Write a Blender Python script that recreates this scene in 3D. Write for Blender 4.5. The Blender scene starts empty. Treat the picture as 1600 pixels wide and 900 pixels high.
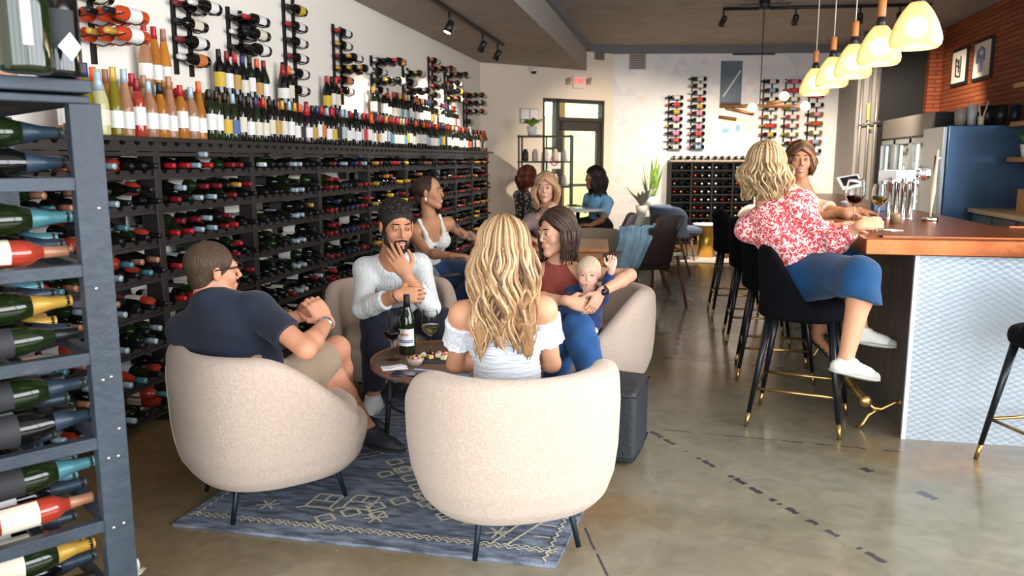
import bpy, math, random
import numpy as np
from mathutils import Vector, Matrix
R = random.Random(7)
SC = bpy.context.scene
C = SC.collection
V = Vector
PI = math.pi

# ------------------------------------------------------------ camera (f 1250 px at 1600 wide, eye 1.45 m)
F_, H_, VY_, VX_ = 1250.0, 1.45, 200.0, 260.0
PIT = math.atan(VY_/F_); CP, SP = math.cos(PIT), math.sin(PIT)
YAW = math.atan(VX_/(F_/CP)); CS, SS = math.cos(YAW), math.sin(YAW)
cd = bpy.data.cameras.new('camera'); cam = bpy.data.objects.new('camera', cd); C.objects.link(cam)
cd.sensor_width = 36; cd.lens = 36*F_/1600.0
cam.location = (0, 0, H_); cam.rotation_euler = (PI/2-PIT, 0, YAW)
cd.clip_end = 80
cd.dof.use_dof = True; cd.dof.focus_distance = 3.9; cd.dof.aperture_fstop = 3.2
SC.camera = cam
SC.view_settings.view_transform = 'Standard'
SC.view_settings.look = 'None'
SC.view_settings.gamma = 1.0
SC.view_settings.use_curve_mapping = False

def ray(u, v):
    a = u-800.0; b = 450.0-v
    yy = F_*CP+b*SP; zz = b*CP-F_*SP
    return a*CS-yy*SS, a*SS+yy*CS, zz, yy
def at(u, v, d):                 # a point measured in the photo, d metres ahead of the viewer
    x, y, z, yy = ray(u, v); t = d/yy
    return V((x*t, y*t, H_+z*t))
def fl(u, v, z=0.0):             # the point where the horizontal plane z is seen
    x, y, zz, yy = ray(u, v); t = (z-H_)/zz
    return V((x*t, y*t, z))
def onX(u, v, X):
    x, y, z, yy = ray(u, v); t = X/x
    return V((X, y*t, H_+z*t))
def onP(u, v, p, n):
    x, y, z, yy = ray(u, v); t = ((p[0])*n[0]+(p[1])*n[1])/(x*n[0]+y*n[1])
    return V((x*t, y*t, H_+z*t))

# ------------------------------------------------------------ colour + materials
def lin(h, k=1.0):
    if isinstance(h, (tuple, list)): return tuple(h)+((1,) if len(h) == 3 else ())
    h = h.lstrip('#'); o = []
    for i in (0, 2, 4):
        c = int(h[i:i+2], 16)/255
        o.append((c/12.92 if c <= .04045 else ((c+.055)/1.055)**2.4)*k)
    return (*o, 1)
_M = {}
def mat(name, col='#888888', rough=.5, metal=0.0, spec=.5, trans=0.0, ior=1.45, emit=None, estr=0.0, coat=0.0, alpha=1.0,
        var=None, vscale=8.0, vstretch=(1, 1, 1), bump=0.0, bscale=60.0, bstretch=(1, 1, 1), sheen=0.0, fn=None, sss=0.0):
    if name in _M: return _M[name]
    m = bpy.data.materials.new(name); m.use_nodes = True
    nt = m.node_tree; b = nt.nodes['Principled BSDF']
    b.inputs['Base Color'].default_value = lin(col)
    b.inputs['Roughness'].default_value = rough
    b.inputs['Metallic'].default_value = metal
    b.inputs['Specular IOR Level'].default_value = spec
    b.inputs['Transmission Weight'].default_value = trans
    b.inputs['IOR'].default_value = ior
    b.inputs['Coat Weight'].default_value = coat
    b.inputs['Alpha'].default_value = alpha
    if sheen: b.inputs['Sheen Weight'].default_value = sheen
    if sss:
        b.inputs['Subsurface Weight'].default_value = sss
        b.inputs['Subsurface Radius'].default_value = (.012, .005, .003); b.inputs['Subsurface Scale'].default_value = 1.0
    if emit:
        b.inputs['Emission Color'].default_value = lin(emit); b.inputs['Emission Strength'].default_value = estr
    N = nt.nodes.new; L = nt.links.new
    def coords(st):
        tc = N('ShaderNodeTexCoord'); mp = N('ShaderNodeMapping'); mp.inputs['Scale'].default_value = st
        L(tc.outputs['Object'], mp.inputs['Vector']); return mp.outputs['Vector']
    if var:
        nz = N('ShaderNodeTexNoise'); nz.inputs['Scale'].default_value = vscale; nz.inputs['Detail'].default_value = 4
        L(coords(vstretch), nz.inputs['Vector'])
        cr = N('ShaderNodeValToRGB'); cr.color_ramp.elements[0].position = .35; cr.color_ramp.elements[1].position = .65
        cr.color_ramp.elements[0].color = lin(col); cr.color_ramp.elements[1].color = lin(var)
        L(nz.outputs['Fac'], cr.inputs['Fac']); L(cr.outputs['Color'], b.inputs['Base Color'])
    if bump:
        nz = N('ShaderNodeTexNoise'); nz.inputs['Scale'].default_value = bscale; nz.inputs['Detail'].default_value = 3
        L(coords(bstretch), nz.inputs['Vector'])
        bp = N('ShaderNodeBump'); bp.inputs['Strength'].default_value = bump; bp.inputs['Distance'].default_value = .01
        L(nz.outputs['Fac'], bp.inputs['Height']); L(bp.outputs['Normal'], b.inputs['Normal'])
    if fn: fn(nt, b, N, L, coords)
    _M[name] = m
    return m

# ------------------------------------------------------------ mesh builder
class MB:
    def __init__(s): s.v = []; s.f = []; s.m = []; s.sm = []
    def add(s, vs, fs, mi=0, smooth=False):
        o = len(s.v); s.v += [tuple(p) for p in vs]
        for f in fs: s.f.append([i+o for i in f]); s.m.append(mi); s.sm.append(smooth)
        return s
    def box(s, c, d, rot=None, mi=0):
        c = V(c); hx, hy, hz = d[0]/2, d[1]/2, d[2]/2
        vs = []
        for x in (-hx, hx):
            for y in (-hy, hy):
                for z in (-hz, hz):
                    p = V((x, y, z)); p = (rot @ p) if rot else p
                    vs.append(c+p)
        return s.add(vs, [(0, 1, 3, 2), (4, 6, 7, 5), (0, 4, 5, 1), (2, 3, 7, 6), (0, 2, 6, 4), (1, 5, 7, 3)], mi)
    def bx(s, x0, x1, y0, y1, z0, z1, mi=0):
        return s.box(((x0+x1)/2, (y0+y1)/2, (z0+z1)/2), (abs(x1-x0), abs(y1-y0), abs(z1-z0)), None, mi)
    def quad(s, a, b, c, d, mi=0): return s.add([a, b, c, d], [(0, 1, 2, 3)], mi)
    def tube(s, pts, rad, n=8, mi=0, caps=True, flat=1.0):
        pts = [V(p) for p in pts]; m = len(pts)
        if not hasattr(rad, '__len__'): rad = [rad]*m
        up = V((0, 0, 1)); vs = []; prev = None
        for i in range(m):
            t = (pts[min(i+1, m-1)]-pts[max(i-1, 0)])
            t = t.normalized() if t.length > 1e-9 else V((0, 0, 1))
            if prev is None:
                a = t.cross(up);
                if a.length < 1e-3: a = t.cross(V((1, 0, 0)))
            else:
                a = prev-t*prev.dot(t)
                if a.length < 1e-6: a = t.cross(V((1, 0, 0)))
            a.normalize(); b = t.cross(a); prev = a
            for k in range(n):
                q = 2*PI*k/n
                vs.append(pts[i]+(a*math.cos(q)+b*math.sin(q)*flat)*rad[i])
        fs = [(i*n+k, i*n+(k+1) % n, (i+1)*n+(k+1) % n, (i+1)*n+k) for i in range(m-1) for k in range(n)]
        if caps: fs += [tuple(range(n-1, -1, -1)), tuple((m-1)*n+k for k in range(n))]
        return s.add(vs, fs, mi, True)
    def lathe(s, prof, o=(0, 0, 0), n=16, M=None, mi=0, smooth=True):
        o = V(o); vs = []; m = len(prof)
        for r, z in prof:
            for k in range(n):
                q = 2*PI*k/n; p = V((r*math.cos(q), r*math.sin(q), z))
                vs.append(o+(M @ p if M else p))
        fs = [(i*n+k, i*n+(k+1) % n, (i+1)*n+(k+1) % n, (i+1)*n+k) for i in range(m-1) for k in range(n)]
        if prof[0][0] > 1e-5: fs.append(tuple(range(n-1, -1, -1)))
        if prof[-1][0] > 1e-5: fs.append(tuple((m-1)*n+k for k in range(n)))
        return s.add(vs, fs, mi, smooth)
    def cyl(s, a, b, r, n=12, mi=0): return s.tube([a, b], r, n, mi)
    def ball(s, c, r, n=12, mi=0, sc=(1, 1, 1), M=None):
        pr = [(max(1e-6, math.sin(PI*i/n)), -math.cos(PI*i/n)) for i in range(n+1)]
        A = Matrix.Diagonal(V((sc[0]*r, sc[1]*r, sc[2]*r)))
        if M: A = M @ A
        return s.lathe(pr, c, n+4, A, mi)
    def prism(s, pts, z0, z1, M=None, o=(0, 0, 0), mi=0):
        n = len(pts); o = V(o)
        vs = [V((x, y, z0)) for x, y in pts]+[V((x, y, z1)) for x, y in pts]
        vs = [o+(M @ p if M else p) for p in vs]
        return s.add(vs, [tuple(range(n-1, -1, -1)), tuple(range(n, 2*n))]+[(i, (i+1) % n, n+(i+1) % n, n+i) for i in range(n)], mi)
    def surf(s, rows, mi=0, smooth=True, close=False):
        m = len(rows); n = len(rows[0]); vs = [p for r in rows for p in r]
        kk = n if close else n-1
        return s.add(vs, [(i*n+k, i*n+(k+1) % n, (i+1)*n+(k+1) % n, (i+1)*n+k) for i in range(m-1) for k in range(kk)], mi, smooth)
    def mesh(s, name, mats):
        me = bpy.data.meshes.new(name); me.from_pydata(s.v, [], s.f)
        for m in (mats if isinstance(mats, (list, tuple)) else [mats]): me.materials.append(m)
        me.polygons.foreach_set('material_index', s.m); me.polygons.foreach_set('use_smooth', s.sm)
        me.update(); return me
def link(name, me, parent=None, loc=None):
    o = bpy.data.objects.new(name, me); C.objects.link(o)
    if parent: o.parent = parent
    if loc is not None: o.location = loc
    return o
def obj(name, mb, m, parent=None, loc=None, bevel=0.0):
    o = link(name, mb.mesh(name, m), parent, loc)
    if bevel:
        md = o.modifiers.new('b', 'BEVEL'); md.width = bevel; md.segments = 2; md.limit_method = 'ANGLE'; md.angle_limit = .6
        md.harden_normals = False
    return o
def tag(o, label, cat, group=None, kind=None):
    o['label'] = label; o['category'] = cat
    if group: o['group'] = group
    if kind: o['kind'] = kind
    return o
def struct(name, mb, m, bevel=0):
    o = obj(name, mb, m, bevel=bevel); o['kind'] = 'structure'; return o
def empty(name, loc=(0, 0, 0), rz=0.0):
    o = bpy.data.objects.new(name, None); C.objects.link(o); o.location = loc; o.rotation_euler = (0, 0, rz)
    o.empty_display_size = .1; return o
KIDS = {}
def kids(o): return [c for c in C.objects if c.parent == o]
def tree(o): return (o, [tree(c) for c in kids(o)])
def copy_tree(t, parent=None):
    o = t[0].copy(); C.objects.link(o); o.parent = parent
    for ch in t[1]: copy_tree(ch, o)
    return o
def RZ(a): return Matrix.Rotation(a, 3, 'Z')
def frame(x, y, z):   # 3x3 with given columns
    return Matrix((x, y, z)).transposed()
# ------------------------------------------------------------ smooth solid modelling: distance fields meshed with surface nets
def smin(a, b, k):
    h = np.clip(.5+.5*(b-a)/k, 0, 1)
    return b*(1-h)+a*h-k*h*(1-h)
class SDF:
    def __init__(s, h=.008): s.h = h; s.p = []
    def _a(s, fn, lo, hi, k, mode):
        lo = np.array(lo, dtype=np.float32)-k-.02; hi = np.array(hi, dtype=np.float32)+k+.02
        s.p.append((fn, lo, hi, max(k, 1e-4), mode)); return s
    def cap(s, a, b, ra, rb=None, k=.015, clip=None, w=None, f=1.0, mode='+'):
        rb = ra if rb is None else rb
        A = np.array(a, dtype=np.float32); B = np.array(b, dtype=np.float32); ab = B-A; L2 = max(float(ab@ab), 1e-9)
        W = None if w is None else np.array(w, dtype=np.float32)
        def fn(X, Y, Z):
            px, py, pz = X-A[0], Y-A[1], Z-A[2]
            t = np.clip((px*ab[0]+py*ab[1]+pz*ab[2])/L2, 0, 1)
            qx, qy, qz = px-t*ab[0], py-t*ab[1], pz-t*ab[2]
            if W is not None:
                q = (qx*W[0]+qy*W[1]+qz*W[2])*(1/f-1)
                qx, qy, qz = qx+q*W[0], qy+q*W[1], qz+q*W[2]
            d = (np.sqrt(qx*qx+qy*qy+qz*qz)-(ra+(rb-ra)*t))*min(f, 1.0)
            for c in clip or ():
                d = np.maximum(d, (X-c[0][0])*c[1][0]+(Y-c[0][1])*c[1][1]+(Z-c[0][2])*c[1][2])
            return d
        r = max(ra, rb)*max(f, 1)
        return s._a(fn, np.minimum(A, B)-r, np.maximum(A, B)+r, k, mode)
    def ell(s, c, r, M=None, k=.015, clip=None, mode='+'):
        c = np.array(c, dtype=np.float32); r = np.array(r, dtype=np.float32)
        A = np.array(M if M is not None else Matrix.Identity(3), dtype=np.float32)
        def fn(X, Y, Z):
            px, py, pz = X-c[0], Y-c[1], Z-c[2]
            l = [px*A[0][i]+py*A[1][i]+pz*A[2][i] for i in range(3)]
            k0 = np.sqrt(sum((l[i]/r[i])**2 for i in range(3))); k1 = np.sqrt(sum((l[i]/r[i]**2)**2 for i in range(3)))
            d = k0*(k0-1)/np.maximum(k1, 1e-6)
            for q in clip or ():
                d = np.maximum(d, (X-q[0][0])*q[1][0]+(Y-q[0][1])*q[1][1]+(Z-q[0][2])*q[1][2])
            return d
        R_ = float(r.max())
        return s._a(fn, c-R_, c+R_, k, mode)
    def fun(s, fn, lo, hi, k=.01, mode='+'): return s._a(fn, lo, hi, k, mode)
    def nets(s, post=None):
        h = s.h; add = [q for q in s.p if q[4] == '+']
        lo = np.min([q[1] for q in add], axis=0)-2*h; hi = np.max([q[2] for q in add], axis=0)+2*h
        n = np.ceil((hi-lo)/h).astype(int)+1
        F = np.full(n, .25, dtype=np.float32)
        ax = [(lo[i]+h*np.arange(n[i])).astype(np.float32) for i in range(3)]
        for fn, a, b, k, mode in s.p:
            i0 = np.maximum(((a-lo)/h).astype(int), 0); i1 = np.minimum(((b-lo)/h).astype(int)+2, n)
            if np.any(i1 <= i0): continue
            sl = tuple(slice(i0[i], i1[i]) for i in range(3))
            d = fn(ax[0][sl[0]][:, None, None], ax[1][sl[1]][None, :, None], ax[2][sl[2]][None, None, :]).astype(np.float32)
            if mode == '+': F[sl] = smin(F[sl], d, k)
            elif mode == '-': F[sl] = -smin(-F[sl], d, k)
            elif mode == '&': F[sl] = -smin(-F[sl], -d, k)
        if post is not None: F = post(F, ax[0][:, None, None], ax[1][None, :, None], ax[2][None, None, :])
        I = F < 0
        c = I[:-1, :-1, :-1]
        cor = [(x, y, z) for x in (0, 1) for y in (0, 1) for z in (0, 1)]
        cnt = np.zeros((n[0]-1, n[1]-1, n[2]-1), dtype=np.uint8)
        for x, y, z in cor: cnt += I[x:n[0]-1+x, y:n[1]-1+y, z:n[2]-1+z]
        act = (cnt > 0) & (cnt < 8)
        idx = np.argwhere(act)
        if len(idx) == 0: return np.zeros((0, 3)), np.zeros((0, 4), int)
        vals = np.stack([F[idx[:, 0]+x, idx[:, 1]+y, idx[:, 2]+z] for x, y, z in cor], 1)
        P = np.zeros((len(idx), 3), dtype=np.float64); K = np.zeros(len(idx))
        for i, ci in enumerate(cor):
            for j, cj in enumerate(cor):
                if j > i and sum(abs(ci[t]-cj[t]) for t in range(3)) == 1:
                    m = (vals[:, i] < 0) != (vals[:, j] < 0)
                    t = vals[m, i]/(vals[m, i]-vals[m, j])
                    P[m] += np.array(ci)+t[:, None]*(np.array(cj)-np.array(ci)); K[m] += 1
        P = (P/K[:, None]+idx)*h+lo
        vid = np.full(act.shape, -1, dtype=np.int64); vid[tuple(idx.T)] = np.arange(len(idx))
        Q = []
        for a in range(3):
            b, cc = [(1, 2), (2, 0), (0, 1)][a]
            s0 = [slice(None)]*3; s1 = [slice(None)]*3; s0[a] = slice(0, -1); s1[a] = slice(1, None)
            e = np.argwhere(I[tuple(s0)] != I[tuple(s1)])
            e = e[(e[:, b] > 0) & (e[:, cc] > 0) & (e[:, b] < n[b]-1) & (e[:, cc] < n[cc]-1)]
            ins = I[tuple(e.T)]
            q = []
            for db, dc in ((-1, -1), (0, -1), (0, 0), (-1, 0)):
                g = e.copy(); g[:, b] += db; g[:, cc] += dc; q.append(vid[tuple(g.T)])
            q = np.stack(q, 1); q[~ins] = q[~ins][:, ::-1]; Q.append(q)
        return P, np.concatenate(Q)
    def mesh(s, name, mats, post=None, paint=None, relax=0):
        P, Q = s.nets(post)
        for _ in range(relax):
            S = np.zeros_like(P); N = np.zeros(len(P))
            for i in range(4):
                for j in ((i+1) % 4, (i-1) % 4):
                    np.add.at(S, Q[:, i], P[Q[:, j]]); np.add.at(N, Q[:, i], 1)
            P = P*.4+S/np.maximum(N, 1)[:, None]*.6
        me = bpy.data.meshes.new(name)
        me.vertices.add(len(P)); me.vertices.foreach_set('co', P.astype(np.float32).ravel())
        me.loops.add(Q.size); me.loops.foreach_set('vertex_index', Q.astype(np.int32).ravel())
        me.polygons.add(len(Q)); me.polygons.foreach_set('loop_start', np.arange(0, Q.size, 4, dtype=np.int32))
        me.polygons.foreach_set('loop_total', np.full(len(Q), 4, dtype=np.int32)) if False else None
        me.update(calc_edges=True); me.validate()
        me.polygons.foreach_set('use_smooth', np.ones(len(me.polygons), dtype=bool))
        ms = mats if isinstance(mats, (list, tuple)) else [mats]
        for m in ms: me.materials.append(m)
        if paint is not None and len(ms) > 1:
            cen = P[Q].mean(1); me.polygons.foreach_set('material_index', paint(cen).astype(np.int32))
        me.update(); return me
# ------------------------------------------------------------ the room
ZL, ZH = 2.94, 3.37           # soffit and main ceiling
XL, XR = -3.05, 3.80
A0 = V((-3.05, 12.39, 0)); A1 = V((-1.14, 14.28, 0)); A2 = V((3.35, 15.05, 0))
YF = -2.6

def line_mask(nt, N, L, P, p, q, w, thr, ns, seed):
    """dark chips along the saw cut p..q of the concrete"""
    d = V((q[0]-p[0], q[1]-p[1], 0)); ln = d.length; d.normalize(); n = V((-d.y, d.x, 0))
    def dot(vec, off):
        a = N('ShaderNodeVectorMath'); a.operation = 'DOT_PRODUCT'; L(P, a.inputs[0]); a.inputs[1].default_value = vec
        b = N('ShaderNodeMath'); b.operation = 'SUBTRACT'; L(a.outputs['Value'], b.inputs[0]); b.inputs[1].default_value = off; return b.outputs[0]
    s = dot(n, n.x*p[0]+n.y*p[1]); t = dot(d, d.x*p[0]+d.y*p[1])
    nz = N('ShaderNodeTexNoise'); nz.inputs['Scale'].default_value = ns; nz.inputs['Detail'].default_value = 3
    L(P, nz.inputs['Vector'])
    wob = N('ShaderNodeMath'); wob.operation = 'MULTIPLY_ADD'; L(nz.outputs['Fac'], wob.inputs[0]); wob.inputs[1].default_value = w*2.5; wob.inputs[2].default_value = -w*1.25
    s2 = N('ShaderNodeMath'); s2.operation = 'ADD'; L(s, s2.inputs[0]); L(wob.outputs[0], s2.inputs[1])
    ab = N('ShaderNodeMath'); ab.operation = 'ABSOLUTE'; L(s2.outputs[0], ab.inputs[0])
    lt = N('ShaderNodeMath'); lt.operation = 'LESS_THAN'; L(ab.outputs[0], lt.inputs[0]); lt.inputs[1].default_value = w
    n1 = N('ShaderNodeTexNoise'); n1.noise_dimensions = '1D'; n1.inputs['Scale'].default_value = 9; n1.inputs['Detail'].default_value = 2
    ad = N('ShaderNodeMath'); ad.operation = 'ADD'; L(t, ad.inputs[0]); ad.inputs[1].default_value = seed; L(ad.outputs[0], n1.inputs['W'])
    gt = N('ShaderNodeMath'); gt.operation = 'GREATER_THAN'; L(n1.outputs['Fac'], gt.inputs[0]); gt.inputs[1].default_value = thr
    g0 = N('ShaderNodeMath'); g0.operation = 'GREATER_THAN'; L(t, g0.inputs[0]); g0.inputs[1].default_value = 0
    g1 = N('ShaderNodeMath'); g1.operation = 'LESS_THAN'; L(t, g1.inputs[0]); g1.inputs[1].default_value = ln
    o = lt.outputs[0]
    for g in (gt, g0, g1):
        m = N('ShaderNodeMath'); m.operation = 'MULTIPLY'; L(o, m.inputs[0]); L(g.outputs[0], m.inputs[1]); o = m.outputs[0]
    return o
def floor_fn(nt, b, N, L, coords):
    P = coords((1, 1, 1))
    def noise(sc, det, dist=0, off=0):
        mp = N('ShaderNodeMapping'); mp.inputs['Location'].default_value = (off, off*1.7, 0); L(P, mp.inputs['Vector'])
        n = N('ShaderNodeTexNoise'); n.inputs['Scale'].default_value = sc; n.inputs['Detail'].default_value = det; n.inputs['Distortion'].default_value = dist
        L(mp.outputs['Vector'], n.inputs['Vector']); return n.outputs['Fac']
    def ramp(f, stops):
        r = N('ShaderNodeValToRGB'); e = r.color_ramp.elements
        while len(e) < len(stops): e.new(.5)
        for q, (p, c) in zip(e, stops): q.position = p; q.color = lin(c)
        L(f, r.inputs['Fac']); return r.outputs['Color']
    base = ramp(noise(.75, 5, .6), [(.28, '#74725c'), (.45, '#88826d'), (.56, '#958f7c'), (.72, '#7d8375')])
    bro = ramp(noise(.5, 4, .4, 9), [(.48, '#000000'), (.66, '#ffffff')])
    fine = ramp(noise(7, 8, 1.2, 3), [(.3, '#dedede'), (.7, '#ffffff')])
    mx = N('ShaderNodeMix'); mx.data_type = 'RGBA'; L(bro, mx.inputs['Factor']); L(base, mx.inputs['A']); mx.inputs['B'].default_value = lin('#9a7850')
    # the brown stain by the wine wall
    sp = N('ShaderNodeSeparateXYZ'); L(P, sp.inputs[0])
    mr = N('ShaderNodeMapRange'); L(sp.outputs['X'], mr.inputs['Value']); mr.inputs['From Min'].default_value = -1.2; mr.inputs['From Max'].default_value = -2.2
    mr.inputs['To Max'].default_value = .75
    mx3 = N('ShaderNodeMix'); mx3.data_type = 'RGBA'; L(mr.outputs['Result'], mx3.inputs['Factor']); L(mx.outputs['Result'], mx3.inputs['A']); mx3.inputs['B'].default_value = lin('#8e7045')
    mu = N('ShaderNodeMix'); mu.data_type = 'RGBA'; mu.blend_type = 'MULTIPLY'; mu.inputs['Factor'].default_value = 1
    L(mx3.outputs['Result'], mu.inputs['A']); L(fine, mu.inputs['B'])
    cur = mu.outputs['Result']
    lines = [((-.10, 4.22), (.95, 2.70), .014, .50, 30, 0.0), ((-.5, 4.30), (1.15, 4.16), .006, .42, 20, 3.3), ((-.4, 5.95), (.75, 5.75), .016, .45, 16, 5.1),
             ((.05, 6.0), (.02, 8.9), .013, .53, 18, 8.8), ((-.32, 3.0), (-.05, 2.2), .005, .3, 12, 1.2), ((-.5, 7.4), (.5, 7.55), .016, .52, 16, 2.2),
             ((.9, 3.9), (1.5, 3.1), .022, .62, 22, 7.7), ((-.5, 8.6), (.6, 8.8), .012, .5, 16, 4.2)]
    for p, q, w, thr, ns, sd in lines:
        m = line_mask(nt, N, L, P, p, q, w, thr, ns, sd)
        mm = N('ShaderNodeMix'); mm.data_type = 'RGBA'; L(m, mm.inputs['Factor']); L(cur, mm.inputs['A']); mm.inputs['B'].default_value = lin('#434248'); cur = mm.outputs['Result']
    L(cur, b.inputs['Base Color'])
    rr = N('ShaderNodeMapRange'); L(noise(2.2, 4, .5, 5), rr.inputs['Value']); rr.inputs['To Min'].default_value = .16; rr.inputs['To Max'].default_value = .34
    L(rr.outputs['Result'], b.inputs['Roughness'])
M_floor = mat('polished_concrete', '#77705c', .25, spec=.6, coat=.25, fn=floor_fn)
_M['polished_concrete'].node_tree.nodes['Principled BSDF'].inputs['Coat Roughness'].default_value = .12
M_white = mat('wall_paint_cream', '#ece5da', .85, bump=.08, bscale=30)
M_cream = mat('wall_paint_warm', '#ebdcca', .85, bump=.05, bscale=30)
M_ceil = mat('ceiling_texture_grey', '#9d958d', .9, var='#918981', vscale=4, bump=.6, bscale=45)
M_soff = mat('soffit_paint', '#97918b', .85, bump=.2, bscale=45)
M_crown = mat('crown_paint', '#6e7074', .7)

def tri_fn(nt, b, N, L, coords):
    P = coords((1, 1, 1)); d = (A2-A1).normalized(); s = .17; fl_ = []
    for ang in (90, 210, 330):
        a = math.radians(ang); vec = d*math.cos(a)+V((0, 0, 1))*math.sin(a)
        dt = N('ShaderNodeVectorMath'); dt.operation = 'DOT_PRODUCT'; L(P, dt.inputs[0]); dt.inputs[1].default_value = vec/s
        f = N('ShaderNodeMath'); f.operation = 'FLOOR'; L(dt.outputs['Value'], f.inputs[0]); fl_.append(f.outputs[0])
    cb = N('ShaderNodeCombineXYZ')
    for i in range(3): L(fl_[i], cb.inputs[i])
    wn = N('ShaderNodeTexWhiteNoise'); wn.noise_dimensions = '3D'; L(cb.outputs[0], wn.inputs['Vector'])
    r = N('ShaderNodeValToRGB'); r.color_ramp.interpolation = 'CONSTANT'; e = r.color_ramp.elements
    e[0].position = 0; e[0].color = lin('#e6e4e3'); e[1].position = .5; e[1].color = lin('#eae7e5')
    for p, c in ((.82, '#dddcde'), (.95, '#e6ddd6')): q = e.new(p); q.color = lin(c)
    L(wn.outputs['Value'], r.inputs['Fac']); L(r.outputs['Color'], b.inputs['Base Color'])
M_tri = mat('triangle_wallpaper', '#e8e8e8', .8, fn=tri_fn)
def brick_fn(nt, b, N, L, coords):
    P = coords((1, 1, 1)); sp = N('ShaderNodeSeparateXYZ'); L(P, sp.inputs[0]); cb = N('ShaderNodeCombineXYZ')
    ad = N('ShaderNodeMath'); ad.operation = 'ADD'; L(sp.outputs['X'], ad.inputs[0]); L(sp.outputs['Y'], ad.inputs[1])
    L(ad.outputs[0], cb.inputs['X']); L(sp.outputs['Z'], cb.inputs['Y'])
    bk = N('ShaderNodeTexBrick'); L(cb.outputs[0], bk.inputs['Vector'])
    bk.inputs['Color1'].default_value = lin('#9c5029'); bk.inputs['Color2'].default_value = lin('#813f1f'); bk.inputs['Mortar'].default_value = lin('#5c2b15')
    bk.inputs['Scale'].default_value = 1; bk.inputs['Mortar Size'].default_value = .008; bk.inputs['Brick Width'].default_value = .46; bk.inputs['Row Height'].default_value = .060
    L(bk.outputs['Color'], b.inputs['Base Color'])
    bp = N('ShaderNodeBump'); bp.inputs['Strength'].default_value = .6; bp.inputs['Distance'].default_value = .01; bp.invert = True
    L(bk.outputs['Fac'], bp.inputs['Height']); L(bp.outputs['Normal'], b.inputs['Normal'])
M_brick = mat('thin_red_brick', '#8a4a2a', .75, fn=brick_fn)
M_black = mat('black_paint', '#0c0c0d', .7)
M_dark = mat('dark_frame_paint', '#3a3632', .5)

struct('floor', MB().bx(XL-.3, XR+.3, YF-.3, 16.5, -.1, 0), M_floor)
struct('ceiling', MB().bx(-1.57, XR+.3, YF, 16.5, ZH, ZH+.1), M_ceil)
struct('ceiling_soffit', MB().bx(XL-.1, -1.57, YF, 13.9, ZL, ZH+.1), [M_ceil])
struct('wall_soffit_side', MB().bx(-1.59, -1.565, YF, 13.86, ZL-.005, ZH), [M_soff])
struct('trim_soffit', MB().bx(-1.565, -1.50, YF, 13.95, ZH-.10, ZH), [M_crown])
struct('wall_left', MB().bx(XL-.2, XL, YF, 12.39, 0, ZH), M_white)
M_dado = mat('taupe_wainscot', '#6f6a66', .8)
def wall_seg(name, p, q, z0, z1, m, th=.15):
    d = (q-p); ln = d.length; d.normalize(); n = V((-d.y, d.x, 0))
    Rm = frame(d, n, V((0, 0, 1)))
    c = (p+q)/2+n*th/2
    return struct(name, MB().box((c.x, c.y, (z0+z1)/2), (ln, th, z1-z0), Rm), m)
# diagonal wall with the doorway
dd = (A1-A0).normalized(); dn = V((dd.y, -dd.x, 0))     # dn faces the room
def onD(u, v): return onP(u, v, A0, dn)
DL = onD(848, 200); DR = onD(944, 200); DT = onD(895, 155).z
p_l = V((DL.x, DL.y, 0)); p_r = V((DR.x, DR.y, 0))
wall_seg('wall_diagonal', A0, p_l, 0, ZH, M_cream)
wall_seg('wall_diagonal_right', p_r, A1, 0, ZH, M_cream)
wall_seg('wall_diagonal_header', p_l, p_r, DT, ZH, M_cream)
wall_seg('wall_back', A1, A2, 0, ZH, M_tri)
d3 = (A2-A1).normalized(); n3 = V((d3.y, -d3.x, 0))      # faces the room
def onB(u, v): return onP(u, v, A1, n3)
Rd = frame(dd, -dn, V((0, 0, 1))); Rb = frame(d3, -n3, V((0, 0, 1)))
def wb(mb, p, d, depth0, depth1, w, h, Rm, n, mi=0):       # a box on a wall: p centre point, from depth0 to depth1 into the room
    c = p+n*((depth0+depth1)/2); return mb.box(c, (w, abs(depth1-depth0), h), Rm, mi)
cr = MB()
wb(cr, (A1+A2)/2+V((0, 0, ZH-.06)), d3, 0, .07, (A2-A1).length+.05, .12, Rb, n3); wb(cr, (A1+V((-1.57, 13.86, 0)))/2+V((0, 0, ZH-.06)), dd, 0, .07, .62, .12, Rd, dn)
struct('trim_crown', cr, M_crown)
struct('wall_right', MB().bx(XR, XR+.2, 5.6, 13.35, 0, ZH).bx(XR, XR+.2, YF, 5.6, 0, .7).bx(XR, XR+.2, YF, 5.6, 3.1, ZH), M_brick)  # the opening at the street end is added to let in fill light
ww = MB()
for y in (-2.5, -.5, 1.5, 3.5, 5.55): ww.bx(XR+.02, XR+.1, y-.05, y+.05, .7, 3.1)
struct('window_added', ww, M_dark)  # mullions of an unseen window, added to brighten the middle of the room
struct('wall_right_return', MB().bx(3.62, XR+.2, 13.30, 13.9, 0, ZH), M_brick)
struct('wall_black', MB().bx(2.98, 3.64, 13.45, 13.6, 0, ZH), M_black)
# grey pipe chase
pc = MB().bx(2.66, 2.98, 13.42, 15.2, 0, ZH)
struct('pillar_grey', pc, mat('chase_grey', '#8d8781', .6))
g = MB()
for x in (2.72, 2.84, 2.94): g.cyl((x, 13.38, 0), (x, 13.38, ZH), .022, 10)
g.cyl((2.68, 13.35, 1.98), (3.0, 13.33, 2.03), .015, 8)
pp = obj('conduit_pipes', g, mat('galvanised', '#9b958e', .4, metal=.6)); tag(pp, 'grey vertical conduit pipes running down the chase left of the black wall', 'pipes')
obj('valve', MB().bx(2.80, 2.84, 13.33, 13.36, 2.05, 2.3).ball((2.86, 13.33, 1.93), .025, 8), mat('brass_yellow', '#c4b060', .4, metal=.5), pp)
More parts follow.
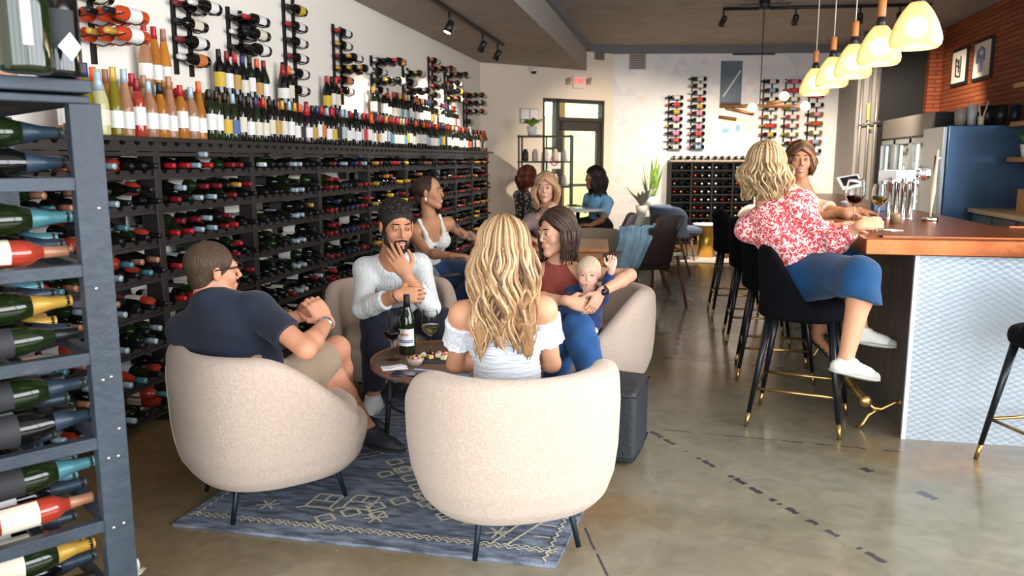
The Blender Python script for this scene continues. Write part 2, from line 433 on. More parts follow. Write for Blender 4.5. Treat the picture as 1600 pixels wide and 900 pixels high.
# front (street side, behind the viewer): glazed shopfront
wf = MB(); wf.bx(XL, XR, YF-.15, YF, 0, .35); wf.bx(XL, XR, YF-.15, YF, 3.0, ZH)
for x in (-3.0, -1.3, .4, 2.1, 3.75): wf.bx(x-.05, x+.05, YF-.15, YF, .35, 3.0)
struct('wall_front', wf, M_dark)
struct('baseboard_back', wb(MB(), (A1+A2)/2+V((0, 0, .06)), d3, 0, .02, (A2-A1).length, .12, Rb, n3), M_crown)

# ---- door in the diagonal wall
door = MB()
W = (p_r-p_l).length
def dbox(mb, s0, s1, z0, z1, t0=-.06, t1=.06, mi=0):
    c = p_l+dd*((s0+s1)/2)+dn*((t0+t1)/2-.06); return mb.box((c.x, c.y, (z0+z1)/2), (s1-s0, t1-t0, z1-z0), Rd, mi)
sl = .235*W
f = MB(); dbox(f, 0, .045, 0, DT); dbox(f, W-.05, W, 0, DT); dbox(f, 0, W, DT-.06, DT); dbox(f, sl-.035, sl+.035, 0, DT); dbox(f, sl, W, DT-.36, DT-.30); dbox(f, 0, sl, 1.62, 1.66)
struct('door_1', f, M_dark)
l = MB(); zt = DT-.36; dbox(l, sl+.035, W-.05, zt-.16, zt, -.03, .03); dbox(l, sl+.035, sl+.13, 0, zt, -.03, .03); dbox(l, W-.13, W-.05, 0, zt, -.03, .03); dbox(l, sl+.13, W-.13, 0, .3, -.03, .03)
lf = obj('door_leaf', l, M_dark); tag(lf, 'dark framed glass exit door in the far diagonal wall', 'door'); lf['kind'] = 'structure'
gl = MB(); dbox(gl, sl+.13, W-.13, .3, zt-.16, -.008, .008); dbox(gl, sl, W-.05, zt, DT-.06, -.008, .008); dbox(gl, .045, sl, 0, DT-.06, -.008, .008)
struct('door_glass', gl, mat('door_pane', '#f4fff4', .03, trans=1.0, ior=1.02, spec=.3))
hb = MB(); dbox(hb, sl+.1, W-.1, 1.0, 1.05, .03, .09); obj('push_bar', hb, mat('steel_bar', '#a09c96', .3, metal=.9), lf)
# outside behind the door: paving, a pale wall and shrubs
struct('ground_outside', MB().box((-3.6, 17.2, -.12), (9, 9, .2), Rd), mat('outside_paving', '#b9b09a', .9))
struct('wall_outside', MB().box((-4.2, 18.4, 1.6), (9, .2, 3.6), Rd), mat('outside_wall', '#dfe0a8', .9, var='#c6b67a', vscale=.7))
struct('pillar_outside', MB().box(tuple(p_l+dd*(W*.83)-dn*1.0+V((0, 0, 1.3))), (.14, .14, 2.6), Rd), mat('outside_post', '#8a6a45', .7))
r2 = random.Random(3); sh = MB()
for i in range(900):
    c = p_l+dd*(W*.45)-dn*1.9+V((r2.gauss(0, .28), r2.gauss(0, .25), 1.15+r2.gauss(0, .45)))
    a = V((r2.gauss(0, 1), r2.gauss(0, 1), r2.gauss(0, 1))).normalized(); b_ = a.cross(V((.3, .2, 1))).normalized(); s_ = .05
    sh.add([c-a*s_, c+b_*s_*.4, c+a*s_, c-b_*s_*.4], [(0, 1, 2, 3)])
tag(obj('shrub_foliage', sh, mat('shrub_leaf', '#7f8f38', .6, var='#b9a13c', vscale=6)), 'green and yellow shrub outside the glass exit door', 'shrub', kind='stuff')

# ---- small things on the far walls
def boxon(name, u, v, w, h, th, R_, n, on, m, mb=None):
    p = on(u, v); mb = mb or MB(); wb(mb, p, None, 0, th, w, h, R_, n); return obj(name, mb, m, bevel=.004), p
M_vent = mat('vent_grey', '#8a867e', .6); M_ventd = mat('vent_slot', '#5a554e', .7)
def vent(u, v, w, h, R_, n, on, label, m, nsl=7):
    o, p = boxon('air_vent', u, v, w, h, .02, R_, n, on, m); tag(o, label, 'air vent')
    mb = MB()
    for i in range(nsl): wb(mb, p+V((0, 0, -h*.4+h*.8*i/(nsl-1))), None, .02, .032, w*.84, h*.045, R_, n)
    obj('louver', mb, M_ventd, o)
vent(936, 85, .21, .19, Rd, dn, onD, 'small grey square air vent high on the cream wall above the exit door', M_vent)
vent(996, 95, .29, .29, Rb, n3, onB, 'large beige square air vent on the triangle patterned wall', mat('vent_beige', '#a59c8f', .6))
vent(1178, 80, .72, .13, Rb, n3, onB, 'long black slot vent under the ceiling of the far wall', mat('vent_black', '#3a3233', .6), 4)
o, p = boxon('exit_sign', 903, 128, .25, .22, .05, Rd, dn, onD, mat('sign_white', '#efe3da', .6)); tag(o, 'white exit sign with glowing red letters above the glass door', 'exit sign')
tx = bpy.data.curves.new('exit_letters', 'FONT'); tx.body = 'EXIT'; tx.size = .115; tx.extrude = .004; tx.align_x = 'CENTER'; tx.align_y = 'CENTER'
tx.space_character = .95
t0_ = bpy.data.objects.new('tmp', tx); C.objects.link(t0_); bpy.context.view_layer.update()
tme = bpy.data.meshes.new_from_object(t0_.evaluated_get(bpy.context.evaluated_depsgraph_get())); bpy.data.objects.remove(t0_)
tme.materials.clear(); tme.materials.append(mat('exit_red', '#ff5a3c', .5, emit='#ff4a30', estr=1.2)); to = link('exit_letters', tme)
to.matrix_world = Matrix.Translation(p+dn*.056) @ frame(dd, V((0, 0, 1)), dn).to_4x4(); to.parent = o
for du in (-17, 15):
    q = onD(903+du, 128); e1 = MB()
    wb(e1, q, None, 0, .05, .07, .09, Rd, dn); e1.ball(q+dn*.07+V((0, 0, .035)), .035, 8)
    obj('emergency_lamp', e1, mat('lamp_beige', '#a89c8c', .5), o)
o, p = boxon('wall_notice', 857, 251, .27, .27, .012, Rd, dn, onD, mat('paper_white', '#f2efec', .7)); tag(o, 'white no smoking sign with red circle beside the glass door', 'sign')
o.location += dn*.15
ring = MB(); n_ = 24
pts = [p+dn*.018+(dd*math.cos(2*PI*i/n_)+V((0, 0, 1))*math.sin(2*PI*i/n_))*.075 for i in range(n_+1)]
ring.tube(pts, .009, 6); ring.tube([p+dn*.018+(-dd+V((0, 0, 1))).normalized()*.075, p+dn*.018-(-dd+V((0, 0, 1))).normalized()*.075], .008, 6)
obj('red_circle', ring, mat('sign_red', '#e05a50', .6), o)
for (u, v, w, h, lb) in ((826, 181, .36, .24, 'white framed notice left of the glass exit door'), (838, 206, .16, .1, 'small white light switch plate right below the framed notice')):
    o, p = boxon('framed_notice' if w > .2 else 'switch_plate', u, v, w, h, .03, Rd, dn, onD, mat('frame_grey', '#b8b2ac', .6)); tag(o, lb, 'notice' if w > .2 else 'light switch')
    mb = MB(); wb(mb, p-dd*w*.25, None, .03, .034, w*.42, h*.84, Rd, dn); wb(mb, p+dd*w*.25, None, .03, .034, w*.42, h*.84, Rd, dn)
    obj('sheet', mb, mat('sheet_white', '#efeae4', .7), o)
q = onD(830, 106); mb = MB(); mb.lathe([(.07, 0), (.075, .02), (.06, .05)], q+V((0, 0, -.06))+dn*.08, 16); o = obj('security_camera', mb, mat('plastic_white', '#e9e6e2', .4))
tag(o, 'small white dome security camera under the soffit', 'security camera')
obj('lens_dome', MB().ball(q+dn*.08+V((0, 0, -.06)), .045, 10), mat('dome_black', '#101012', .1), o)
# pictures on the far wall
o, p = boxon('framed_picture', 1142, 131, .36, .76, .03, Rb, n3, onB, mat('slate_print', '#5d6d7c', .5, var='#4b5966', vscale=3)); tag(o, 'tall slate blue picture with a white slanted stroke on the far wall', 'picture')
mb = MB(); wb(mb, p+V((0, 0, -.35)), None, .03, .036, .34, .07, Rb, n3); obj('dark_strip', mb, mat('print_dark', '#3c3a3c', .6), o)
mb = MB()
for t in np.linspace(0, 1, 12):
    q = p+n3*.034+d3*(-.12+.26*t)+V((0, 0, -.2+.4*t)); mb.box(q, (.035, .006, .02), Rb @ Matrix.Rotation(-.98, 3, 'Y'))
obj('white_stroke', mb, mat('print_white', '#e8edf2', .6), o)
o, p = boxon('framed_poster', 1142, 206, .36, .50, .02, Rb, n3, onB, mat('poster_white', '#f3efe8', .6)); tag(o, 'pale poster with light blue shapes on the far wall below the slate picture', 'poster')
mb = MB(); wb(mb, p+d3*-.10+V((0, 0, .02)), None, .02, .024, .13, .09, Rb, n3); wb(mb, p+d3*.11+V((0, 0, .06)), None, .02, .024, .08, .12, Rb, n3); wb(mb, p+d3*.10+V((0, 0, -.14)), None, .02, .024, .02, .16, Rb, n3)
obj('blue_shape', mb, mat('poster_blue', '#8dbbd6', .6), o)
mb = MB(); wb(mb, p+V((0, 0, .20)), None, .02, .024, .30, .05, Rb, n3); obj('yellow_band', mb, mat('poster_yellow', '#f0dca0', .6), o)
# framed pictures on the brick wall
def brick_pic(u0, u1, v0, v1, label, art):
    a = onX(u0, (v0+v1)/2, XR); b = onX(u1, (v0+v1)/2, XR); y0, y1 = sorted((a.y, b.y)); z1 = onX((u0+u1)/2, v0, XR).z; z0 = onX((u0+u1)/2, v1, XR).z
    o = obj('framed_picture', MB().bx(XR-.03, XR, y0, y1, z0, z1), mat('frame_black', '#1c1a1a', .4)); tag(o, label, 'picture')
    obj('print_sheet', MB().bx(XR-.034, XR-.03, y0+.05, y1-.05, z0+.04, z1-.04), mat('print_cream', '#ece2d4', .7), o)
    ym, zm = (y0+y1)/2, (z0+z1)/2; mb = MB(); art(mb, ym, zm); return o, mb
def art1(mb, y, z):
    for a, b in (((-.10, .13), (-.10, -.14)), ((-.10, -.14), (.08, -.12)), ((.08, -.12), (.1, .12)), ((-.02, .1), (-.03, -.08)), ((.1, .12), (.0, .05)), ((.05, .02), (-.06, -.02))):
        mb.tube([(XR-.037, y+a[0], z+a[1]), (XR-.037, y+b[0], z+b[1])], .012, 6)
def art2(mb, y, z):
    pts = [(-.12, -.02), (-.11, .1), (0, .15), (.11, .1), (.13, -.04)]
    mb.tube([(XR-.037, y+a, z+b) for a, b in pts], .018, 6)
    for a in (-.07, 0, .07): mb.tube([(XR-.037, y+a, z+.06), (XR-.037, y+a*.8, z-.16)], .008, 6)
o, mb = brick_pic(1490, 1514, 76, 133, 'black framed drawing on the brick wall, smaller one nearer the black wall', art1); obj('ink_drawing', mb, mat('ink_black', '#2d2a2a', .8), o)
o, mb = brick_pic(1524, 1553, 61, 124, 'black framed blue drawing on the brick wall, larger one nearer the wooden shelves', art2); obj('blue_drawing', mb, mat('ink_blue', '#6c7fb0', .8), o)

# ---- track lights
M_track = mat('track_black', '#1b1a1b', .5)
M_can = mat('track_can', '#2a2a2d', .35, metal=.5)
M_lamp = mat('spot_face', '#ffffff', .3, emit='#ffe9cf', estr=22)
def head(p, aim, label, power=0, grp='track spotlights'):
    o = empty('track_spotlight', p); tag(o, label, 'spotlight')
    a = V(aim).normalized(); Q = V((0, 0, 1)).rotation_difference(a).to_matrix()
    obj('bracket', MB().cyl((0, 0, 0), (0, 0, -.11), .012, 8), M_track, o)
    obj('can', MB().lathe([(.02, -.06), (.035, -.05), (.045, .07), (.04, .07), (.035, .055)], (0, 0, -.14), 14, Q), M_can, o)
    obj('bulb', MB().lathe([(.0001, .057), (.036, .057), (.036, .062), (.0001, .064)], (0, 0, -.14), 14, Q), M_lamp, o)
    if power:
        ld = bpy.data.lights.new('spot', 'SPOT'); ld.energy = power; ld.spot_size = 1.5; ld.spot_blend = .6; ld.color = (1, .85, .68); ld.shadow_soft_size = .04
        lo = bpy.data.objects.new('spot', ld); C.objects.link(lo); lo.parent = o; lo.location = V((0, 0, -.14))+a*.09
        lo.rotation_euler = a.to_track_quat('-Z', 'Y').to_euler()
t1 = MB(); xt = -2.28; t1.bx(xt-.02, xt+.02, 4.2, 10.5, ZL-.035, ZL)
o = obj('track_rail', t1, M_track); tag(o, 'black lighting track under the soffit above the wine wall', 'lighting track')
for y, u, lb in ((8.0, 697, 'track spotlight over the wine wall, nearest to the viewer'), (9.4, 748, 'track spotlight over the wine wall, the middle one'), (10.2, 777, 'track spotlight at the far end of the soffit track'), (6.0, 0, 'track spotlight over the wine wall hidden above the frame')):
    if y == 6.0: continue
    head((xt, y, ZL-.035), (-.5, .2, -.9) if y != 8 else (-.3, -.3, -.9), lb, 150)
P0 = fl(1130, 14, ZH-.03); P1 = fl(1456, 7, ZH-.03)
o = obj('track_rail', MB().tube([P0, P1], .022, 4), M_track); tag(o, 'black lighting track across the main ceiling above the bar', 'lighting track')
for i, (u, lb) in enumerate(((1131, 'track spotlight at the left end of the bar ceiling track'), (1246, 'track spotlight on the bar ceiling track between the cords of two pendants'), (1347, 'track spotlight on the bar ceiling track behind the fourth pendant'), (1408, 'track spotlight at the right end of the bar ceiling track'))):
    t = (u-1130)/(1456-1130); q = P0.lerp(P1, t); head(tuple(q), (-.3+.2*i, .7, -.7), lb, 520 if i < 2 else 330)
# ---- linear wood chandelier in the back
hd = 10.2; hc = at(1187, 166, hd)
o = empty('wood_chandelier', hc); tag(o, 'hanging wooden bar light with round bulbs in front of the far wall', 'chandelier')
obj('canopy', MB().bx(-.3, .3, -.03, .03, ZH-hc.z-.06, ZH-hc.z-.03).lathe([(.06, ZH-hc.z-.1), (.07, ZH-hc.z)], (0, 0, 0), 14), M_track, o)
obj('cord', MB().cyl((0, 0, 0), (0, 0, ZH-hc.z-.05), .006, 6), M_track, o)
M_ow = mat('orange_wood', '#c98a55', .5, var='#b87842', vscale=20, vstretch=(1, 8, 8))
Ry = frame(V((.98, .2, 0)), V((-.2, .98, 0)), V((0, 0, 1)))
for a, b in (((-.5, .0, 0), (.5, .0, 0)), ((-.45, -.12, -.03), (-.05, .10, -.09)), ((.1, .02, .03), (.35, .1, .08)), ((-.5, .02, -.13), (-.28, .02, -.16))):
    obj('wood_bar', MB().tube([Ry @ V(a), Ry @ V(b)], .022, 4), M_ow, o)
for x, z in ((-.10, -.02), (.29, .12), (.56, .0)):
    obj('bulb', MB().ball(Ry @ V((x, -.03, z)), .055, 12), mat('globe_bulb', '#ffffff', .3, emit='#fff3dc', estr=9), o)
# ---- pendant lamps over the bar
M_shade = mat('amber_glass', '#ffe9c4', .5, trans=.85, ior=1.15, spec=.3, emit='#ffbf66', estr=.75)
M_pw = mat('pendant_wood', '#b5733a', .5, var='#9c5d2b', vscale=30, vstretch=(1, 1, .2))
PD = [(1432, 42, 'pendant lamp nearest the viewer, amber glass on a dark stem'), (1374, 73, 'second nearest pendant lamp, amber glass with a wood neck'), (1333, 97, 'middle one of the five amber pendant lamps over the bar'),
      (1300, 114, 'fourth amber pendant lamp over the bar, second farthest'), (1273, 129, 'farthest and smallest looking amber pendant lamp over the bar')]
for i, (u, v, lb) in enumerate(PD):
    c = fl(u, v, 2.10); o = empty('pendant_lamp', c); tag(o, lb, 'pendant lamp', 'amber glass pendants over the bar')
    s = 1.0
    prof = [(.036, .115), (.05, .10), (.075, .065), (.098, .02), (.116, -.03), (.122, -.062), (.118, -.088), (.104, -.103), (.09, -.106)]
    inner = [(r_-.005, z_) for r_, z_ in prof[::-1]]
    sh = obj('glass_shade', MB().lathe(prof+inner, (0, 0, 0), 28), M_shade, o)
    obj('bulb', MB().ball((0, 0, 0), .045, 12), mat('pendant_bulb', '#ffffff', .4, emit='#ffedd0', estr=30), o)
    obj('socket', MB().lathe([(.030, .11), (.026, .14), (.020, .165)], (0, 0, 0), 16), M_can, o)
    obj('wood_neck', MB().lathe([(.022, .165), (.024, .17), (.024, .255), (.018, .265)], (0, 0, 0), 16), M_pw if i else M_can, o)
    obj('cord', MB().cyl((0, 0, .26), (0, 0, ZH-2.10), .004, 6), mat('cord_grey', '#c9c4bc', .5), o)
    ld = bpy.data.lights.new('pendant_light', 'POINT'); ld.energy = 9; ld.color = (1, .78, .5); ld.shadow_soft_size = .06
    lo = bpy.data.objects.new('pendant_light', ld); C.objects.link(lo); lo.parent = o; lo.location = (0, 0, -.14)
# ------------------------------------------------------------ bottles and wine racks
ORD = 'first second third fourth fifth sixth seventh eighth ninth tenth eleventh twelfth thirteenth fourteenth fifteenth sixteenth seventeenth eighteenth nineteenth twentieth'.split()
TENS = {2: 'twenty', 3: 'thirty', 4: 'forty', 5: 'fifty', 6: 'sixty', 7: 'seventy', 8: 'eighty', 9: 'ninety', 10: 'hundred'}
def nth(i):       # 0 based
    if i < 20: return ORD[i]
    t, r = divmod(i+1, 10)
    return (TENS[t][:-1]+'ieth' if TENS[t].endswith('y') else TENS[t]+'th') if r == 0 else TENS[t]+'-'+ORD[r-1]
PROF = {'bordeaux': [(.0001, .006), (.030, 0), (.036, .002), (.0375, .008), (.0375, .185), (.034, .205), (.022, .222), (.0155, .24), (.0145, .262), (.0145, .298), (.0001, .300)],
        'burgundy': [(.0001, .006), (.032, 0), (.039, .003), (.0405, .01), (.0405, .15), (.037, .175), (.027, .205), (.018, .232), (.0148, .255), (.0145, .293), (.0001, .295)],
        'champagne': [(.0001, .008), (.035, 0), (.043, .003), (.0445, .012), (.0445, .15), (.041, .18), (.030, .215), (.020, .25), (.0155, .28), (.0165, .312), (.0001, .318)],
        'riesling': [(.0001, .006), (.030, 0), (.036, .003), (.037, .01), (.037, .14), (.033, .175), (.024, .225), (.0165, .275), (.0145, .30), (.0145, .335), (.0001, .338)]}
CAPZ = {'bordeaux': (.238, .301), 'burgundy': (.236, .297), 'champagne': (.215, .320), 'riesling': (.27, .339)}
LABZ = {'bordeaux': (.06, .155, .0385), 'burgundy': (.045, .13, .0415), 'champagne': (.05, .125, .0455), 'riesling': (.04, .125, .038)}
def rad_at(kind, z):
    p = PROF[kind]
    for (r0, z0), (r1, z1) in zip(p, p[1:]):
        if z0 <= z <= z1 and z1 > z0: return r0+(r1-r0)*(z-z0)/(z1-z0)
    return .015
GL = {'black': mat('dark_bottle_glass', '#0c0d0c', .07, spec=.6, coat=.5), 'green': mat('green_bottle_glass', '#18240f', .06, spec=.6, coat=.5),
      'olive': mat('olive_bottle_glass', '#8a7a1e', .08, trans=.35, ior=1.2, coat=.4), 'rose': mat('rose_wine_glass', '#e8b088', .08, trans=.65, ior=1.15, coat=.4),
      'orange': mat('orange_wine_glass', '#e8963c', .08, trans=.6, ior=1.15, coat=.4), 'pink': mat('pink_wine_glass', '#d8502a', .08, trans=.35, ior=1.15, coat=.4),
      'red': mat('red_tinted_glass', '#9a3423', .08, coat=.5), 'clear': mat('pale_wine_glass', '#ddd9a0', .08, trans=.4, ior=1.15, coat=.4)}
LB = {'white': '#dfdcd7', 'cream': '#d5ccb8', 'blue': '#50659a', 'red': '#c23a30', 'yellow': '#c9a93a', 'orange': '#c4703a', 'grey': '#a9b2ba', 'black': '#2a2a2c', 'teal': '#5f97a6', 'pink': '#d982a6', 'gold': '#b88f4a', 'sky': '#7fa6c0'}
CP = {'red': '#b3222a', 'black': '#17171a', 'gold': '#c0953e', 'white': '#dcdcdc', 'yellow': '#e6c91e', 'orange': '#dd5e24', 'silver': '#9fb3bd', 'crimson': '#7c1f26', 'navy': '#28305e', 'pink': '#df6478', 'teal': '#4a7f88', 'tan': '#a5745a', 'green': '#2f4a2c', 'slate': '#2a3846'}
CPm = CP; CP = math.cos(PIT)
def m_lab(c): return mat('paper_label_'+c, LB[c], .7, var=None)
def m_cap(c): return mat('foil_'+c, CPm[c], .38, metal=.15)
_BM = {}
def bm_body(kind, g, n=16):
    k = ('b', kind, g, n)
    if k not in _BM: _BM[k] = MB().lathe(PROF[kind], n=n).mesh('bottle_glass', GL[g])
    return _BM[k]
def add_label(mb, kind, mi=0, n=9, a=1.35):
    z0, z1, r = LABZ[kind]
    rows = [[V((r*math.cos(q), r*math.sin(q), z)) for q in np.linspace(-a, a, n)] for z in (z0, z1)]
    mb.surf(rows, mi)
def add_cap(mb, kind, mi=0, n=12):
    z0, z1 = CAPZ[kind]
    mb.lathe([(rad_at(kind, z0)+.0012, z0), (rad_at(kind, (z0+z1)/2)+.0012, (z0+z1)/2), (.0158, z1-.006), (.0158, z1), (.0001, z1+.001)], n=n, mi=mi)
def bm_label(kind, c):
    k = ('l', kind, c)
    if k not in _BM: mb = MB(); add_label(mb, kind); _BM[k] = mb.mesh('label', m_lab(c))
    return _BM[k]
def bm_cap(kind, c):
    k = ('c', kind, c)
    if k not in _BM: mb = MB(); add_cap(mb, kind); _BM[k] = mb.mesh('capsule', m_cap(c))
    return _BM[k]
def bm_all(kind, g, lc, cc, n=10):
    k = ('a', kind, g, lc, cc, n)
    if k not in _BM:
        mb = MB().lathe(PROF[kind], n=n, mi=0); add_label(mb, kind, 1, 6); add_cap(mb, kind, 2, 8); _BM[k] = mb.mesh('bottle', [GL[g], m_lab(lc), m_cap(cc)])
    return _BM[k]
def ori(axis, face):
    z = V(axis).normalized(); x = V(face); x = (x-z*x.dot(z)).normalized(); return frame(x, z.cross(x), z).to_4x4()
def bottle(pos, axis, face, kind, g, lc, cc, label, group, full=True, scale=1.0, nm='wine_bottle'):
    Mx = Matrix.Translation(V(pos)) @ ori(axis, face) @ Matrix.Scale(scale, 4)
    if full:
        o = link(nm, bm_body(kind, g)); link('label', bm_label(kind, lc), o); link('capsule', bm_cap(kind, cc), o)
    else: o = link(nm, bm_all(kind, g, lc, cc))
    o.matrix_world = Mx; tag(o, label, 'wine bottle', group); return o
def stuff_bottles(lst, name, label):
    mats = []; mb = MB()
    def mi(m):
        if m not in mats: mats.append(m)
        return mats.index(m)
    for pos, axis, face, kind, g, lc, cc in lst:
        t = MB().lathe(PROF[kind], n=8, mi=mi(GL[g])); add_label(t, kind, mi(m_lab(lc)), 5); add_cap(t, kind, mi(m_cap(cc)), 7)
        Mx = Matrix.Translation(V(pos)) @ ori(axis, face)
        o = len(mb.v); mb.v += [tuple(Mx @ V(p)) for p in t.v]; mb.f += [[i+o for i in f] for f in t.f]; mb.m += t.m; mb.sm += t.sm
    o = obj(name, mb, mats); tag(o, label, 'wine bottles', kind='stuff'); return o
def proj(p):
    x, y, z = p; xp = x*CS+y*SS; yp = -x*SS+y*CS; zp = z-H_; dep = yp*CP-zp*SP
    if dep < .1: return (-999, -999, dep)
    return 800+F_*xp/dep, 450-F_*(yp*SP+zp*CP)/dep, dep
rb_ = random.Random(11)
M_rack = mat('black_stained_rack_wood', '#2b2624', .5, var='#1f1c1b', vscale=12, vstretch=(1, .2, 1), bump=.15, bscale=40)
def scallop(mb, y0, y1, x0, x1, z0, z1, pitch=.105, r=.024):
    """a rail along Y with round notches in its upper edge"""
    n = max(1, int((y1-y0)/pitch)); st = (y1-y0)/n; pts = [(y0, z0), (y1, z0), (y1, z1)]
    for i in range(n-1, -1, -1):
        c = y0+st*(i+.5)
        for q in np.linspace(0, PI, 7): pts.append((c+r*math.cos(q), z1-r*math.sin(q)*.9))
    pts.append((y0, z1)); m = len(pts)
    vs = [V((x0, a, b)) for a, b in pts]+[V((x1, a, b)) for a, b in pts]
    mb.add(vs, [tuple(range(m)), tuple(range(2*m-1, m-1, -1))]+[((i+1) % m, i, m+i, m+(i+1) % m) for i in range(m)])
    return n
YS = [1.85, 2.87, 3.889, 4.886, 5.90, 6.94, 7.98, 9.04, 9.87, 10.71, 11.61]
LV = [1.375, 1.19, 1.005, .82, .635, .45, .265, .08]; XF = -2.75; ZT = 1.57
wr = empty('wall_wine_rack', (0, 0, 0)); tag(wr, 'long black wooden wine rack with square bays along the white left wall', 'wine rack')
for y in YS:
    w = .055
    obj('post', MB().bx(XF-.10, XF, y-w/2, y+w/2, 0, ZT-.05), M_rack, wr, bevel=.003)
    obj('rear_post', MB().bx(XL+.01, XL+.06, y-w/2, y+w/2, 0, ZT-.05), M_rack, wr)
SLOTS = []
for b in range(len(YS)-1):
    y0, y1 = YS[b]+.028, YS[b+1]-.028
    mb = MB(); scallop(mb, YS[b], YS[b+1], XF-.012, XF+.012, ZT-.075, ZT-.025); scallop(mb, YS[b], YS[b+1], XF-.05, XF-.03, ZT-.065, ZT-.025)
    mb.bx(XF-.02, XF+.018, YS[b], YS[b+1], ZT-.100, ZT-.080)
    obj('ledge_rail', mb, M_rack, wr)
    for k, z in enumerate(LV):
        mb = MB(); n = scallop(mb, y0, y1, XF-.045, XF-.020, z-.018, z+.022); scallop(mb, y0, y1, XL+.08, XL+.10, z-.018, z+.016)
        mb.bx(XF-.05, XF-.006, y0, y1, z-.026, z-.008)
        obj('shelf', mb, M_rack, wr)
        st = (y1-y0)/n
        for i in range(n): SLOTS.append((b, k, i, y0+st*(i+.5), z+.012, 0))
        for i in range(n-1):
            pr_ = .62 if b == 2 and k in (1, 2) else .42 if k > 0 else .1
            if rb_.random() < pr_: SLOTS.append((b, k, i, y0+st*(i+1.0), z+.074, 1))
obj('ledge_board', MB().bx(XL+.005, XF+.02, YS[0], YS[-1]+.3, ZT-.024, ZT), M_rack, wr)
# the colours of the necks, bay by bay
BAYC = {1: ['teal', 'tan', 'silver', 'black', 'black'], 2: ['red', 'silver', 'crimson', 'black', 'crimson', 'black', 'black', 'crimson', 'black', 'red', 'black', 'gold', 'black'], 3: ['black', 'black', 'silver', 'black', 'black', 'black', 'black', 'gold', 'crimson', 'black', 'white'],
        4: ['crimson', 'black', 'navy', 'crimson', 'black', 'red', 'black', 'silver', 'black'], 5: ['gold', 'black', 'red', 'yellow', 'black', 'crimson', 'black'], 6: ['crimson', 'black', 'tan', 'black', 'black'],
        7: ['crimson', 'black', 'black', 'black'], 8: ['crimson', 'black', 'black', 'crimson', 'black'], 9: ['gold', 'black', 'crimson', 'black'], 0: ['black', 'gold', 'black']}
OBST = [(238, 370, 568, 900), (552, 320, 700, 640), (650, 275, 735, 460), (735, 345, 850, 600), (800, 262, 900, 400), (0, 130, 118, 900)]
ind, rest = [], []
for b, k, i, y, z, up in SLOTS:
    u, v, dp = proj((XF, y, z)); hid = any(a <= u <= c and q <= v <= d for a, q, c, d in OBST) or u < -10 or v > 905
    if rb_.random() < .05 and not up: continue
    seq = BAYC[b]; cc = seq[(i//2+k*(1 if up else 0)) % len(seq)] if rb_.random() < .7 else rb_.choice(seq)
    kind = rb_.choice(['bordeaux', 'bordeaux', 'burgundy']); g = 'green' if rb_.random() < .3 else 'red' if (b == 1 and rb_.random() < .4) else 'black'
    lc = rb_.choice(['white', 'cream', 'black', 'grey', 'black', 'white'])
    tl = rb_.uniform(-.02, .02)
    pos = (XL+.045+rb_.uniform(0, .02), y+rb_.uniform(-.003, .003), z+.0385)
    face = (0, -.7+rb_.uniform(-.8, .8), .5)
    rec = (pos, (1, tl, -.02), face, kind, g, lc, cc)
    if hid: rest.append((dp, rec, None))
    else: ind.append((dp, rec, (b, k, i, up, cc)))
ind.sort(key=lambda t: t[0])
GLN = {'black': 'dark', 'green': 'green glass', 'red': 'reddish', 'rose': 'rosé', 'orange': 'orange', 'pink': 'pink', 'olive': 'olive', 'clear': 'pale'}
NLIE = 226
for dp, rec, (b, k, i, up, cc) in ind[:NLIE]:
    lb = '%s-capped bottle in wall rack, bay %s from near end, shelf %s down, %s%s along' % (cc, nth(b), nth(k), 'upper ' if up else '', nth(i))
    bottle(*rec, lb, 'bottles lying in the wall rack', full=dp < 6.5, nm='stored_bottle')
stuff_bottles([r[1] for r in ind[NLIE:]]+[r[1] for r in rest], 'stored_wine_bottles', 'remaining dark wine bottles lying in the far and covered bays of the wall rack')

# bottles standing on the ledge
def stand(x, y, z, kind, g, lc, cc, lb, grp):
    u, v, dp = proj((x, y, z+.1))
    a = rb_.uniform(-.5, .35)
    return bottle((x, y, z), (0, 0, 1), (math.cos(a-.35), math.sin(a-.35)-.4, 0), kind, g, lc, cc, lb, grp, full=dp < 8.5)
FIRST = [('champagne', 'green', 'white', 'green'), ('riesling', 'olive', 'white', 'navy'), ('champagne', 'clear', 'cream', 'silver'), ('riesling', 'olive', 'white', 'gold'), ('riesling', 'rose', 'white', 'silver'), ('bordeaux', 'red', 'white', 'crimson'),
         ('burgundy', 'rose', 'white', 'silver'), ('burgundy', 'orange', 'white', 'black'), ('riesling', 'rose', 'white', 'tan'), ('bordeaux', 'orange', 'white', 'red'), ('burgundy', 'rose', 'white', 'silver'), ('riesling', 'orange', 'white', 'orange')]
def rnd():
    k = rb_.choice(['bordeaux', 'burgundy', 'bordeaux', 'champagne'] if rb_.random() < .3 else ['bordeaux', 'burgundy'])
    lc = rb_.choice(['white']*14+['cream']*6+['blue', 'red', 'yellow', 'orange', 'grey', 'grey', 'grey', 'teal', 'black', 'black', 'gold'])
    return k, rb_.choice(['black', 'black', 'black', 'green']), lc, rb_.choice(['black', 'black', 'black', 'red', 'crimson', 'red', 'silver', 'gold', 'navy', 'orange', 'black'])
y = 3.36; i = 0
while y < 11.75:
    s = FIRST[i] if i < len(FIRST) else rnd()
    if y > 11.3: s = (s[0], 'orange' if i % 2 else 'green', s[2], s[3])
    stand(-2.80+rb_.uniform(-.008, .008), y, ZT, *s, '%s bottle, %s label, %s cap, %s in front row on rack ledge' % (GLN[s[1]], s[2], s[3], nth(i)), 'bottles standing on the rack ledge, front row')
    y += .094 if i < 30 else .098; i += 1
BACK = []
y = 3.42; i = 0
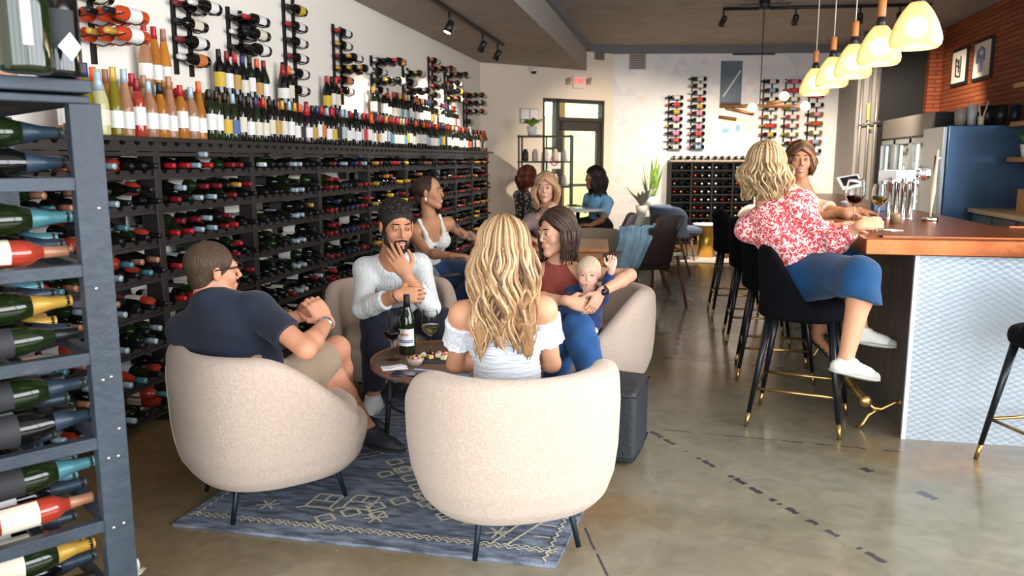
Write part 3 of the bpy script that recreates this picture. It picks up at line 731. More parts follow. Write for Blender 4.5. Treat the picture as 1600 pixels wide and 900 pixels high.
while y < 11.7:
    s = rnd()
    if i < 11: s = (rb_.choice(['riesling', 'burgundy']), rb_.choice(['rose', 'orange', 'clear', 'orange']), s[2], rb_.choice(['orange', 'tan', 'silver', 'red']))
    if i >= 34: BACK.append(((-2.895, y, ZT), (0, 0, 1), (.8, -.6, 0), *s)); y += .101; i += 1; continue
    stand(-2.895+rb_.uniform(-.006, .006), y, ZT, *s, '%s bottle, %s label, %s cap, %s in back row on rack ledge' % (GLN[s[1]], s[2], s[3], nth(i)), 'bottles standing on the rack ledge, second row')
    y += .101; i += 1
stuff_bottles(BACK, 'back_row_bottles', 'crowded bottles at the back of the ledge along the far half of the wine wall')
M_crate = mat('tan_riser_wood', '#c99a63', .6, var='#b98852', vscale=14, vstretch=(1, .15, 1))
ri = 0
for y0, y1 in ((3.85, 4.75), (4.78, 6.25), (6.5, 7.6), (7.7, 9.4), (9.5, 10.9)):
    z1 = 1.865
    mb = MB(); mb.bx(XL+.026, XL+.125, y0, y1, z1-.02, z1); mb.bx(XL+.11, XL+.125, y0, y1, ZT, z1-.02)
    for yy in (y0+.01, y1-.01): mb.bx(XL+.026, XL+.11, yy-.01, yy+.01, ZT, z1-.02)
    o = obj('riser_box', mb, M_crate, bevel=.002); tag(o, 'tan wooden riser box on the ledge behind the bottles, %s from the near end' % nth(ri), 'riser'); ri += 1
y = 3.9; i = 0
while y < 10.8:
    skip = any(a-.05 < y < a+.36 for a in (3.62, 4.50, 6.85, 9.65)) or (5.9 < y < 6.26) or (4.42 < y < 4.84) or (5.6 < y < 5.72) or (6.25 < y < 6.55) or (7.2 < y < 7.5)
    s = rnd()
    if y < 4.14: y += .088; continue
    if y < 4.42: s = ('riesling', 'orange' if i % 3 else 'rose', 'white', rb_.choice(['orange', 'tan', 'red']))
    if not skip:
        stand(XL+.076, y, 1.865, *s, '%s bottle, %s label, %s cap, on riser box, %s from near end' % (GLN[s[1]], s[2], s[3], nth(i)), 'bottles on the riser boxes'); i += 1
    y += .098 if y > 4.4 else .088
    if 7.5 < y < 8.2 and i % 2: y += .1

# metal peg racks on the wall with bottles held sideways
M_peg = mat('peg_rack_black', '#1d1b1b', .45, metal=.4)
COLS = [(3.62, {2.085: 3, 2.185: 3, 2.295: 1}, 'pink', (1.95, 2.6)), (4.50, {2.07: 1, 2.175: 1, 2.28: 1, 2.385: 2}, 'w', (1.97, 2.75)), (5.12, {2.21: 2, 2.31: 2, 2.405: 2}, 'k', (2.15, 2.48)),
        (5.93, {2.0: 1, 2.13: 1, 2.25: 1, 2.37: 1, 2.49: 1, 2.62: 1}, 'w', (1.6, 2.78)), (6.85, {2.07: 1, 2.165: 1, 2.26: 3, 2.36: 2, 2.47: 1, 2.58: 1}, 'w', (1.95, 2.64)),
        (7.75, {2.15: 1, 2.24: 3, 2.335: 1, 2.43: 3}, 'w', (1.6, 2.48)), (8.7, {2.13: 1, 2.22: 3, 2.315: 1, 2.41: 2}, 'w', (1.6, 2.48)),
        (9.65, {2.05: 1, 2.15: 1, 2.25: 1, 2.35: 3, 2.45: 1, 2.56: 3, 2.66: 1}, 'w', (1.6, 2.7)), (10.35, {2.25: 2, 2.35: 2, 2.45: 2, 2.56: 3}, 'w', (2.1, 2.6)), (11.3, {2.0: 1, 2.14: 3, 2.26: 3, 2.37: 3}, 'w', (1.6, 2.42))]
for ci, (y0, rows, tone, (za, zb)) in enumerate(COLS):
    rk = empty('peg_rack', (XL, y0, za)); tag(rk, 'black metal peg rack column on the left wall, %s from the near end' % nth(ci), 'peg rack', 'metal peg racks on the left wall')
    for dy in (.05, .21):
        obj('upright', MB().bx(0, .022, dy-.012, dy+.012, 0, zb-za), M_peg, rk)
    for ri, (z, nd) in enumerate(sorted(rows.items(), reverse=True)):
        for dy in (.05, .21):
            w = MB(); r_ = .018 if dy < .1 else .043; pts = []
            L_ = .1*nd+.01
            for t in np.linspace(0, 1, 8*nd+1):
                pts.append((.02+L_*t, dy, z-za-r_*.55-r_*.5*abs(math.sin(PI*nd*t))))
            w.tube(pts, .0035, 5, caps=False); obj('wire_cradle', w, M_peg, rk)
        for k in range(nd):
            if tone == 'pink' and z < 2.25: s = ('bordeaux', 'pink', 'white', 'gold' if z < 2.1 else 'black')
            else: s = (rb_.choice(['burgundy', 'bordeaux']), 'black', rb_.choice(['white', 'white', 'cream', 'yellow', 'white', 'orange']), rb_.choice(['black', 'gold', 'red', 'black', 'white', 'orange', 'crimson']))
            if nd > 1 and k < nd-1: s = (s[0], s[1], rb_.choice(['black', 'white']), s[3])
            x = XL+.065+.1*k
            bottle((x, y0+.29, z), (0, -1, .0), (.8, 0, rb_.uniform(-.3, .6)), *s, '%s bottle, %s label, %s cap, %s peg rack, row %s down, %s off wall' % (GLN[s[1]], s[2], s[3], nth(ci), nth(ri), nth(k)), 'bottles in the metal peg racks', full=y0 < 7)

# ------------------------------------------------------------ the near rack at the left edge
for g_ in ('black', 'green'): GL[g_].node_tree.nodes['Principled BSDF'].inputs['Coat Weight'].default_value = 0.1
M_near = mat('black_stain_window_sheen', '#303a44', .5, var='#262e36', vscale=9, vstretch=(1, 1, .25), bump=.35, bscale=30)  # same black stain as the wall rack, bluish window reflection painted into the colour
NP = V((-1.575, 1.925, 0)); na = V((.56, .83, 0)).normalized(); nn = V((-.83, .56, 0)).normalized()
Rn = frame(na, nn, V((0, 0, 1)))
nr = empty('near_wine_rack', NP); tag(nr, 'black wooden wine rack with painted window sheen in left foreground, standing magnums on top', 'wine rack')
def nb(mb, a0, a1, n0, n1, z0, z1): c = na*((a0+a1)/2)+nn*((n0+n1)/2); return mb.box((c.x, c.y, (z0+z1)/2), (a1-a0, n1-n0, z1-z0), Rn)
DEP = .36
for a_ in (0, -DEP):
    for n_ in (0, .93):
        m_ = nb(MB(), a_-.040, a_+.040, n_-.022, n_+.022, 0, 1.60)
        po = obj('post', m_, M_near, nr, bevel=.003)
        if a_ == 0 and n_ == 0:
            sc_ = MB()
            for zz, q in ((.84, -.012), (.845, .01), (.69, .02), (.61, -.014), (.61, .012), (.40, -.016), (.405, .012), (1.1, -.01), (1.32, .014)):
                c = na*q+nn*-.0215; sc_.lathe([(.0001, 0), (.0045, .0005), (.004, .002), (.0001, .0022)], (c.x, c.y, zz), 8, frame(na, V((0, 0, 1)), -nn))
            obj('screw', sc_, mat('screw_head', '#c0b6a6', .35, metal=.8), po)
NL = [1.369, 1.134, .887, .641, .393, .15]
for z in NL:
    m_ = MB(); nb(m_, -DEP, 0, -.018, .018, z, z+.035); nb(m_, -DEP, 0, .91, .95, z, z+.035)
    nb(m_, -.03, .0, .02, .91, z, z+.03); nb(m_, -DEP, -DEP+.03, .02, .91, z, z+.03); nb(m_, -.2, -.17, .02, .91, z, z+.012)
    obj('shelf', m_, M_near, nr, bevel=.002)
m_ = MB(); nb(m_, -DEP-.04, .015, -.04, .97, 1.625, 1.66); nb(m_, -DEP-.03, .01, -.03, .96, 1.597, 1.618)
obj('top_board', m_, M_near, nr, bevel=.004)
SEQ = [('champagne', 'black', 'black', 'slate'), ('champagne', 'green', 'cream', 'gold'), ('burgundy', 'black', 'grey', 'black'), ('bordeaux', 'red', 'cream', 'tan'), ('champagne', 'green', 'black', 'slate'), ('champagne', 'black', 'white', 'slate'), ('burgundy', 'green', 'black', 'black'), ('champagne', 'green', 'black', 'teal'), ('champagne', 'black', 'black', 'slate')]
for k, z in enumerate(NL):
    for i in range(7):
        for up in (0, 1):
            if up and i > 4: continue
            s = SEQ[(k*3+i*2+up*4) % 9]; off = .085+.118*i+(.059 if up else 0)
            r_ = .0445 if s[0] == 'champagne' else .04
            c = NP+na*(-DEP+.02+rb_.uniform(-.01, .015))+nn*off
            bottle((c.x, c.y, z+.030+r_+(.078 if up else 0)), na+V((0, 0, rb_.uniform(-.02, .03))), (-nn+V((0, 0, rb_.uniform(-.2, .9)))), *s,
                   '%s %s bottle, %s foil, near rack shelf %s down, %s%s in' % (GLN[s[1]], s[0], s[3], nth(k), 'upper ' if up else '', nth(i)), 'bottles lying in the near rack', nm='stored_bottle')
# magnums on top
for (u, d, sc_, s, lb) in ((92, 2.12, 1.30, ('champagne', 'black', 'black', 'black'), 'big dark magnum standing on the near rack, close to its corner post'),
                          (44, 2.02, 1.36, ('champagne', 'green', 'white', 'gold'), 'big green magnum with a narrow white label on the near rack'),
                          (4, 2.35, 1.05, ('bordeaux', 'rose', 'sky', 'pink'), 'rosé bottle at the left edge of the frame on the near rack')):
    p = at(u, 125, d); p.z = 1.66; ca = V((-p.x, -p.y, 0)).normalized()
    face = RZ(-.5 if u > 60 else 1.15 if u > 20 else -.6) @ ca
    o = bottle(p, (0, 0, 1), face, *s, lb, None, scale=sc_)
    if u == 44:
        [bpy.data.objects.remove(c_) for c_ in kids(o) if c_.name.startswith('label')]
        lm_ = MB(); qc = o.matrix_world.to_3x3().inverted() @ (-ca*-1); q0_ = math.atan2(qc.y, qc.x)+.12; lm_.surf([[V((.0458*math.cos(q), .0458*math.sin(q), zz)) for q in np.linspace(q0_-.17, q0_+.17, 5)] for zz in (.045, .20)])
        obj('label', lm_, m_lab('cream'), o)
    if u == 92:
        tc_ = at(111, 73, 2.02); tm_ = MB(); rx_ = V((ca.y, -ca.x, 0)) * -1
        tm_.add([tc_-rx_*.028, tc_+V((0, 0, .034)), tc_+rx_*.022, tc_-V((0, 0, .034)), tc_+ca*-.001], [(0, 1, 2, 3)])
        tg_ = obj('neck_tag', tm_, m_lab('white')); tg_.parent = o; bpy.context.view_layer.update(); tg_.matrix_parent_inverse = o.matrix_world.inverted()
    if u == -1:
        t = MB(); q = RZ(.9) @ V((1, 0, 0))
        t.add([V((.047, .01, .12)), V((.05, .028, .145)), V((.047, .045, .12)), V((.049, .028, .09))], [(0, 1, 2, 3)]); obj('neck_tag', t, m_lab('white'), o)

# ------------------------------------------------------------ the rack and pegs on the far wall
q0 = onB(1042, 330); q1 = onB(1168, 330); wd = (q1-q0).length; base = V((q0.x, q0.y, 0))+n3*.02
br = empty('far_wine_rack', base); tag(br, 'black wine rack full of bottles against the far triangle patterned wall', 'wine rack')
NC, NR, zt = 12, 10, 1.42
mb = MB()
def bb(mb, s0, s1, t0, t1, z0, z1): c = d3*((s0+s1)/2)+n3*((t0+t1)/2); return mb.box((c.x, c.y, (z0+z1)/2), (s1-s0, t1-t0, z1-z0), Rb)
for i in range(0, NC+1, 3): obj('post', bb(MB(), wd*i/NC-.015, wd*i/NC+.015, 0, .3, 0, zt), M_black, br)
for j in range(NR+1): obj('shelf', bb(MB(), 0, wd, .02, .3, .05+j*(zt-.05)/NR-.022, .05+j*(zt-.05)/NR), M_black, br)
obj('back_panel', bb(MB(), 0, wd, .0, .015, 0, zt), mat('rack_back', '#3e3c40', .7), br)
obj('top_board', bb(MB(), -.02, wd+.02, 0, .32, zt, zt+.03), mat('taupe_top', '#9b8c80', .6), br)
cw = wd/NC; rh = (zt-.05)/NR
pal = {3: 'orange', 4: 'white', 5: 'white', 6: 'white', 8: 'black', 9: 'silver', 10: 'white'}
FAR = []
for j in range(0, NR):
    for i in range(NC):
        if i < 2 and j < NR-5: continue
        if rb_.random() < .06: continue
        cc = pal.get(i, 'black') if rb_.random() < .75 else rb_.choice(['black', 'gold', 'red'])
        c = base+d3*(cw*(i+.5))+n3*.02; z = .05+j*rh+.041
        FAR.append(((c.x, c.y, z), n3, (0, 0, 1), 'bordeaux', 'black', 'white', cc)); continue
        bottle((c.x, c.y, z), n3, (0, 0, 1), 'bordeaux', 'black', 'white', cc, '%s-capped bottle end in far wall rack, row %s from top, %s from left' % (cc, nth(NR-1-j), nth(i)), 'bottles in the far wall rack', full=False)
stuff_bottles(FAR, 'far_rack_bottles', 'bottle ends filling the black wine rack on the far wall')
for i in range(11):
    c = base+d3*(cw*(i+.6))+n3*.02
    s = rb_.choice(['white', 'cream', 'grey'])
    bottle((c.x, c.y, zt+.03+.039), n3, (0, 0, 1), 'bordeaux', 'black', s, rb_.choice(['white', 'black', 'silver']), 'bottle lying on top of the far wall rack, %s from the left' % nth(i), 'bottles lying on top of the far rack', full=False)
lc2 = ['white', 'white', 'sky', 'red', 'pink', 'white', 'yellow', 'red', 'white', 'pink', 'white']
BC = [(1050, 153, 230, 8, 'left stepped peg rack, first column'), (1085, 124, 230, 11, 'left stepped peg rack, second column'), (1196, 128, 224, 8, 'right peg rack, first column'), (1230, 128, 224, 8, 'right peg rack, second column'), (1266, 150, 236, 7, 'right peg rack, third column')]
for gi, (u, v0, v1, n_, nm) in enumerate(BC):
    pa = onB(u, v0); pb = onB(u, v1); rk = empty('peg_rack', pb); tag(rk, 'black metal peg rack upright on the far wall: '+nm, 'peg rack', 'metal peg racks on the far wall')
    for s_ in (-.08, .06):
        c = d3*s_+n3*.02; obj('upright', MB().box((c.x, c.y, (pa.z-pb.z)/2), (.024, .024, pa.z-pb.z+.1), Rb), M_peg, rk)
    for j in range(n_):
        z = pa.z+(pb.z-pa.z)*j/(n_-1)
        for s_ in (-.08, .06): c = V((0, 0, z-pb.z-.03))+d3*s_; obj('peg', MB().cyl(c+n3*.02, c+n3*.16, .004, 5), M_peg, rk)
        lcx = lc2[(j*3+gi*5) % 11]; cc = rb_.choice(['red', 'black', 'pink', 'gold', 'white'])
        gx = 'olive' if (gi > 1 and rb_.random() < .35) else 'red' if (gi > 1 and rb_.random() < .3) else 'black'
        p = V((pb.x, pb.y, z))+n3*.09+d3*.15
        bottle(p, -d3, (n3.x, n3.y, .2), 'bordeaux', gx, lcx, cc, '%s bottle, %s label, far wall %s, %s down' % (GLN[gx], lcx, nm, nth(j)), 'bottles in the far peg racks', full=False)
# ------------------------------------------------------------ furniture
def rz_of(f): return math.atan2(-f[0], f[1])
def smax(a, b, k): return -smin(-a, -b, k)
M_boucle = mat('cream_boucle', '#cfb9a8', .95, var='#c3ad9b', vscale=90, bump=.7, bscale=220, sheen=.3)
M_legm = mat('black_metal_leg', '#1d2a33', .4, metal=.5)
M_pipe = mat('seam_piping', '#b9a692', .9)
PZ = np.array([.07, .125, .15, .20, .28, .38, .55, .71], dtype=np.float32); PA = np.array([.20, .275, .322, .362, .388, .400, .405, .396], dtype=np.float32)
def tub_fn(x, y, z):
    a = np.interp(np.clip(z, .07, .71), PZ, PA).astype(np.float32)
    rr = (np.abs(x/a)**2.5+np.abs(y/(a*.98))**2.5+1e-9)**(1/2.5); d = (rr-1)*a*.9
    t = np.clip((y+.16)/.52, 0, 1); zt = .695-.29*(t*t*(3-2*t))
    d = smax(d, (z-zt)*.9, .055); d = smax(d, .128-z, .05)
    ai = a-.09; yi = np.minimum(y, .06)-.0
    di = (np.sqrt((x/ai)**2+(yi/ai)**2+1e-9)-1)*ai; di = np.maximum(di, .36-z)
    return smax(d, -di, .045)
sd = SDF(.0115); sd.fun(tub_fn, (-.45, -.45, .08), (.45, .45, .76), .001)
ME_shell = sd.mesh('shell', M_boucle)
def cush_fn(x, y, z):
    r = (np.abs(x/.295)**3+np.abs((y-.03)/.315)**3+1e-9)**(1/3); d = (r-1)*.29
    return smax(d, np.abs(z-.37)-.055, .05)
sd = SDF(.0125); sd.fun(cush_fn, (-.34, -.34, .28), (.34, .40, .48), .001); ME_cush = sd.mesh('seat_cushion', M_boucle)
def leg_bent(x, y, top=.165, r=.0115):
    sx, sy = math.copysign(1, x), math.copysign(1, y)
    return MB().tube([(x*.78, y*.78, top+.012), (x*.86, y*.86, top-.012), (x*.92, y*.92, top*.55), (x, y, 0.0)], [r*1.1, r*1.1, r, r*.9], 8)
def tub_chair():
    t = empty('tub_armchair'); link('shell', ME_shell, t); link('seat_cushion', ME_cush, t)
    for x in (-.2, .2):
        for y in (-.24, .24): obj('leg', leg_bent(x, y), M_legm, t)
    return t
tc = tub_chair(); TT = tree(tc)
tub = [((-.608, 2.935), (-.45, .89), 'cream tub armchair in the foreground, back to the viewer, under the blonde woman'),
       ((-1.676, 3.03), (.69, .73), 'cream tub armchair on the left, back to the viewer, under the man in navy'),
       ((-1.70, 4.60), (.42, -.90), 'cream tub armchair facing the viewer, under the bearded man'),
       ((-.53, 4.72), (-.66, -.75), 'cream tub armchair on the right, under the woman in the rust top')]
for i, (p, f, lb) in enumerate(tub):
    o = tc if i == 0 else copy_tree(TT); o.location = (p[0], p[1], .013); o.rotation_euler = (0, 0, rz_of(f)); tag(o, lb, 'armchair', 'cream tub armchairs around the round table')
    if i == 1:
        for q in (math.radians(256), math.radians(100)):
            pts = []
            for z in np.linspace(.17, .61, 11):
                a = float(np.interp(z, PZ, PA))+.001; cx, cy = math.cos(q+(.62-z)*.25), math.sin(q+(.62-z)*.25)
                k = (abs(cx)**2.5+abs(cy/.98)**2.5)**(1/2.5); pts.append((a*cx/k, a*cy/k, z))
            if q > 3: obj('piping', MB().tube(pts, .0035, 6), M_pipe, o)

# rug
def rug_pt(s, t, z=0.0):
    a = V((-1.94, 2.68, 0)).lerp(V((-.386, 2.655, 0)), s); b = V((-1.80, 5.0, 0)).lerp(V((-.17, 5.0, 0)), s); p = a.lerp(b, t); p.z = z; return p
NSX, NSY = 24, 36
mb = MB(); rows = []
for j in range(NSY+1):
    t = j/NSY; rows.append([rug_pt(i/NSX, t, .012+.0012*math.sin(i*1.7+j*.9)) for i in range(NSX+1)])
mb.surf(rows)
ed = [rug_pt(i/NSX, 0) for i in range(NSX+1)]+[rug_pt(1, j/NSY) for j in range(1, NSY+1)]+[rug_pt(1-i/NSX, 1) for i in range(1, NSX+1)]+[rug_pt(0, 1-j/NSY) for j in range(1, NSY)]
ed.append(ed[0]); mb.surf([[V((p.x, p.y, .0005)) for p in ed], [V((p.x, p.y, .0125)) for p in ed]])
M_rug = mat('rug_wool', '#8a93a2', .98, var='#4a5362', vscale=30, vstretch=(.35, 1.2, 1), bump=.8, bscale=160)
rug = obj('rug', mb, M_rug); tag(rug, 'slate blue wool rug with cream geometric lines under the cream armchairs', 'rug')
M_rugl = mat('rug_cream_yarn', '#ddd5bf', .98, var='#b9b29f', vscale=60, bump=.8, bscale=200)
rp = MB(); WR, HR = 1.58, 2.33
def rl(x0, y0, x1, y1, w=.012):
    n = max(2, int(math.hypot(x1-x0, y1-y0)/.03)); dx, dy = x1-x0, y1-y0; L_ = math.hypot(dx, dy); nx, ny = -dy/L_*w/2, dx/L_*w/2
    ro = []
    for sgn in (-1, 1):
        ro.append([rug_pt((x0+dx*i/n+nx*sgn)/WR, (y0+dy*i/n+ny*sgn)/HR, .0152+.001*(i % 2)) for i in range(n+1)])
    rp.surf(ro)
def zig(x0, y0, x1, y1, amp=.010, st=.02):
    n = int(math.hypot(x1-x0, y1-y0)/st); dx, dy = (x1-x0)/n, (y1-y0)/n; L_ = math.hypot(dx, dy); px, py = -dy/L_*amp, dx/L_*amp
    for i in range(n): s = 1 if i % 2 else -1; rl(x0+dx*i+px*s, y0+dy*i+py*s, x0+dx*(i+1)-px*s, y0+dy*(i+1)-py*s, .008)
zig(.02, .09, 1.56, .09); zig(.02, .11, 1.56, .11); zig(1.53, .02, 1.53, 2.3, .008); zig(.04, .1, .04, 2.3, .008); zig(.03, 2.24, 1.55, 2.24)
def star(x, y, r=.05):
    for a in (0, 60, 120): c, s = math.cos(math.radians(a+20))*r, math.sin(math.radians(a+20))*r; rl(x-c, y-s, x+c, y+s, .011)
def ladder(x, y, w=.11, h=.13):
    rl(x, y, x+w, y); rl(x, y+h, x+w, y+h); rl(x, y, x, y+h); rl(x+w, y, x+w, y+h); rl(x, y+h*.5, x+w, y+h*.5); rl(x+w*.5, y+h*.5, x+w*.5, y+h)
    rl(x, y, x-.03, y-.02); rl(x+w, y, x+w+.03, y-.02)
for x, y in ((.28, .24), (.78, .22), (1.30, .20), (.30, .78), (1.25, .85), (.80, 1.5), (.2, 1.4), (1.35, 1.5)): star(x, y)
for x, y in ((.44, .26), (.60, .28), (1.06, .30), (.15, .5), (.62, .98), (.95, 1.35)): ladder(x, y)
def diam(x, y, r=.05): rl(x-r, y, x, y+r); rl(x, y+r, x+r, y); rl(x+r, y, x, y-r); rl(x, y-r, x-r, y)
for k in range(7): diam(.58+.075*k, .17+.075*k, .045); diam(.70+.075*k, .17+.075*k, .04) if k % 2 else None
for k in range(7): diam(1.05-.075*k, .30+.085*k, .045); diam(.62+.07*k, .66+.07*k, .04)
rl(1.12, .28, 1.52, .52); rl(1.14, .24, 1.54, .48); rl(1.30, .10, 1.40, .40); rl(1.36, .10, 1.46, .36)
rl(.06, .5, .5, .9); rl(.06, .54, .48, .94); rl(.5, .9, .1, 1.4); rl(1.5, .9, 1.0, 1.3)
for k in range(9): rl(1.44+.004*k, .2+.1*k, 1.51, .2+.1*k, .009)
obj('cream_pattern', rp, M_rugl, rug)

# round table
tp = at(707, 560, 3.86); TZ = .48; tp.z = 0
M_tw = mat('brown_table_wood', '#7b6250', .45, var='#674f3f', vscale=10, vstretch=(1, 6, 1), spec=.5, coat=.2)
rt = empty('round_coffee_table', (tp.x, tp.y, .013)); tag(rt, 'round brown wooden coffee table with thin black legs between the armchairs', 'table')
obj('tabletop', MB().lathe([(.0001, TZ-.055), (.36, TZ-.055), (.395, TZ-.045), (.405, TZ-.035), (.405, TZ-.018), (.398, TZ-.013), (.0001, TZ-.013)], n=56), M_tw, rt)
obj('rim', MB().lathe([(.396, TZ-.0131), (.400, TZ-.008), (.404, TZ-.0135)], n=56), mat('copper_rim', '#b07a4e', .35, metal=.6), rt)
for q in (20, 110, 200, 290):
    c, s = math.cos(math.radians(q)), math.sin(math.radians(q)); obj('leg', MB().tube([(c*.30, s*.30, TZ-.05), (c*.34, s*.34, 0)], .0125, 8), M_track, rt)
obj('lower_ring', MB().tube([(math.cos(a)*.315, math.sin(a)*.315, .26) for a in np.linspace(0, 2*PI, 33)], .006, 6), M_track, rt)
def tt(u, v, dz=0.0): return fl(u, v, TZ+dz)
M_glass = mat('clear_glass', '#ffffff', .02, trans=1.0, ior=1.12, spec=.6)
def wine(col): return mat('wine_'+col, {'red': '#3a0510', 'white': '#e8cf72', 'amber': '#e08a22'}[col], .05, trans=.0 if col == 'red' else .55, ior=1.33, coat=.3)
def wine_glass(p, w, lb, s=1.0, fill=.35):
    o = empty('wine_glass', p); tag(o, lb, 'wine glass')
    pr_ = [(.0001, .0), (.036, .0), (.036, .002), (.012, .005), (.004, .012), (.0035, .085), (.010, .094), (.030, .108), (.042, .130), (.0445, .150), (.042, .175), (.0386, .195), (.0349, .2135), (.0345, .215), (.0338, .2155), (.0334, .215), (.0334, .2135), (.0372, .195), (.0405, .175), (.043, .150), (.0405, .131), (.029, .110), (.008, .097), (.0001, .096)]
    obj('bowl', MB().lathe([(r*s, z*s) for r, z in pr_], n=24), M_glass, o)
    zf = .105+fill*.11; pts = [(.0001, .0985)]
    for r, z in ((.0075, .099), (.028, .112), (.0395, .132), (.042, .150), (.0395, .175), (.036, .2)):
        if z < zf: pts.append((r, z))
    rl_ = [r for r, z in ((.028, .112), (.0395, .132), (.042, .150), (.0395, .175))]
    pts += [(float(np.interp(zf, [.099, .112, .132, .15, .175], [.0075, .028, .0395, .042, .0395])), zf), (.0001, zf)]
    obj('wine', MB().lathe([(r*s*.985, z*s) for r, z in pts], n=22), wine(w), o)
    return o
wine_glass(tt(614, 562, 0), 'red', 'stemmed glass of dark red wine in front of the bottle on the coffee table')
wine_glass(tt(621, 547), 'amber', 'stemmed glass of amber drink just behind the red wine glass on the coffee table', fill=.55)
wine_glass(tt(673, 553), 'white', 'stemmed glass of white wine on the coffee table right of the wine bottle', s=1.05)
bo = bottle(tt(637, 552), (0, 0, 1), (-.1, -1, 0), 'burgundy', 'green', 'white', 'black', 'dark wine bottle with red lettered white label standing on the coffee table', None, scale=1.02)
mb = MB()
for z, c0, c1 in ((.105, -.6, .5), (.098, -.5, .6)):
    mb.surf([[V((.0421*math.cos(q), .0421*math.sin(q), zz)) for q in np.linspace(c0, c1, 7)] for zz in (z-.002, z+.003)])
obj('red_lettering', mb, mat('label_red_ink', '#c8584f', .7), bo)
mb = MB()
for z in (.072, .064): mb.surf([[V((.0421*math.cos(q), .0421*math.sin(q), zz)) for q in np.linspace(-1.2, 1.2, 11)] for zz in (z-.003, z+.003)])
obj('blue_band', mb, mat('label_blue_ink', '#5c7391', .7), bo)
p = tt(649, 571); o = empty('snack_bowl', p); tag(o, 'small clear bowl of nuts and dried fruit on the coffee table', 'bowl')
obj('bowl', MB().lathe([(.0001, 0), (.022, 0), (.036, .016), (.043, .040), (.041, .040), (.033, .017), (.020, .004), (.0001, .004)], n=20), mat('pinkish_glass', '#e8cfc0', .1, trans=.5, coat=.3), o)
rn = random.Random(5)
for k in range(26):
    a = rn.uniform(0, 2*PI); r_ = rn.uniform(0, .030); n_ = MB().ball((0, 0, 0), .0085, 6, sc=(1.3, .9, .8), M=Matrix.Rotation(rn.uniform(0, 3), 3, 'Z'))
    q = obj('snack_piece', n_, [mat('nut_tan', '#c08a58', .6), mat('berry_dark', '#4a1a28', .4), mat('nut_pale', '#dcb98c', .6)][k % 3], None, p+V((r_*math.cos(a), r_*math.sin(a), .036+.008*(1-r_/.03)+rn.uniform(0, .004))))
    tag(q, ['tan nut in the clear bowl on the coffee table', 'dark dried berry in the clear bowl on the coffee table', 'pale nut in the clear bowl on the coffee table'][k % 3], 'snack', ['tan nuts in the bowl', 'dark berries in the bowl', 'pale nuts in the bowl'][k % 3])
p = tt(688, 563); o = obj('slate_board', MB().box((0, 0, .006), (.25, .13, .010), RZ(.15)), mat('slate', '#2c3032', .6), None, p, bevel=.002); tag(o, 'dark slate serving board holding cheese and cured meat on the coffee table', 'serving board')
k = 0
for dx, dy, c, nm, lb in ((-.09, .02, '#ead9a4', 'cheese_wedge', 'pale cheese wedge at the left end of the slate board'), (-.05, -.02, '#d9a55e', 'cheese_wedge', 'golden cheese wedge near the front of the slate board'), (-.01, .02, '#efe1b4', 'cheese_wedge', 'pale cheese wedge in the middle of the slate board'),
                      (.03, -.02, '#f0e2a8', 'cheese_wedge', 'yellow cheese wedge at the front right of the slate board')):
    q = obj(nm, MB().prism([(-.02, -.014), (.024, 0), (-.02, .014)], 0, .018, RZ(rn.uniform(0, 3))), mat('cheese_'+str(k), c, .6), None, p+V((dx, dy, .0125)), bevel=.002); tag(q, lb, 'cheese'); k += 1
for dx, dy, lb in ((.02, .035, 'pink folded slice of cured meat behind the cheese on the slate board'), (.06, .015, 'pink folded slice of cured meat at the right of the slate board'), (.09, -.01, 'pink folded slice of cured meat at the right tip of the slate board'), (-.03, .045, 'pink folded slice of cured meat at the back of the slate board')):
    rr = [[V((x*.028*math.cos(a)*(1+.2*math.sin(3*a)), x*.028*math.sin(a), .002+.016*x*abs(math.sin(2*a+dx*40)))) for a in np.linspace(0, 2*PI, 18)] for x in (.05, .5, 1)]
    q = obj('cured_meat', MB().surf(rr), mat('cured_meat', '#c9606a', .5, var='#e0a09c', vscale=60), None, p+V((dx, dy, .0125))); tag(q, lb, 'cured meat')
q = obj('folded_napkin', MB().box((0, 0, .004), (.12, .07, .006), RZ(.5)).box((.01, .01, .009), (.08, .05, .004), RZ(.9)), mat('napkin_white', '#e6e4e6', .8), None, tt(616, 576), bevel=.002); tag(q, 'crumpled white paper napkin at the left front of the coffee table', 'napkin')
q = obj('phone', MB().box((0, 0, .005), (.15, .075, .009), RZ(.1)), mat('phone_navy', '#1f2a44', .2, coat=.5), None, tt(637, 586), bevel=.003); tag(q, 'dark navy phone lying at the front of the coffee table', 'phone')
obj('camera_island', MB().box((-.05, .015, .0105), (.03, .03, .002), RZ(.1)), M_can, q)
q = obj('menu_card', MB().box((0, 0, .002), (.11, .05, .003), RZ(-.1)), mat('card_blue', '#5c6c92', .6), None, tt(662, 580)); tag(q, 'small blue and white card beside the snack bowl on the coffee table', 'card')
obj('white_strip', MB().box((0, .008, .004), (.10, .012, .001), RZ(-.1)), mat('napkin_white'), q)

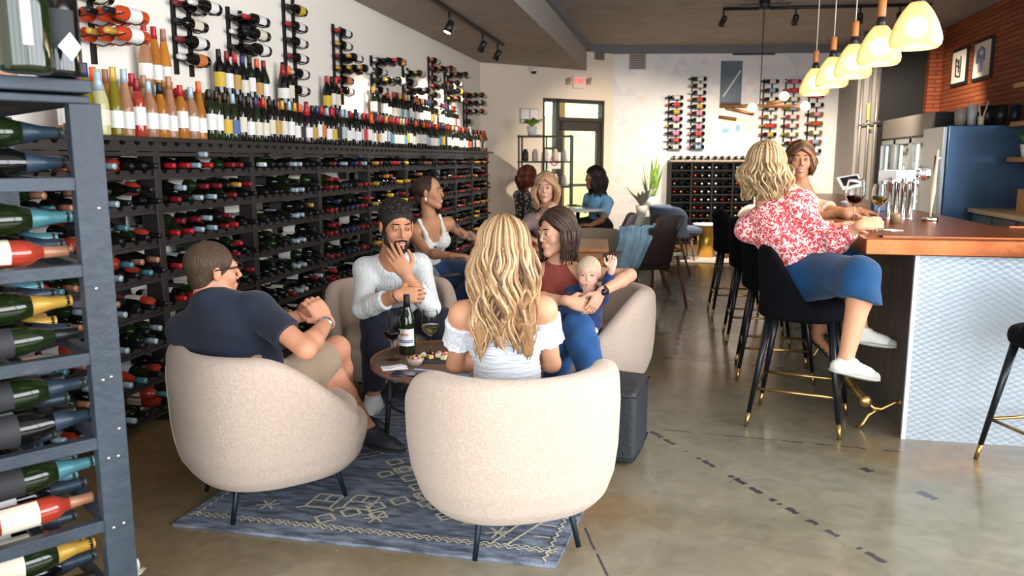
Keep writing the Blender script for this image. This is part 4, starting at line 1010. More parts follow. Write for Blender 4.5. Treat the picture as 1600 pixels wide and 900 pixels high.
# pouf
q = V((-.30, 3.93, 0)); M_pouf = mat('dark_leather', '#2e3236', .55, bump=.35, bscale=50)
def pouf_fn(x, y, z):
    dx, dy, dz = np.abs(x)-.165, np.abs(y)-.165, np.abs(z-.19)-.155
    return np.sqrt(np.maximum(dx, 0)**2+np.maximum(dy, 0)**2+np.maximum(dz, 0)**2)-.028+np.minimum(np.maximum(dx, np.maximum(dy, dz)), 0)+.003*np.cos(x*20)*np.cos(y*20)
sd = SDF(.012); sd.fun(pouf_fn, (-.21, -.21, -.0), (.21, .21, .39), .001)
pf = link('leather_pouf', sd.mesh('leather_pouf', M_pouf), None, (-.325, 3.89, .0)); pf.rotation_euler = (0, 0, -.12); tag(pf, 'dark grey leather cube pouf on the floor behind the front cream armchair', 'pouf')
sm = MB()
for z in (.045, .345):
    sm.tube([(sx*.193, sy*.193, z) for sx, sy in ((-1, -1), (1, -1), (1, 1), (-1, 1), (-1, -1))], .004, 6)
obj('seam', sm, mat('seam_dark', '#1d2022', .5), pf)

# bar
M_copper = mat('hammered_copper', '#b4693e', .26, metal=.8, var='#96522e', vscale=5, bump=.08, bscale=18)
def tin_fn(nt, b, N, L, coords):
    P = coords((1, 1, 1)); mp = N('ShaderNodeMapping'); mp.inputs['Rotation'].default_value = (0, math.radians(40), 0); mp.inputs['Scale'].default_value = (26, 26, 48); L(P, mp.inputs['Vector'])
    vo = N('ShaderNodeTexVoronoi'); vo.inputs['Scale'].default_value = 1.0; vo.inputs['Randomness'].default_value = .12; L(mp.outputs['Vector'], vo.inputs['Vector'])
    bp = N('ShaderNodeBump'); bp.inputs['Strength'].default_value = .42; bp.inputs['Distance'].default_value = .012; bp.invert = True; L(vo.outputs['Distance'], bp.inputs['Height']); L(bp.outputs['Normal'], b.inputs['Normal'])
M_tin = mat('pressed_tin_white', '#a9b3bb', .38, metal=.2, spec=.6, fn=tin_fn)
M_bwood = mat('grey_brown_bar_wood', '#6c625d', .45, var='#554c48', vscale=7, vstretch=(3, 3, .4), bump=.1, bscale=25)
bar = empty('bar_counter', (0, 0, 0)); tag(bar, 'L shaped bar with thick copper top, white pressed tin front and brown side', 'bar')
obj('body', MB().bx(1.215, 3.0, 4.385, 4.95, 0, .978).bx(1.215, 1.75, 4.95, 9.9, 0, .978), M_bwood, bar)
obj('tin_panel', MB().bx(1.205, 3.0, 4.368, 4.384, 0.0, .978), M_tin, bar)
obj('corner_trim', MB().bx(1.195, 1.215, 4.362, 4.384, 0, .978), mat('white_trim', '#dfe3e6', .4), bar)
tp_ = MB(); poly = [(.935, 4.27), (3.0, 4.27), (3.0, 5.2), (1.85, 5.2), (1.85, 9.95), (.935, 9.95)]
tp_.prism(poly, .98, 1.063); obj('copper_top', tp_, M_copper, bar, bevel=.006)
ih = MB(); ih.bx(1.02, 2.95, 4.37, 4.385, 1.063, 1.068); ih.bx(1.02, 1.035, 4.37, 9.8, 1.063, 1.068); ih.bx(1.90, 2.95, 5.14, 5.155, 1.063, 1.070)
obj('raised_edge', ih, M_copper, bar)
M_brass = mat('brass', '#b3935a', .28, metal=.9)
fr = empty('brass_foot_rail', (1.03, 4.50, 0)); tag(fr, 'brass foot rail with forked bracket along the brown side of the bar', 'foot rail')
obj('rail', MB().tube([(0, -.04, .165), (0, 5.2, .165)], .021, 12), M_brass, fr)
for yy in (0, 1.6, 3.2, 4.8):
    m_ = MB().tube([(0, yy, .165), (.05, yy, .12), (.09, yy, .115), (.155, yy, .155), (.185, yy, .16)], [.012, .013, .012, .011, .012], 8)
    m_.tube([(.08, yy, .118), (.03, yy, .08), (.005, yy, .03), (-.02, yy, .0)], [.012, .011, .011, .016], 8).lathe([(.0001, 0), (.024, 0), (.024, .008), (.0001, .01)], (.178, yy, .16), 12, Matrix.Rotation(PI/2, 3, 'Y'))
    obj('bracket', m_, M_brass, fr)
obj('end_cap', MB().lathe([(.0001, -.012), (.030, -.010), (.034, 0), (.030, .012), (.0001, .014)], (0, -.04, .165), 20, Matrix.Rotation(PI/2, 3, 'X')), M_brass, fr)
# bar stools
M_velv = mat('black_velvet', '#06070b', .9, spec=.15)
def st_fn(x, y, z):
    a = .232; rr = (np.abs(x/a)**2.6+np.abs(y/(a*.98))**2.6+1e-9)**(1/2.6); d = (rr-1)*a*.9
    seat = smax(d, np.abs(z-.645)-.048, .045)
    t = np.clip((y+.18)/.26, 0, 1); zt = 1.0-.30*(t*t*(3-2*t)); zt = zt+0*x
    o = (rr-1.0-.10*np.clip((z-.64)/.36, 0, 1))*a*.9
    ai = a-.048; q = (np.abs(x/ai)**2.4+np.abs(np.minimum(y, .5)/ai)**2.4+1e-9)**(1/2.4)
    di = (q-1.0-.12*np.clip((z-.64)/.36, 0, 1))*ai
    back = smax(smax(o, z-zt, .05), .62-z, .02); back = smax(back, -di, .025); back = smax(back, (y-.06), .05)
    return smin(seat, back, .02)
sd = SDF(.0095); sd.fun(st_fn, (-.29, -.29, .56), (.29, .26, 1.04), .001); ME_stool = sd.mesh('seat_shell', M_velv)
def bar_stool():
    t = empty('bar_stool'); link('seat_shell', ME_stool, t)
    for x in (-.2, .2):
        for y in (-.215, .215):
            top = V((x*.72, y*.72, .61)); ft = V((x*1.12, y*1.12, 0)); m_ = top.lerp(ft, .87)
            lg = obj('leg', MB().tube([top, m_], [.021, .0125], 10), mat('black_lacquer', '#10141c', .3), t); obj('brass_tip', MB().tube([m_, ft], [.0128, .010], 10), M_brass, lg)
    zr = .215; k = 1.12-(.4*zr/.61); fx, fy = .2*k, .215*k
    for a, b in (((-fx, fy), (fx, fy)), ((-fx, -fy), (fx, -fy)), ((-fx, -fy), (-fx, fy)), ((fx, -fy), (fx, fy))): obj('foot_rail', MB().tube([(a[0], a[1], zr), (b[0], b[1], zr)], .0085, 8), M_brass, t)
    return t
bs = bar_stool(); BT = tree(bs)
for i, (p, f, lb) in enumerate((((.70, 4.56), (.965, -.26), 'black velvet bar stool nearest the bar corner, under the woman in the red blouse'), ((.68, 5.58), (1, -.05), 'black velvet bar stool under the smiling woman, second from the near end of the bar'),
                               ((.66, 6.66), (1, 0), 'empty black velvet bar stool, third from the near end of the bar'), ((.58, 7.75), (1, .05), 'empty black velvet bar stool at the far end of the row'), ((1.77, 3.98), (-.35, .94), 'black velvet bar stool cut by the right edge, in front of the white tin panel'))):
    o = bs if i == 0 else copy_tree(BT); o.location = (p[0], p[1], 0); o.rotation_euler = (0, 0, rz_of(f)); tag(o, lb, 'bar stool', 'black velvet bar stools')
BZ = 1.063
wine_glass(fl(1333, 352, BZ), 'red', 'large round glass of red wine on the copper bar beside the smiling woman', s=1.28, fill=.30)
wine_glass(fl(1372, 349, BZ), 'white', 'stemmed glass of golden white wine on the copper bar near the taps', s=1.12, fill=.42)
# beer tower
M_chr = mat('chrome', '#d8dcdf', .12, metal=1.0)
o = empty('beer_tower', (1.42, 5.72, BZ)); tag(o, 'chrome beer tap tower with horizontal header on the copper bar', 'beer tap tower')
Rt = RZ(-.02)
obj('header', MB().box((0, 0, .285), (.20, .08, .085)), M_chr, o, bevel=.006)
obj('left_panel', MB().box((-.075, -.041, .285), (.11, .004, .07)), mat('panel_grey', '#8e8b84', .4), o)
for x in (-.045, 0, .045, .09): obj('column', MB().lathe([(.026, 0), (.016, .01), (.016, .24)], (x, 0, 0), 14), M_chr, o)
obj('gauge', MB().lathe([(.0001, -.03), (.04, -.03), (.046, -.02), (.046, .02), (.04, .03), (.0001, .03)], (.145, -.02, .30), 20, Matrix.Rotation(PI/2, 3, 'X')), M_chr, o)
for x in (-.05, .03, .1): obj('spout', MB().tube([(x, -.04, .27), (x, -.08, .265), (x, -.09, .22)], .009, 8), M_chr, o)
o = empty('tap_handle', (1.60, 5.6, BZ)); tag(o, 'tall slim pale tap handle standing in front of the dark fridge', 'tap handle')
obj('stem', MB().tube([(0, 0, .0), (0, 0, .06), (0, 0, .12), (.004, 0, .19), (.008, 0, .26), (.014, 0, .38), (.016, 0, .45)], [.006, .008, .014, .018, .012, .007, .006], 10), mat('pale_wood_handle', '#b8a88f', .45), o)
obj('base', MB().lathe([(.05, 0), (.05, .02), (.012, .03)], n=16), M_chr, o)
ps = empty('card_terminal', at(1326, 318, 7.3)); ps.location.z = BZ; tag(ps, 'white card terminal on a stand with a dark tilted screen, far along the bar', 'card terminal')
obj('stand', MB().lathe([(.07, 0), (.07, .015), (.02, .03), (.018, .14)], n=16), mat('terminal_white', '#e8eaec', .3), ps)
Rs = Matrix.Rotation(-.9, 3, 'X') @ Matrix.Rotation(0, 3, 'Z')
obj('body', MB().box((0, 0, .19), (.20, .16, .02), Matrix.Rotation(.75, 3, 'X') @ Matrix.Rotation(.25, 3, 'Z')), mat('terminal_white'), ps, bevel=.006)
obj('screen', MB().box((0, -.008, .20), (.15, .10, .012), Matrix.Rotation(.75, 3, 'X') @ Matrix.Rotation(.25, 3, 'Z')), mat('screen_dark', '#20262e', .1), ps)
q = obj('blue_box', MB().box((0, 0, .06), (.11, .05, .12), RZ(.3)), mat('blue_card', '#33537a', .5), None, (1.52, 6.6, BZ), bevel=.005); tag(q, 'small blue box on the bar between the two wine glasses', 'box')
q = obj('sugar_tin', MB().lathe([(.03, 0), (.032, .05), (.028, .06), (.0001, .062)], n=16), mat('brown_tin', '#8a6c50', .4), None, (1.33, 5.35, BZ)); tag(q, 'small brown tin on the copper bar near the taps', 'tin')
q = obj('beer_mat', MB().box((0, 0, .002), (.09, .09, .003), RZ(.6)), mat('mat_white', '#e6e2da', .8), None, (1.17, 4.78, BZ)); tag(q, 'small white coaster on the copper bar corner', 'coaster')

# fridges, counter and wall shelves behind the bar
M_ss = mat('brushed_steel', '#9aa0a4', .3, metal=.9, bump=.05, bscale=80, bstretch=(1, 1, .05))
fd = empty('steel_fridge', (2.87, 9.8, 0)); tag(fd, 'tall dark steel fridge with rounded edge right of the glass door fridge', 'fridge')
obj('cabinet', MB().bx(.05, .86, 0, .78, .06, 1.83), mat('dark_blue_steel', '#5a7da2', .2, metal=.7), fd, bevel=.012)
obj('door', MB().bx(0, .048, .02, .76, .1, 1.82), M_ss, fd, bevel=.008)
obj('door_handle', MB().tube([(-.04, .08, .7), (-.04, .08, 1.5)], .012, 8).bx(-.04, 0, .07, .09, .72, .74).bx(-.04, 0, .07, .09, 1.46, 1.48), M_chr, fd)
g1 = empty('glass_door_fridge', (2.98, 10.75, 0)); tag(g1, 'wide fridge with glass doors and a grey top panel behind the bar', 'fridge')
GLn = 2.45
cb = MB(); cb.bx(.06, .74, 0, GLn, 0, .18); cb.bx(.06, .74, 0, GLn, 1.72, 2.03); cb.bx(.70, .74, 0, GLn, .18, 1.72); cb.bx(.06, .74, 0, .04, .18, 1.72); cb.bx(.06, .74, GLn-.04, GLn, .18, 1.72)
obj('cabinet', cb, mat('fridge_black', '#26282b', .4), g1)
obj('grille_panel', MB().bx(.03, .06, 0, GLn, 1.76, 2.03), mat('fridge_grille', '#8e867e', .5, metal=.3), g1, bevel=.004)
for i in range(3):
    y0 = .03+i*.80; y1 = y0+.78
    m_ = MB(); m_.bx(.01, .05, y0, y0+.05, .2, 1.73); m_.bx(.01, .05, y1-.05, y1, .2, 1.73); m_.bx(.01, .05, y0, y1, .2, .26); m_.bx(.01, .05, y0, y1, 1.67, 1.73)
    dr_ = obj('door', m_, mat('door_silver', '#b8bcbe', .3, metal=.6), g1)
    obj('glass', MB().bx(.025, .032, y0+.05, y1-.05, .26, 1.67), mat('fridge_glass', '#d8f4f2', .03, trans=.9, ior=1.05, spec=.8, coat=1.0), dr_)
    obj('handle', MB().tube([(-.02, y0+.09, .8), (-.02, y0+.09, 1.4)], .011, 8), M_chr, dr_)
    obj('reflection_strip', MB().bx(.08, .10, y1-.10, y1-.07, .3, 1.65), mat('reflection_glow', '#ffffff', .4, emit='#e8fbff', estr=7), g1)  # added glow that imitates bright bands reflected in the glass doors
for z in (.55, .9, 1.25): obj('shelf', MB().bx(.1, .68, .05, GLn-.05, z, z+.015), mat('shelf_white', '#d5dcdc', .4), g1)
rn = random.Random(9)
for z in (.195, .565, .915, 1.265):
    for j in range(9):
        cc = rn.choice(['white', 'gold', 'green', 'silver']); yy = .16+j*.26
        bottle((2.98+.28, 10.75+yy, z), (0, 0, 1), (-1, -.3, 0), 'bordeaux', rn.choice(['green', 'clear', 'olive']), 'white', cc, 'chilled bottle with %s cap in glass door fridge, %s from near end, shelf %s up' % (cc, nth(j), nth([.195, .565, .915, 1.265].index(z))), 'bottles in the glass door fridge', full=False)
# things on the steel fridge
ft = 1.832
for (u, w_, h_, c, nm, lb) in ((1500, .13, .20, '#a59a8e', 'paper_bin', 'grey paper bin on the steel fridge, leftmost'), (1518, .11, .24, '#c8ccd0', 'steel_bucket', 'pale metal bucket on the steel fridge'), (1541, .15, .23, '#1b1b1e', 'black_bucket', 'black ice bucket on the steel fridge beside the pale bucket'),
                               (1562, .14, .24, '#232529', 'black_bucket', 'black bucket on the steel fridge, second from the right'), (1584, .12, .24, '#1f2d3c', 'black_bucket', 'dark blue bucket on the steel fridge, rightmost')):
    p = at(u, 190, 9.35); p.z = ft
    q = obj(nm, MB().lathe([(.0001, .0), (w_*.40, 0), (w_*.52, h_), (w_*.50, h_), (w_*.38, .012), (.0001, .012)], n=18), mat('bucket_'+c[1:], c, .4), None, p); tag(q, lb, 'bucket')
q = obj('wooden_stick_jar', MB().lathe([(.03, 0), (.035, .1)], n=12).tube([(0, 0, .02), (.06, .0, .26)], .008, 6).tube([(0, .01, .02), (-.03, .0, .24)], .008, 6), mat('pale_sticks', '#d8c6a6', .6), None, (3.30, 10.0, ft)); tag(q, 'small jar of wooden sticks on the steel fridge', 'jar')
M_oak = mat('oak_shelf', '#c99658', .5, var='#b57f42', vscale=12, vstretch=(1, .2, 1))
for z, lb in ((2.20, 'topmost oak wall shelf on the brick wall at the right edge'), (1.80, 'middle oak wall shelf on the brick wall right of the steel fridge'), (1.43, 'lowest oak wall shelf on the brick wall above the counter')):
    q = obj('wall_shelf', MB().bx(3.46, XR, 7.2, 9.62, z, z+.05), M_oak, bevel=.004); tag(q, lb, 'shelf', 'oak shelves on the brick wall')
    obj('bracket', MB().bx(3.5, XR, 9.4, 9.42, z-.02, z).bx(XR-.02, XR, 9.4, 9.42, z-.2, z), M_track, q)
M_gp = mat('white_pot', '#e6e2de', .5); M_leaf = mat('houseplant_leaf', '#4c7a34', .5, var='#7da04a', vscale=14)
def plant(p, s, n, lb, pot='#e6e2de', nm='potted_plant', droop=.5, seed=1, leaf=None, pr_=1.0):
    o = empty(nm, p); tag(o, lb, 'plant'); r = random.Random(seed)
    obj('pot', MB().lathe([(.0001, 0), (.05*s*pr_, 0), (.07*s*pr_, .12*s), (.062*s*pr_, .12*s), (.045*s*pr_, .01), (.0001, .02)], n=18), mat('pot_'+pot[1:], pot, .5), o)
    obj('soil', MB().lathe([(.0001, .105*s), (.063*s*pr_, .105*s)], n=14), mat('soil', '#3a2c20', .9), o)
    lv = MB()
    for i in range(n):
        a = r.uniform(0, 2*PI); ln = s*r.uniform(.12, .24); d0 = V((math.cos(a), math.sin(a), 0)); pts = []
        for t in np.linspace(0, 1, 6): pts.append(V((0, 0, .10*s))+d0*(ln*t*.8)+V((0, 0, ln*(1.3*t-droop*1.6*t*t))))
        sd_ = d0.cross(V((0, 0, 1))); wd_ = [.1, .6, 1, .9, .5, .05]
        lv.surf([[pts[k]+sd_*(.028*s*wd_[k]*e_) + V((0, 0, -.004 if e_ else .004)) for k in range(6)] for e_ in (-1, 0, 1)])
    obj('leaves', lv, leaf or M_leaf, o); return o
plant((3.62, 9.45, 2.25), 1.0, 22, 'small green plant on the topmost oak shelf', '#ded9d2', seed=2)
plant((3.60, 9.42, 1.85), 1.0, 26, 'bushy green plant on the middle oak shelf', '#d8cfc2', seed=3)
plant((3.60, 9.46, 1.48), 1.1, 14, 'white potted plant on the lowest oak shelf', '#efece8', seed=4)
ct = empty('back_counter', (3.16, 6.0, 0)); tag(ct, 'back counter with a pale wood top and dark drawers along the brick wall', 'counter')
obj('cabinet', MB().bx(.04, .62, 0, 3.70, 0, .88), mat('counter_dark', '#3a4048', .5), ct)
obj('worktop', MB().bx(0, .63, 0, 3.74, .88, .925), mat('pale_worktop', '#ddc39c', .4, var='#cfb184', vscale=9, vstretch=(1, .2, 1)), ct, bevel=.004)
for i in range(6):
    dw = obj('drawer', MB().bx(.02, .04, .05+.61*i, .60+.61*i, .62, .86), mat('drawer_grey', '#4c545e', .45), ct, bevel=.003); obj('pull', MB().bx(0, .02, .25+.61*i, .40+.61*i, .73, .745), M_chr, dw)
q = obj('wooden_box', MB().bx(3.36, 3.60, 8.75, 8.98, .926, 1.16), M_oak, bevel=.004); tag(q, 'square wooden box standing on the pale back counter', 'box')
obj('lid', MB().box((3.50, 8.86, 1.23), (.2, .22, .012), Matrix.Rotation(-.9, 3, 'Y')), mat('box_lid', '#d8bb8c', .5), q)
q = obj('white_canister', MB().lathe([(.06, 0), (.065, .01), (.065, .2), (.05, .22), (.0001, .22)], n=20), M_gp, None, (3.45, 8.5, .926)); tag(q, 'white canister beside the wooden box on the back counter', 'canister')

# black metal shelf unit before the diagonal wall
bu = empty('black_shelf_unit', (-2.35, 11.95, 0)); tag(bu, 'black metal shelf unit with glassware beside the end of the wine wall', 'shelf unit'); bu.rotation_euler = (0, 0, .05)
for x in (0, .38, .78):
    for y in (0, .34): obj('post', MB().bx(x-.012, x+.012, y-.012, y+.012, 0, 1.82), M_track, bu)
for z in (.25, .65, 1.05, 1.42, 1.80): obj('shelf', MB().bx(-.02, .80, -.02, .36, z-.012, z+.012), mat('shelf_dark', '#3b332f', .5), bu)
plant((-2.18, 12.1, 1.812), 1.15, 34, 'bright green fern in a white pot on top of the black shelf unit', '#f0ece6', 'potted_fern', seed=6, leaf=mat('fern_leaf', '#8fb83e', .5, var='#a9cb55', vscale=12))
rn = random.Random(4); k = 0
for z in (1.06, 1.43):
    for i in range(5):
        c = rn.choice(['#c8bca8', '#2a2420', '#7a2420', '#dcd8d0']); q = obj('storage_jar', MB().lathe([(.0001, 0), (.045, 0), (.05, .02), (.048, .13), (.03, .16), (.03, .18), (.0001, .18)], n=12), mat('jar_'+c[1:], c, .4), None, (-2.27+.15*i, 12.05+.01*i, z+.004))
        tag(q, 'small jar on the black shelf unit, %s from the left on the %s shelf' % (nth(i), 'upper' if z > 1.2 else 'lower'), 'jar', 'jars on the black shelf unit')

# tables and chairs at the back
def round_table(p, r, z, m, lb, leg=True, nm='round_table'):
    o = empty(nm, p); tag(o, lb, 'table')
    obj('tabletop', MB().lathe([(.0001, z-.03), (r-.01, z-.03), (r, z-.02), (r, z-.004), (r-.006, z), (.0001, z)], n=40), m, o)
    obj('pedestal', MB().lathe([(.22, 0), (.22, .012), (.03, .03), (.025, z-.03)], n=20), M_track, o); return o
wt_ = at(903, 330, 9.95); round_table((wt_.x, wt_.y, 0), .34, .86, mat('white_laminate', '#dfe6e8', .25), 'small white round table in front of the woman in the blue shirt')
M_wt = mat('honey_table_wood', '#b57a48', .4, var='#9d6538', vscale=9, vstretch=(1, 5, 1))
o = empty('wooden_table', (-.98, 6.75, 0)); tag(o, 'honey coloured wooden table between the tattooed woman and the woman in mauve', 'table'); o.rotation_euler = (0, 0, .1)
obj('tabletop', MB().bx(-.42, .42, -.38, .38, .715, .75), M_wt, o, bevel=.006); obj('apron', MB().bx(-.37, .37, -.33, .33, .655, .715), M_wt, o)
for x in (-.36, .36):
    for y in (-.32, .32): obj('leg', MB().tube([(x, y, .66), (x, y, 0)], [.024, .017], 8), M_wt, o)
q = empty('flower_vase', (-.86, 6.55, .75)); tag(q, 'small glass vase with white flowers on the honey wooden table', 'vase')
obj('vase', MB().lathe([(.025, 0), (.03, .04), (.018, .10), (.022, .12)], n=14), M_glass, q)
fm = MB(); rn = random.Random(8)
for i in range(14):
    c = V((rn.gauss(0, .03), rn.gauss(0, .03), .19+rn.gauss(0, .025))); fm.ball(c, .012, 6)
obj('blossom', fm, mat('white_petals', '#e9eddc', .7), q)
st_ = MB()
for i in range(10): st_.tube([(0, 0, .03), (rn.gauss(0, .03), rn.gauss(0, .03), .19)], .002, 4)
obj('stems', st_, M_leaf, q)
def lounge(p, f, c, cs, lb, w=.62, zb=.80, wood='#7a5640', arms=True, rec=.16, nm='lounge_chair'):
    o = empty(nm, p, rz_of(f)); tag(o, lb, 'chair'); m = mat('uph_'+c[1:], c, .9, bump=.3, bscale=120); mw = mat('frame_'+wood[1:], wood, .45)
    h = w/2-.03; s = SDF(.014)
    s.fun(lambda x, y, z: smax(((np.abs(x/h)**4+np.abs((y-.02)/.27)**4+1e-9)**.25-1)*.26, np.abs(z-.41)-.05, .03), (-h, -.28, .33), (h, .34, .5), .001)
    link('seat', s.mesh('seat', m), o)
    def bk(x, y, z):
        t = np.clip((z-.40)/(zb-.40), 0, 1); yc = -.25-rec*t+.10*(x/h)**2
        xx = np.abs(x)-h*(.96-.12*t**3); d = smax(np.abs(y-yc)-.028, xx, .03); return smax(d, np.abs(z-(zb+.40)/2)-(zb-.40)/2, .04)
    s = SDF(.014); s.fun(bk, (-h-.05, -.55, .36), (h+.05, -.02, zb+.05), .001); link('backrest', s.mesh('backrest', m), o)
    for x in (-1, 1):
        obj('leg', MB().tube([(x*(h+.02), .24, .56 if arms else .38), (x*(h+.04), .30, 0)], [.018, .013], 8), mw, o)
        obj('leg', MB().tube([(x*(h+.01), -.26, .50), (x*(h+.04), -.42, 0)], [.018, .013], 8), mw, o)
        if arms: obj('armrest', MB().tube([(x*(h+.03), .28, .57), (x*(h+.03), .0, .585), (x*(h+.02), -.34, .56)], [.02, .024, .016], 8, flat=.55), mw, o)
        obj('side_rail', MB().tube([(x*h, .26, .34), (x*h, -.30, .32)], .015, 6), mw, o)
    return o
def gp_(u, d): p = at(u, 400, d); return (p.x, p.y, 0)
DC = gp_(1000, 8.15); DF = V((-.50, .86, 0))
lounge(gp_(938, 9.4), (-.97, -.10), '#8d7f84', '', 'mauve grey lounge chair with wooden arms near the white round table', zb=.84)
lounge(DC, DF, '#2e211d', '', 'dark brown lounge chair with walnut legs beside the aisle', zb=.80, wood='#6b4630', w=.60)
lounge(gp_(985, 9.0), (-.99, -.1), '#5a4640', '', 'brown shell chair behind the dark lounge chair', zb=.84, arms=False, rec=.10)
lounge((-1.75, 6.25, 0), (.8, .6), '#77717c', '', 'grey lounge chair under the tattooed woman', zb=.70, wood='#5a4436', w=.66)
lounge((-.85, 7.65, 0), (-.2, -.98), '#8a7a6c', '', 'wooden armed chair under the woman in mauve', zb=.78)
lounge((-.32, 10.35, 0), (-.9, -.4), '#6f6a6e', '', 'grey chair under the woman in the blue shirt', zb=.75, arms=False)
lounge((-1.35, 10.3, 0), (.9, -.3), '#5d5856', '', 'grey chair under the auburn haired woman', zb=.75, arms=False)
# denim jacket draped over a chair back
ja = MB(); rows = []
c0 = V(DC); f0 = DF.normalized(); r0 = V((f0.y, -f0.x, 0))
for j, t in enumerate(np.linspace(0, 1, 14)):
    row = []
    for i, s_ in enumerate(np.linspace(-1, 1, 22)):
        if t < .5: q = t/.5; y_ = -.33-.15*q; z_ = .36+.44*q
        else: q = (t-.5)/.5; y_ = -.375+.06*q; z_ = .80-.25*q
        if .42 < t < .58: z_ = .825; y_ = -.425
        wv = .016*math.sin(s_*13+t*2); row.append(c0+f0*(y_+.10*s_*s_+wv)+r0*(-.20+s_*(.16+.03*(1-abs(t-.5)*2))-.10*(1-min(t/.5, 1)))+V((0, 0, z_+.008*math.sin(s_*9))))
    rows.append(row)
ja.surf(rows)
q = obj('denim_jacket', ja, mat('light_denim', '#8fb0c4', .85, var='#7596ad', vscale=8, bump=.4, bscale=90)); tag(q, 'light blue denim jacket draped over the back of the dark lounge chair', 'jacket')
sm_ = q.modifiers.new('s', 'SOLIDIFY'); sm_.thickness = .014
# small tub chairs at the far end
s = SDF(.016)
def tub2(x, y, z):
    a = .30+.05*np.clip((z-.38)/.4, 0, 1); rr = np.sqrt((x/a)**2+(y/a)**2+1e-9); d = (rr-1)*a
    t = np.clip((y+.05)/.3, 0, 1); zt = .80-.26*t*t; d = smax(d, z-zt, .03); d = smax(d, .34-z, .03)
    ai = a-.05; di = np.maximum((np.sqrt((x/ai)**2+(np.minimum(y, 0.05)/ai)**2+1e-9)-1)*ai, .48-z)
    return smax(d, -di, .02)
s.fun(tub2, (-.36, -.36, .3), (.36, .36, .85), .001)
def small_tub(p, f, c, lb, wood):
    o = empty('small_tub_chair', p, rz_of(f)); tag(o, lb, 'chair'); m = mat('tub_'+c[1:], c, .9)
    me = s.mesh('shell', m); link('shell', me, o)
    obj('seat', MB().bx(-.24, .24, -.1, .38, .38, .50), m, o, bevel=.04)
    for x in (-.24, .24):
        for y in (-.2, .28): obj('leg', MB().tube([(x*.8, y*.8, .36), (x, y, 0)], [.016, .010], 8), wood, o)
M_lw = mat('walnut_leg', '#8a6a50', .5)
small_tub((-.05, 11.85, 0), (.98, .2), '#5c6880', 'slate blue tub chair facing right, in front of the far wine rack', M_lw)
small_tub((1.02, 12.1, 0), (-.95, .1), '#d9bfae', 'pale pink tub chair facing left, in front of the far wine rack', M_lw)
gd = empty('gold_drum_table', (.44, 12.1, 0)); tag(gd, 'small table with a gold drum base between the two far tub chairs', 'table')
obj('drum', MB().lathe([(.0001, 0), (.13, 0), (.13, .5), (.0001, .5)], n=24), mat('gold_metal', '#d9b25a', .3, metal=.9), gd); obj('tabletop', MB().lathe([(.0001, .5), (.2, .5), (.2, .53), (.0001, .53)], n=24), M_gp, gd)
fm = MB(); rn = random.Random(12); rows = []
for j in range(7): rows.append([V((.45+(.9+.06*math.sin(i*2.1))*(j/6)*math.cos(2*PI*i/30), 12.0+(.42+.05*math.sin(i*3.3))*(j/6)*math.sin(2*PI*i/30), .035-.03*(j/6)**3+rn.uniform(0, .008))) for i in range(31)])
q = obj('sheepskin_rug', MB().surf(rows), mat('pale_fleece', '#d3c4b8', .95, bump=1, bscale=90)); tag(q, 'pale shaggy rug under the two far tub chairs', 'rug')
# snake plant
sp = at(1017, 322, 12.55); o = empty('snake_plant', (sp.x, sp.y, .72)); tag(o, 'tall snake plant in a white pot in front of the far wall', 'plant')
obj('pot', MB().lathe([(.0001, 0), (.10, 0), (.135, .17), (.12, .17), (.09, .02), (.0001, .02)], n=22), M_gp, o); obj('soil', MB().lathe([(.0001, .155), (.12, .155)], n=16), mat('soil', '#3a2c20', .9), o)
rn = random.Random(21)
for i in range(13):
    a = rn.uniform(0, 2*PI); ln = rn.uniform(.3, .72); tl = rn.uniform(.05, .42); d0 = V((math.cos(a), math.sin(a), 0)); sd_ = V((-d0.y, d0.x, 0)) if rn.random() < .5 else d3
    pts = [V((0, 0, .15))+d0*(.05+ln*tl*t)+V((0, 0, ln*(t-.12*tl*t*t))) for t in np.linspace(0, 1, 7)]
    ww = [.018, .028, .032, .03, .024, .014, .002]
    obj('leaf', MB().surf([[pts[k]+sd_*(ww[k]*e_)+d0*(.006*abs(e_)) for k in range(7)] for e_ in (-1, 0, 1)]), mat('snake_leaf', '#3f7a34', .45, var='#9aae4a', vscale=25, vstretch=(1, 1, .4)), o)
q = obj('plant_stand', MB().bx(-.15, .15, -.15, .15, .68, .715).bx(-.15, -.12, -.15, -.12, 0, .68).bx(.12, .15, -.15, -.12, 0, .68).bx(-.15, -.12, .12, .15, 0, .68).bx(.12, .15, .12, .15, 0, .68), mat('stand_grey', '#aeb4b6', .3), None, (sp.x, sp.y, 0)); tag(q, 'pale plant stand under the snake plant', 'stand')
sg = obj('glass_side_table', MB().bx(-.22, .22, -.2, .2, .60, .62).bx(-.22, .22, -.2, -.19, 0, .60).bx(-.22, -.21, -.2, .2, 0, .6).bx(.21, .22, -.2, .2, 0, .6), mat('smoky_glass', '#9aa6a6', .1, trans=.4, ior=1.1), None, (-.52, 12.2, 0)); tag(sg, 'smoky glass side table by the far wall left of the snake plant', 'table')
gp = plant((-.52, 12.2, .62), 1.3, 30, 'pale dried grass plant on the smoky glass table', '#c9c4be', seed=17, leaf=mat('dried_grass', '#a8a894', .7), droop=.2)
wp = at(207, 893, 2.5); q = empty('white_flower', (wp.x, wp.y, wp.z-.02)); tag(q, 'white pointed flower at the foot of the near rack', 'flower')
fm = MB()
for k in range(7):
    a = 2*PI*k/7; d0 = V((math.cos(a), math.sin(a), 0)); sd_ = V((-d0.y, d0.x, 0)); fm.surf([[d0*(.045*t)+V((0, 0, .02*t*(1 if k % 2 else 2.2)))+sd_*(e_*.016*math.sin(PI*min(t*.9+.1, 1))) for t in np.linspace(0, 1, 6)] for e_ in (-1, 0, 1)])
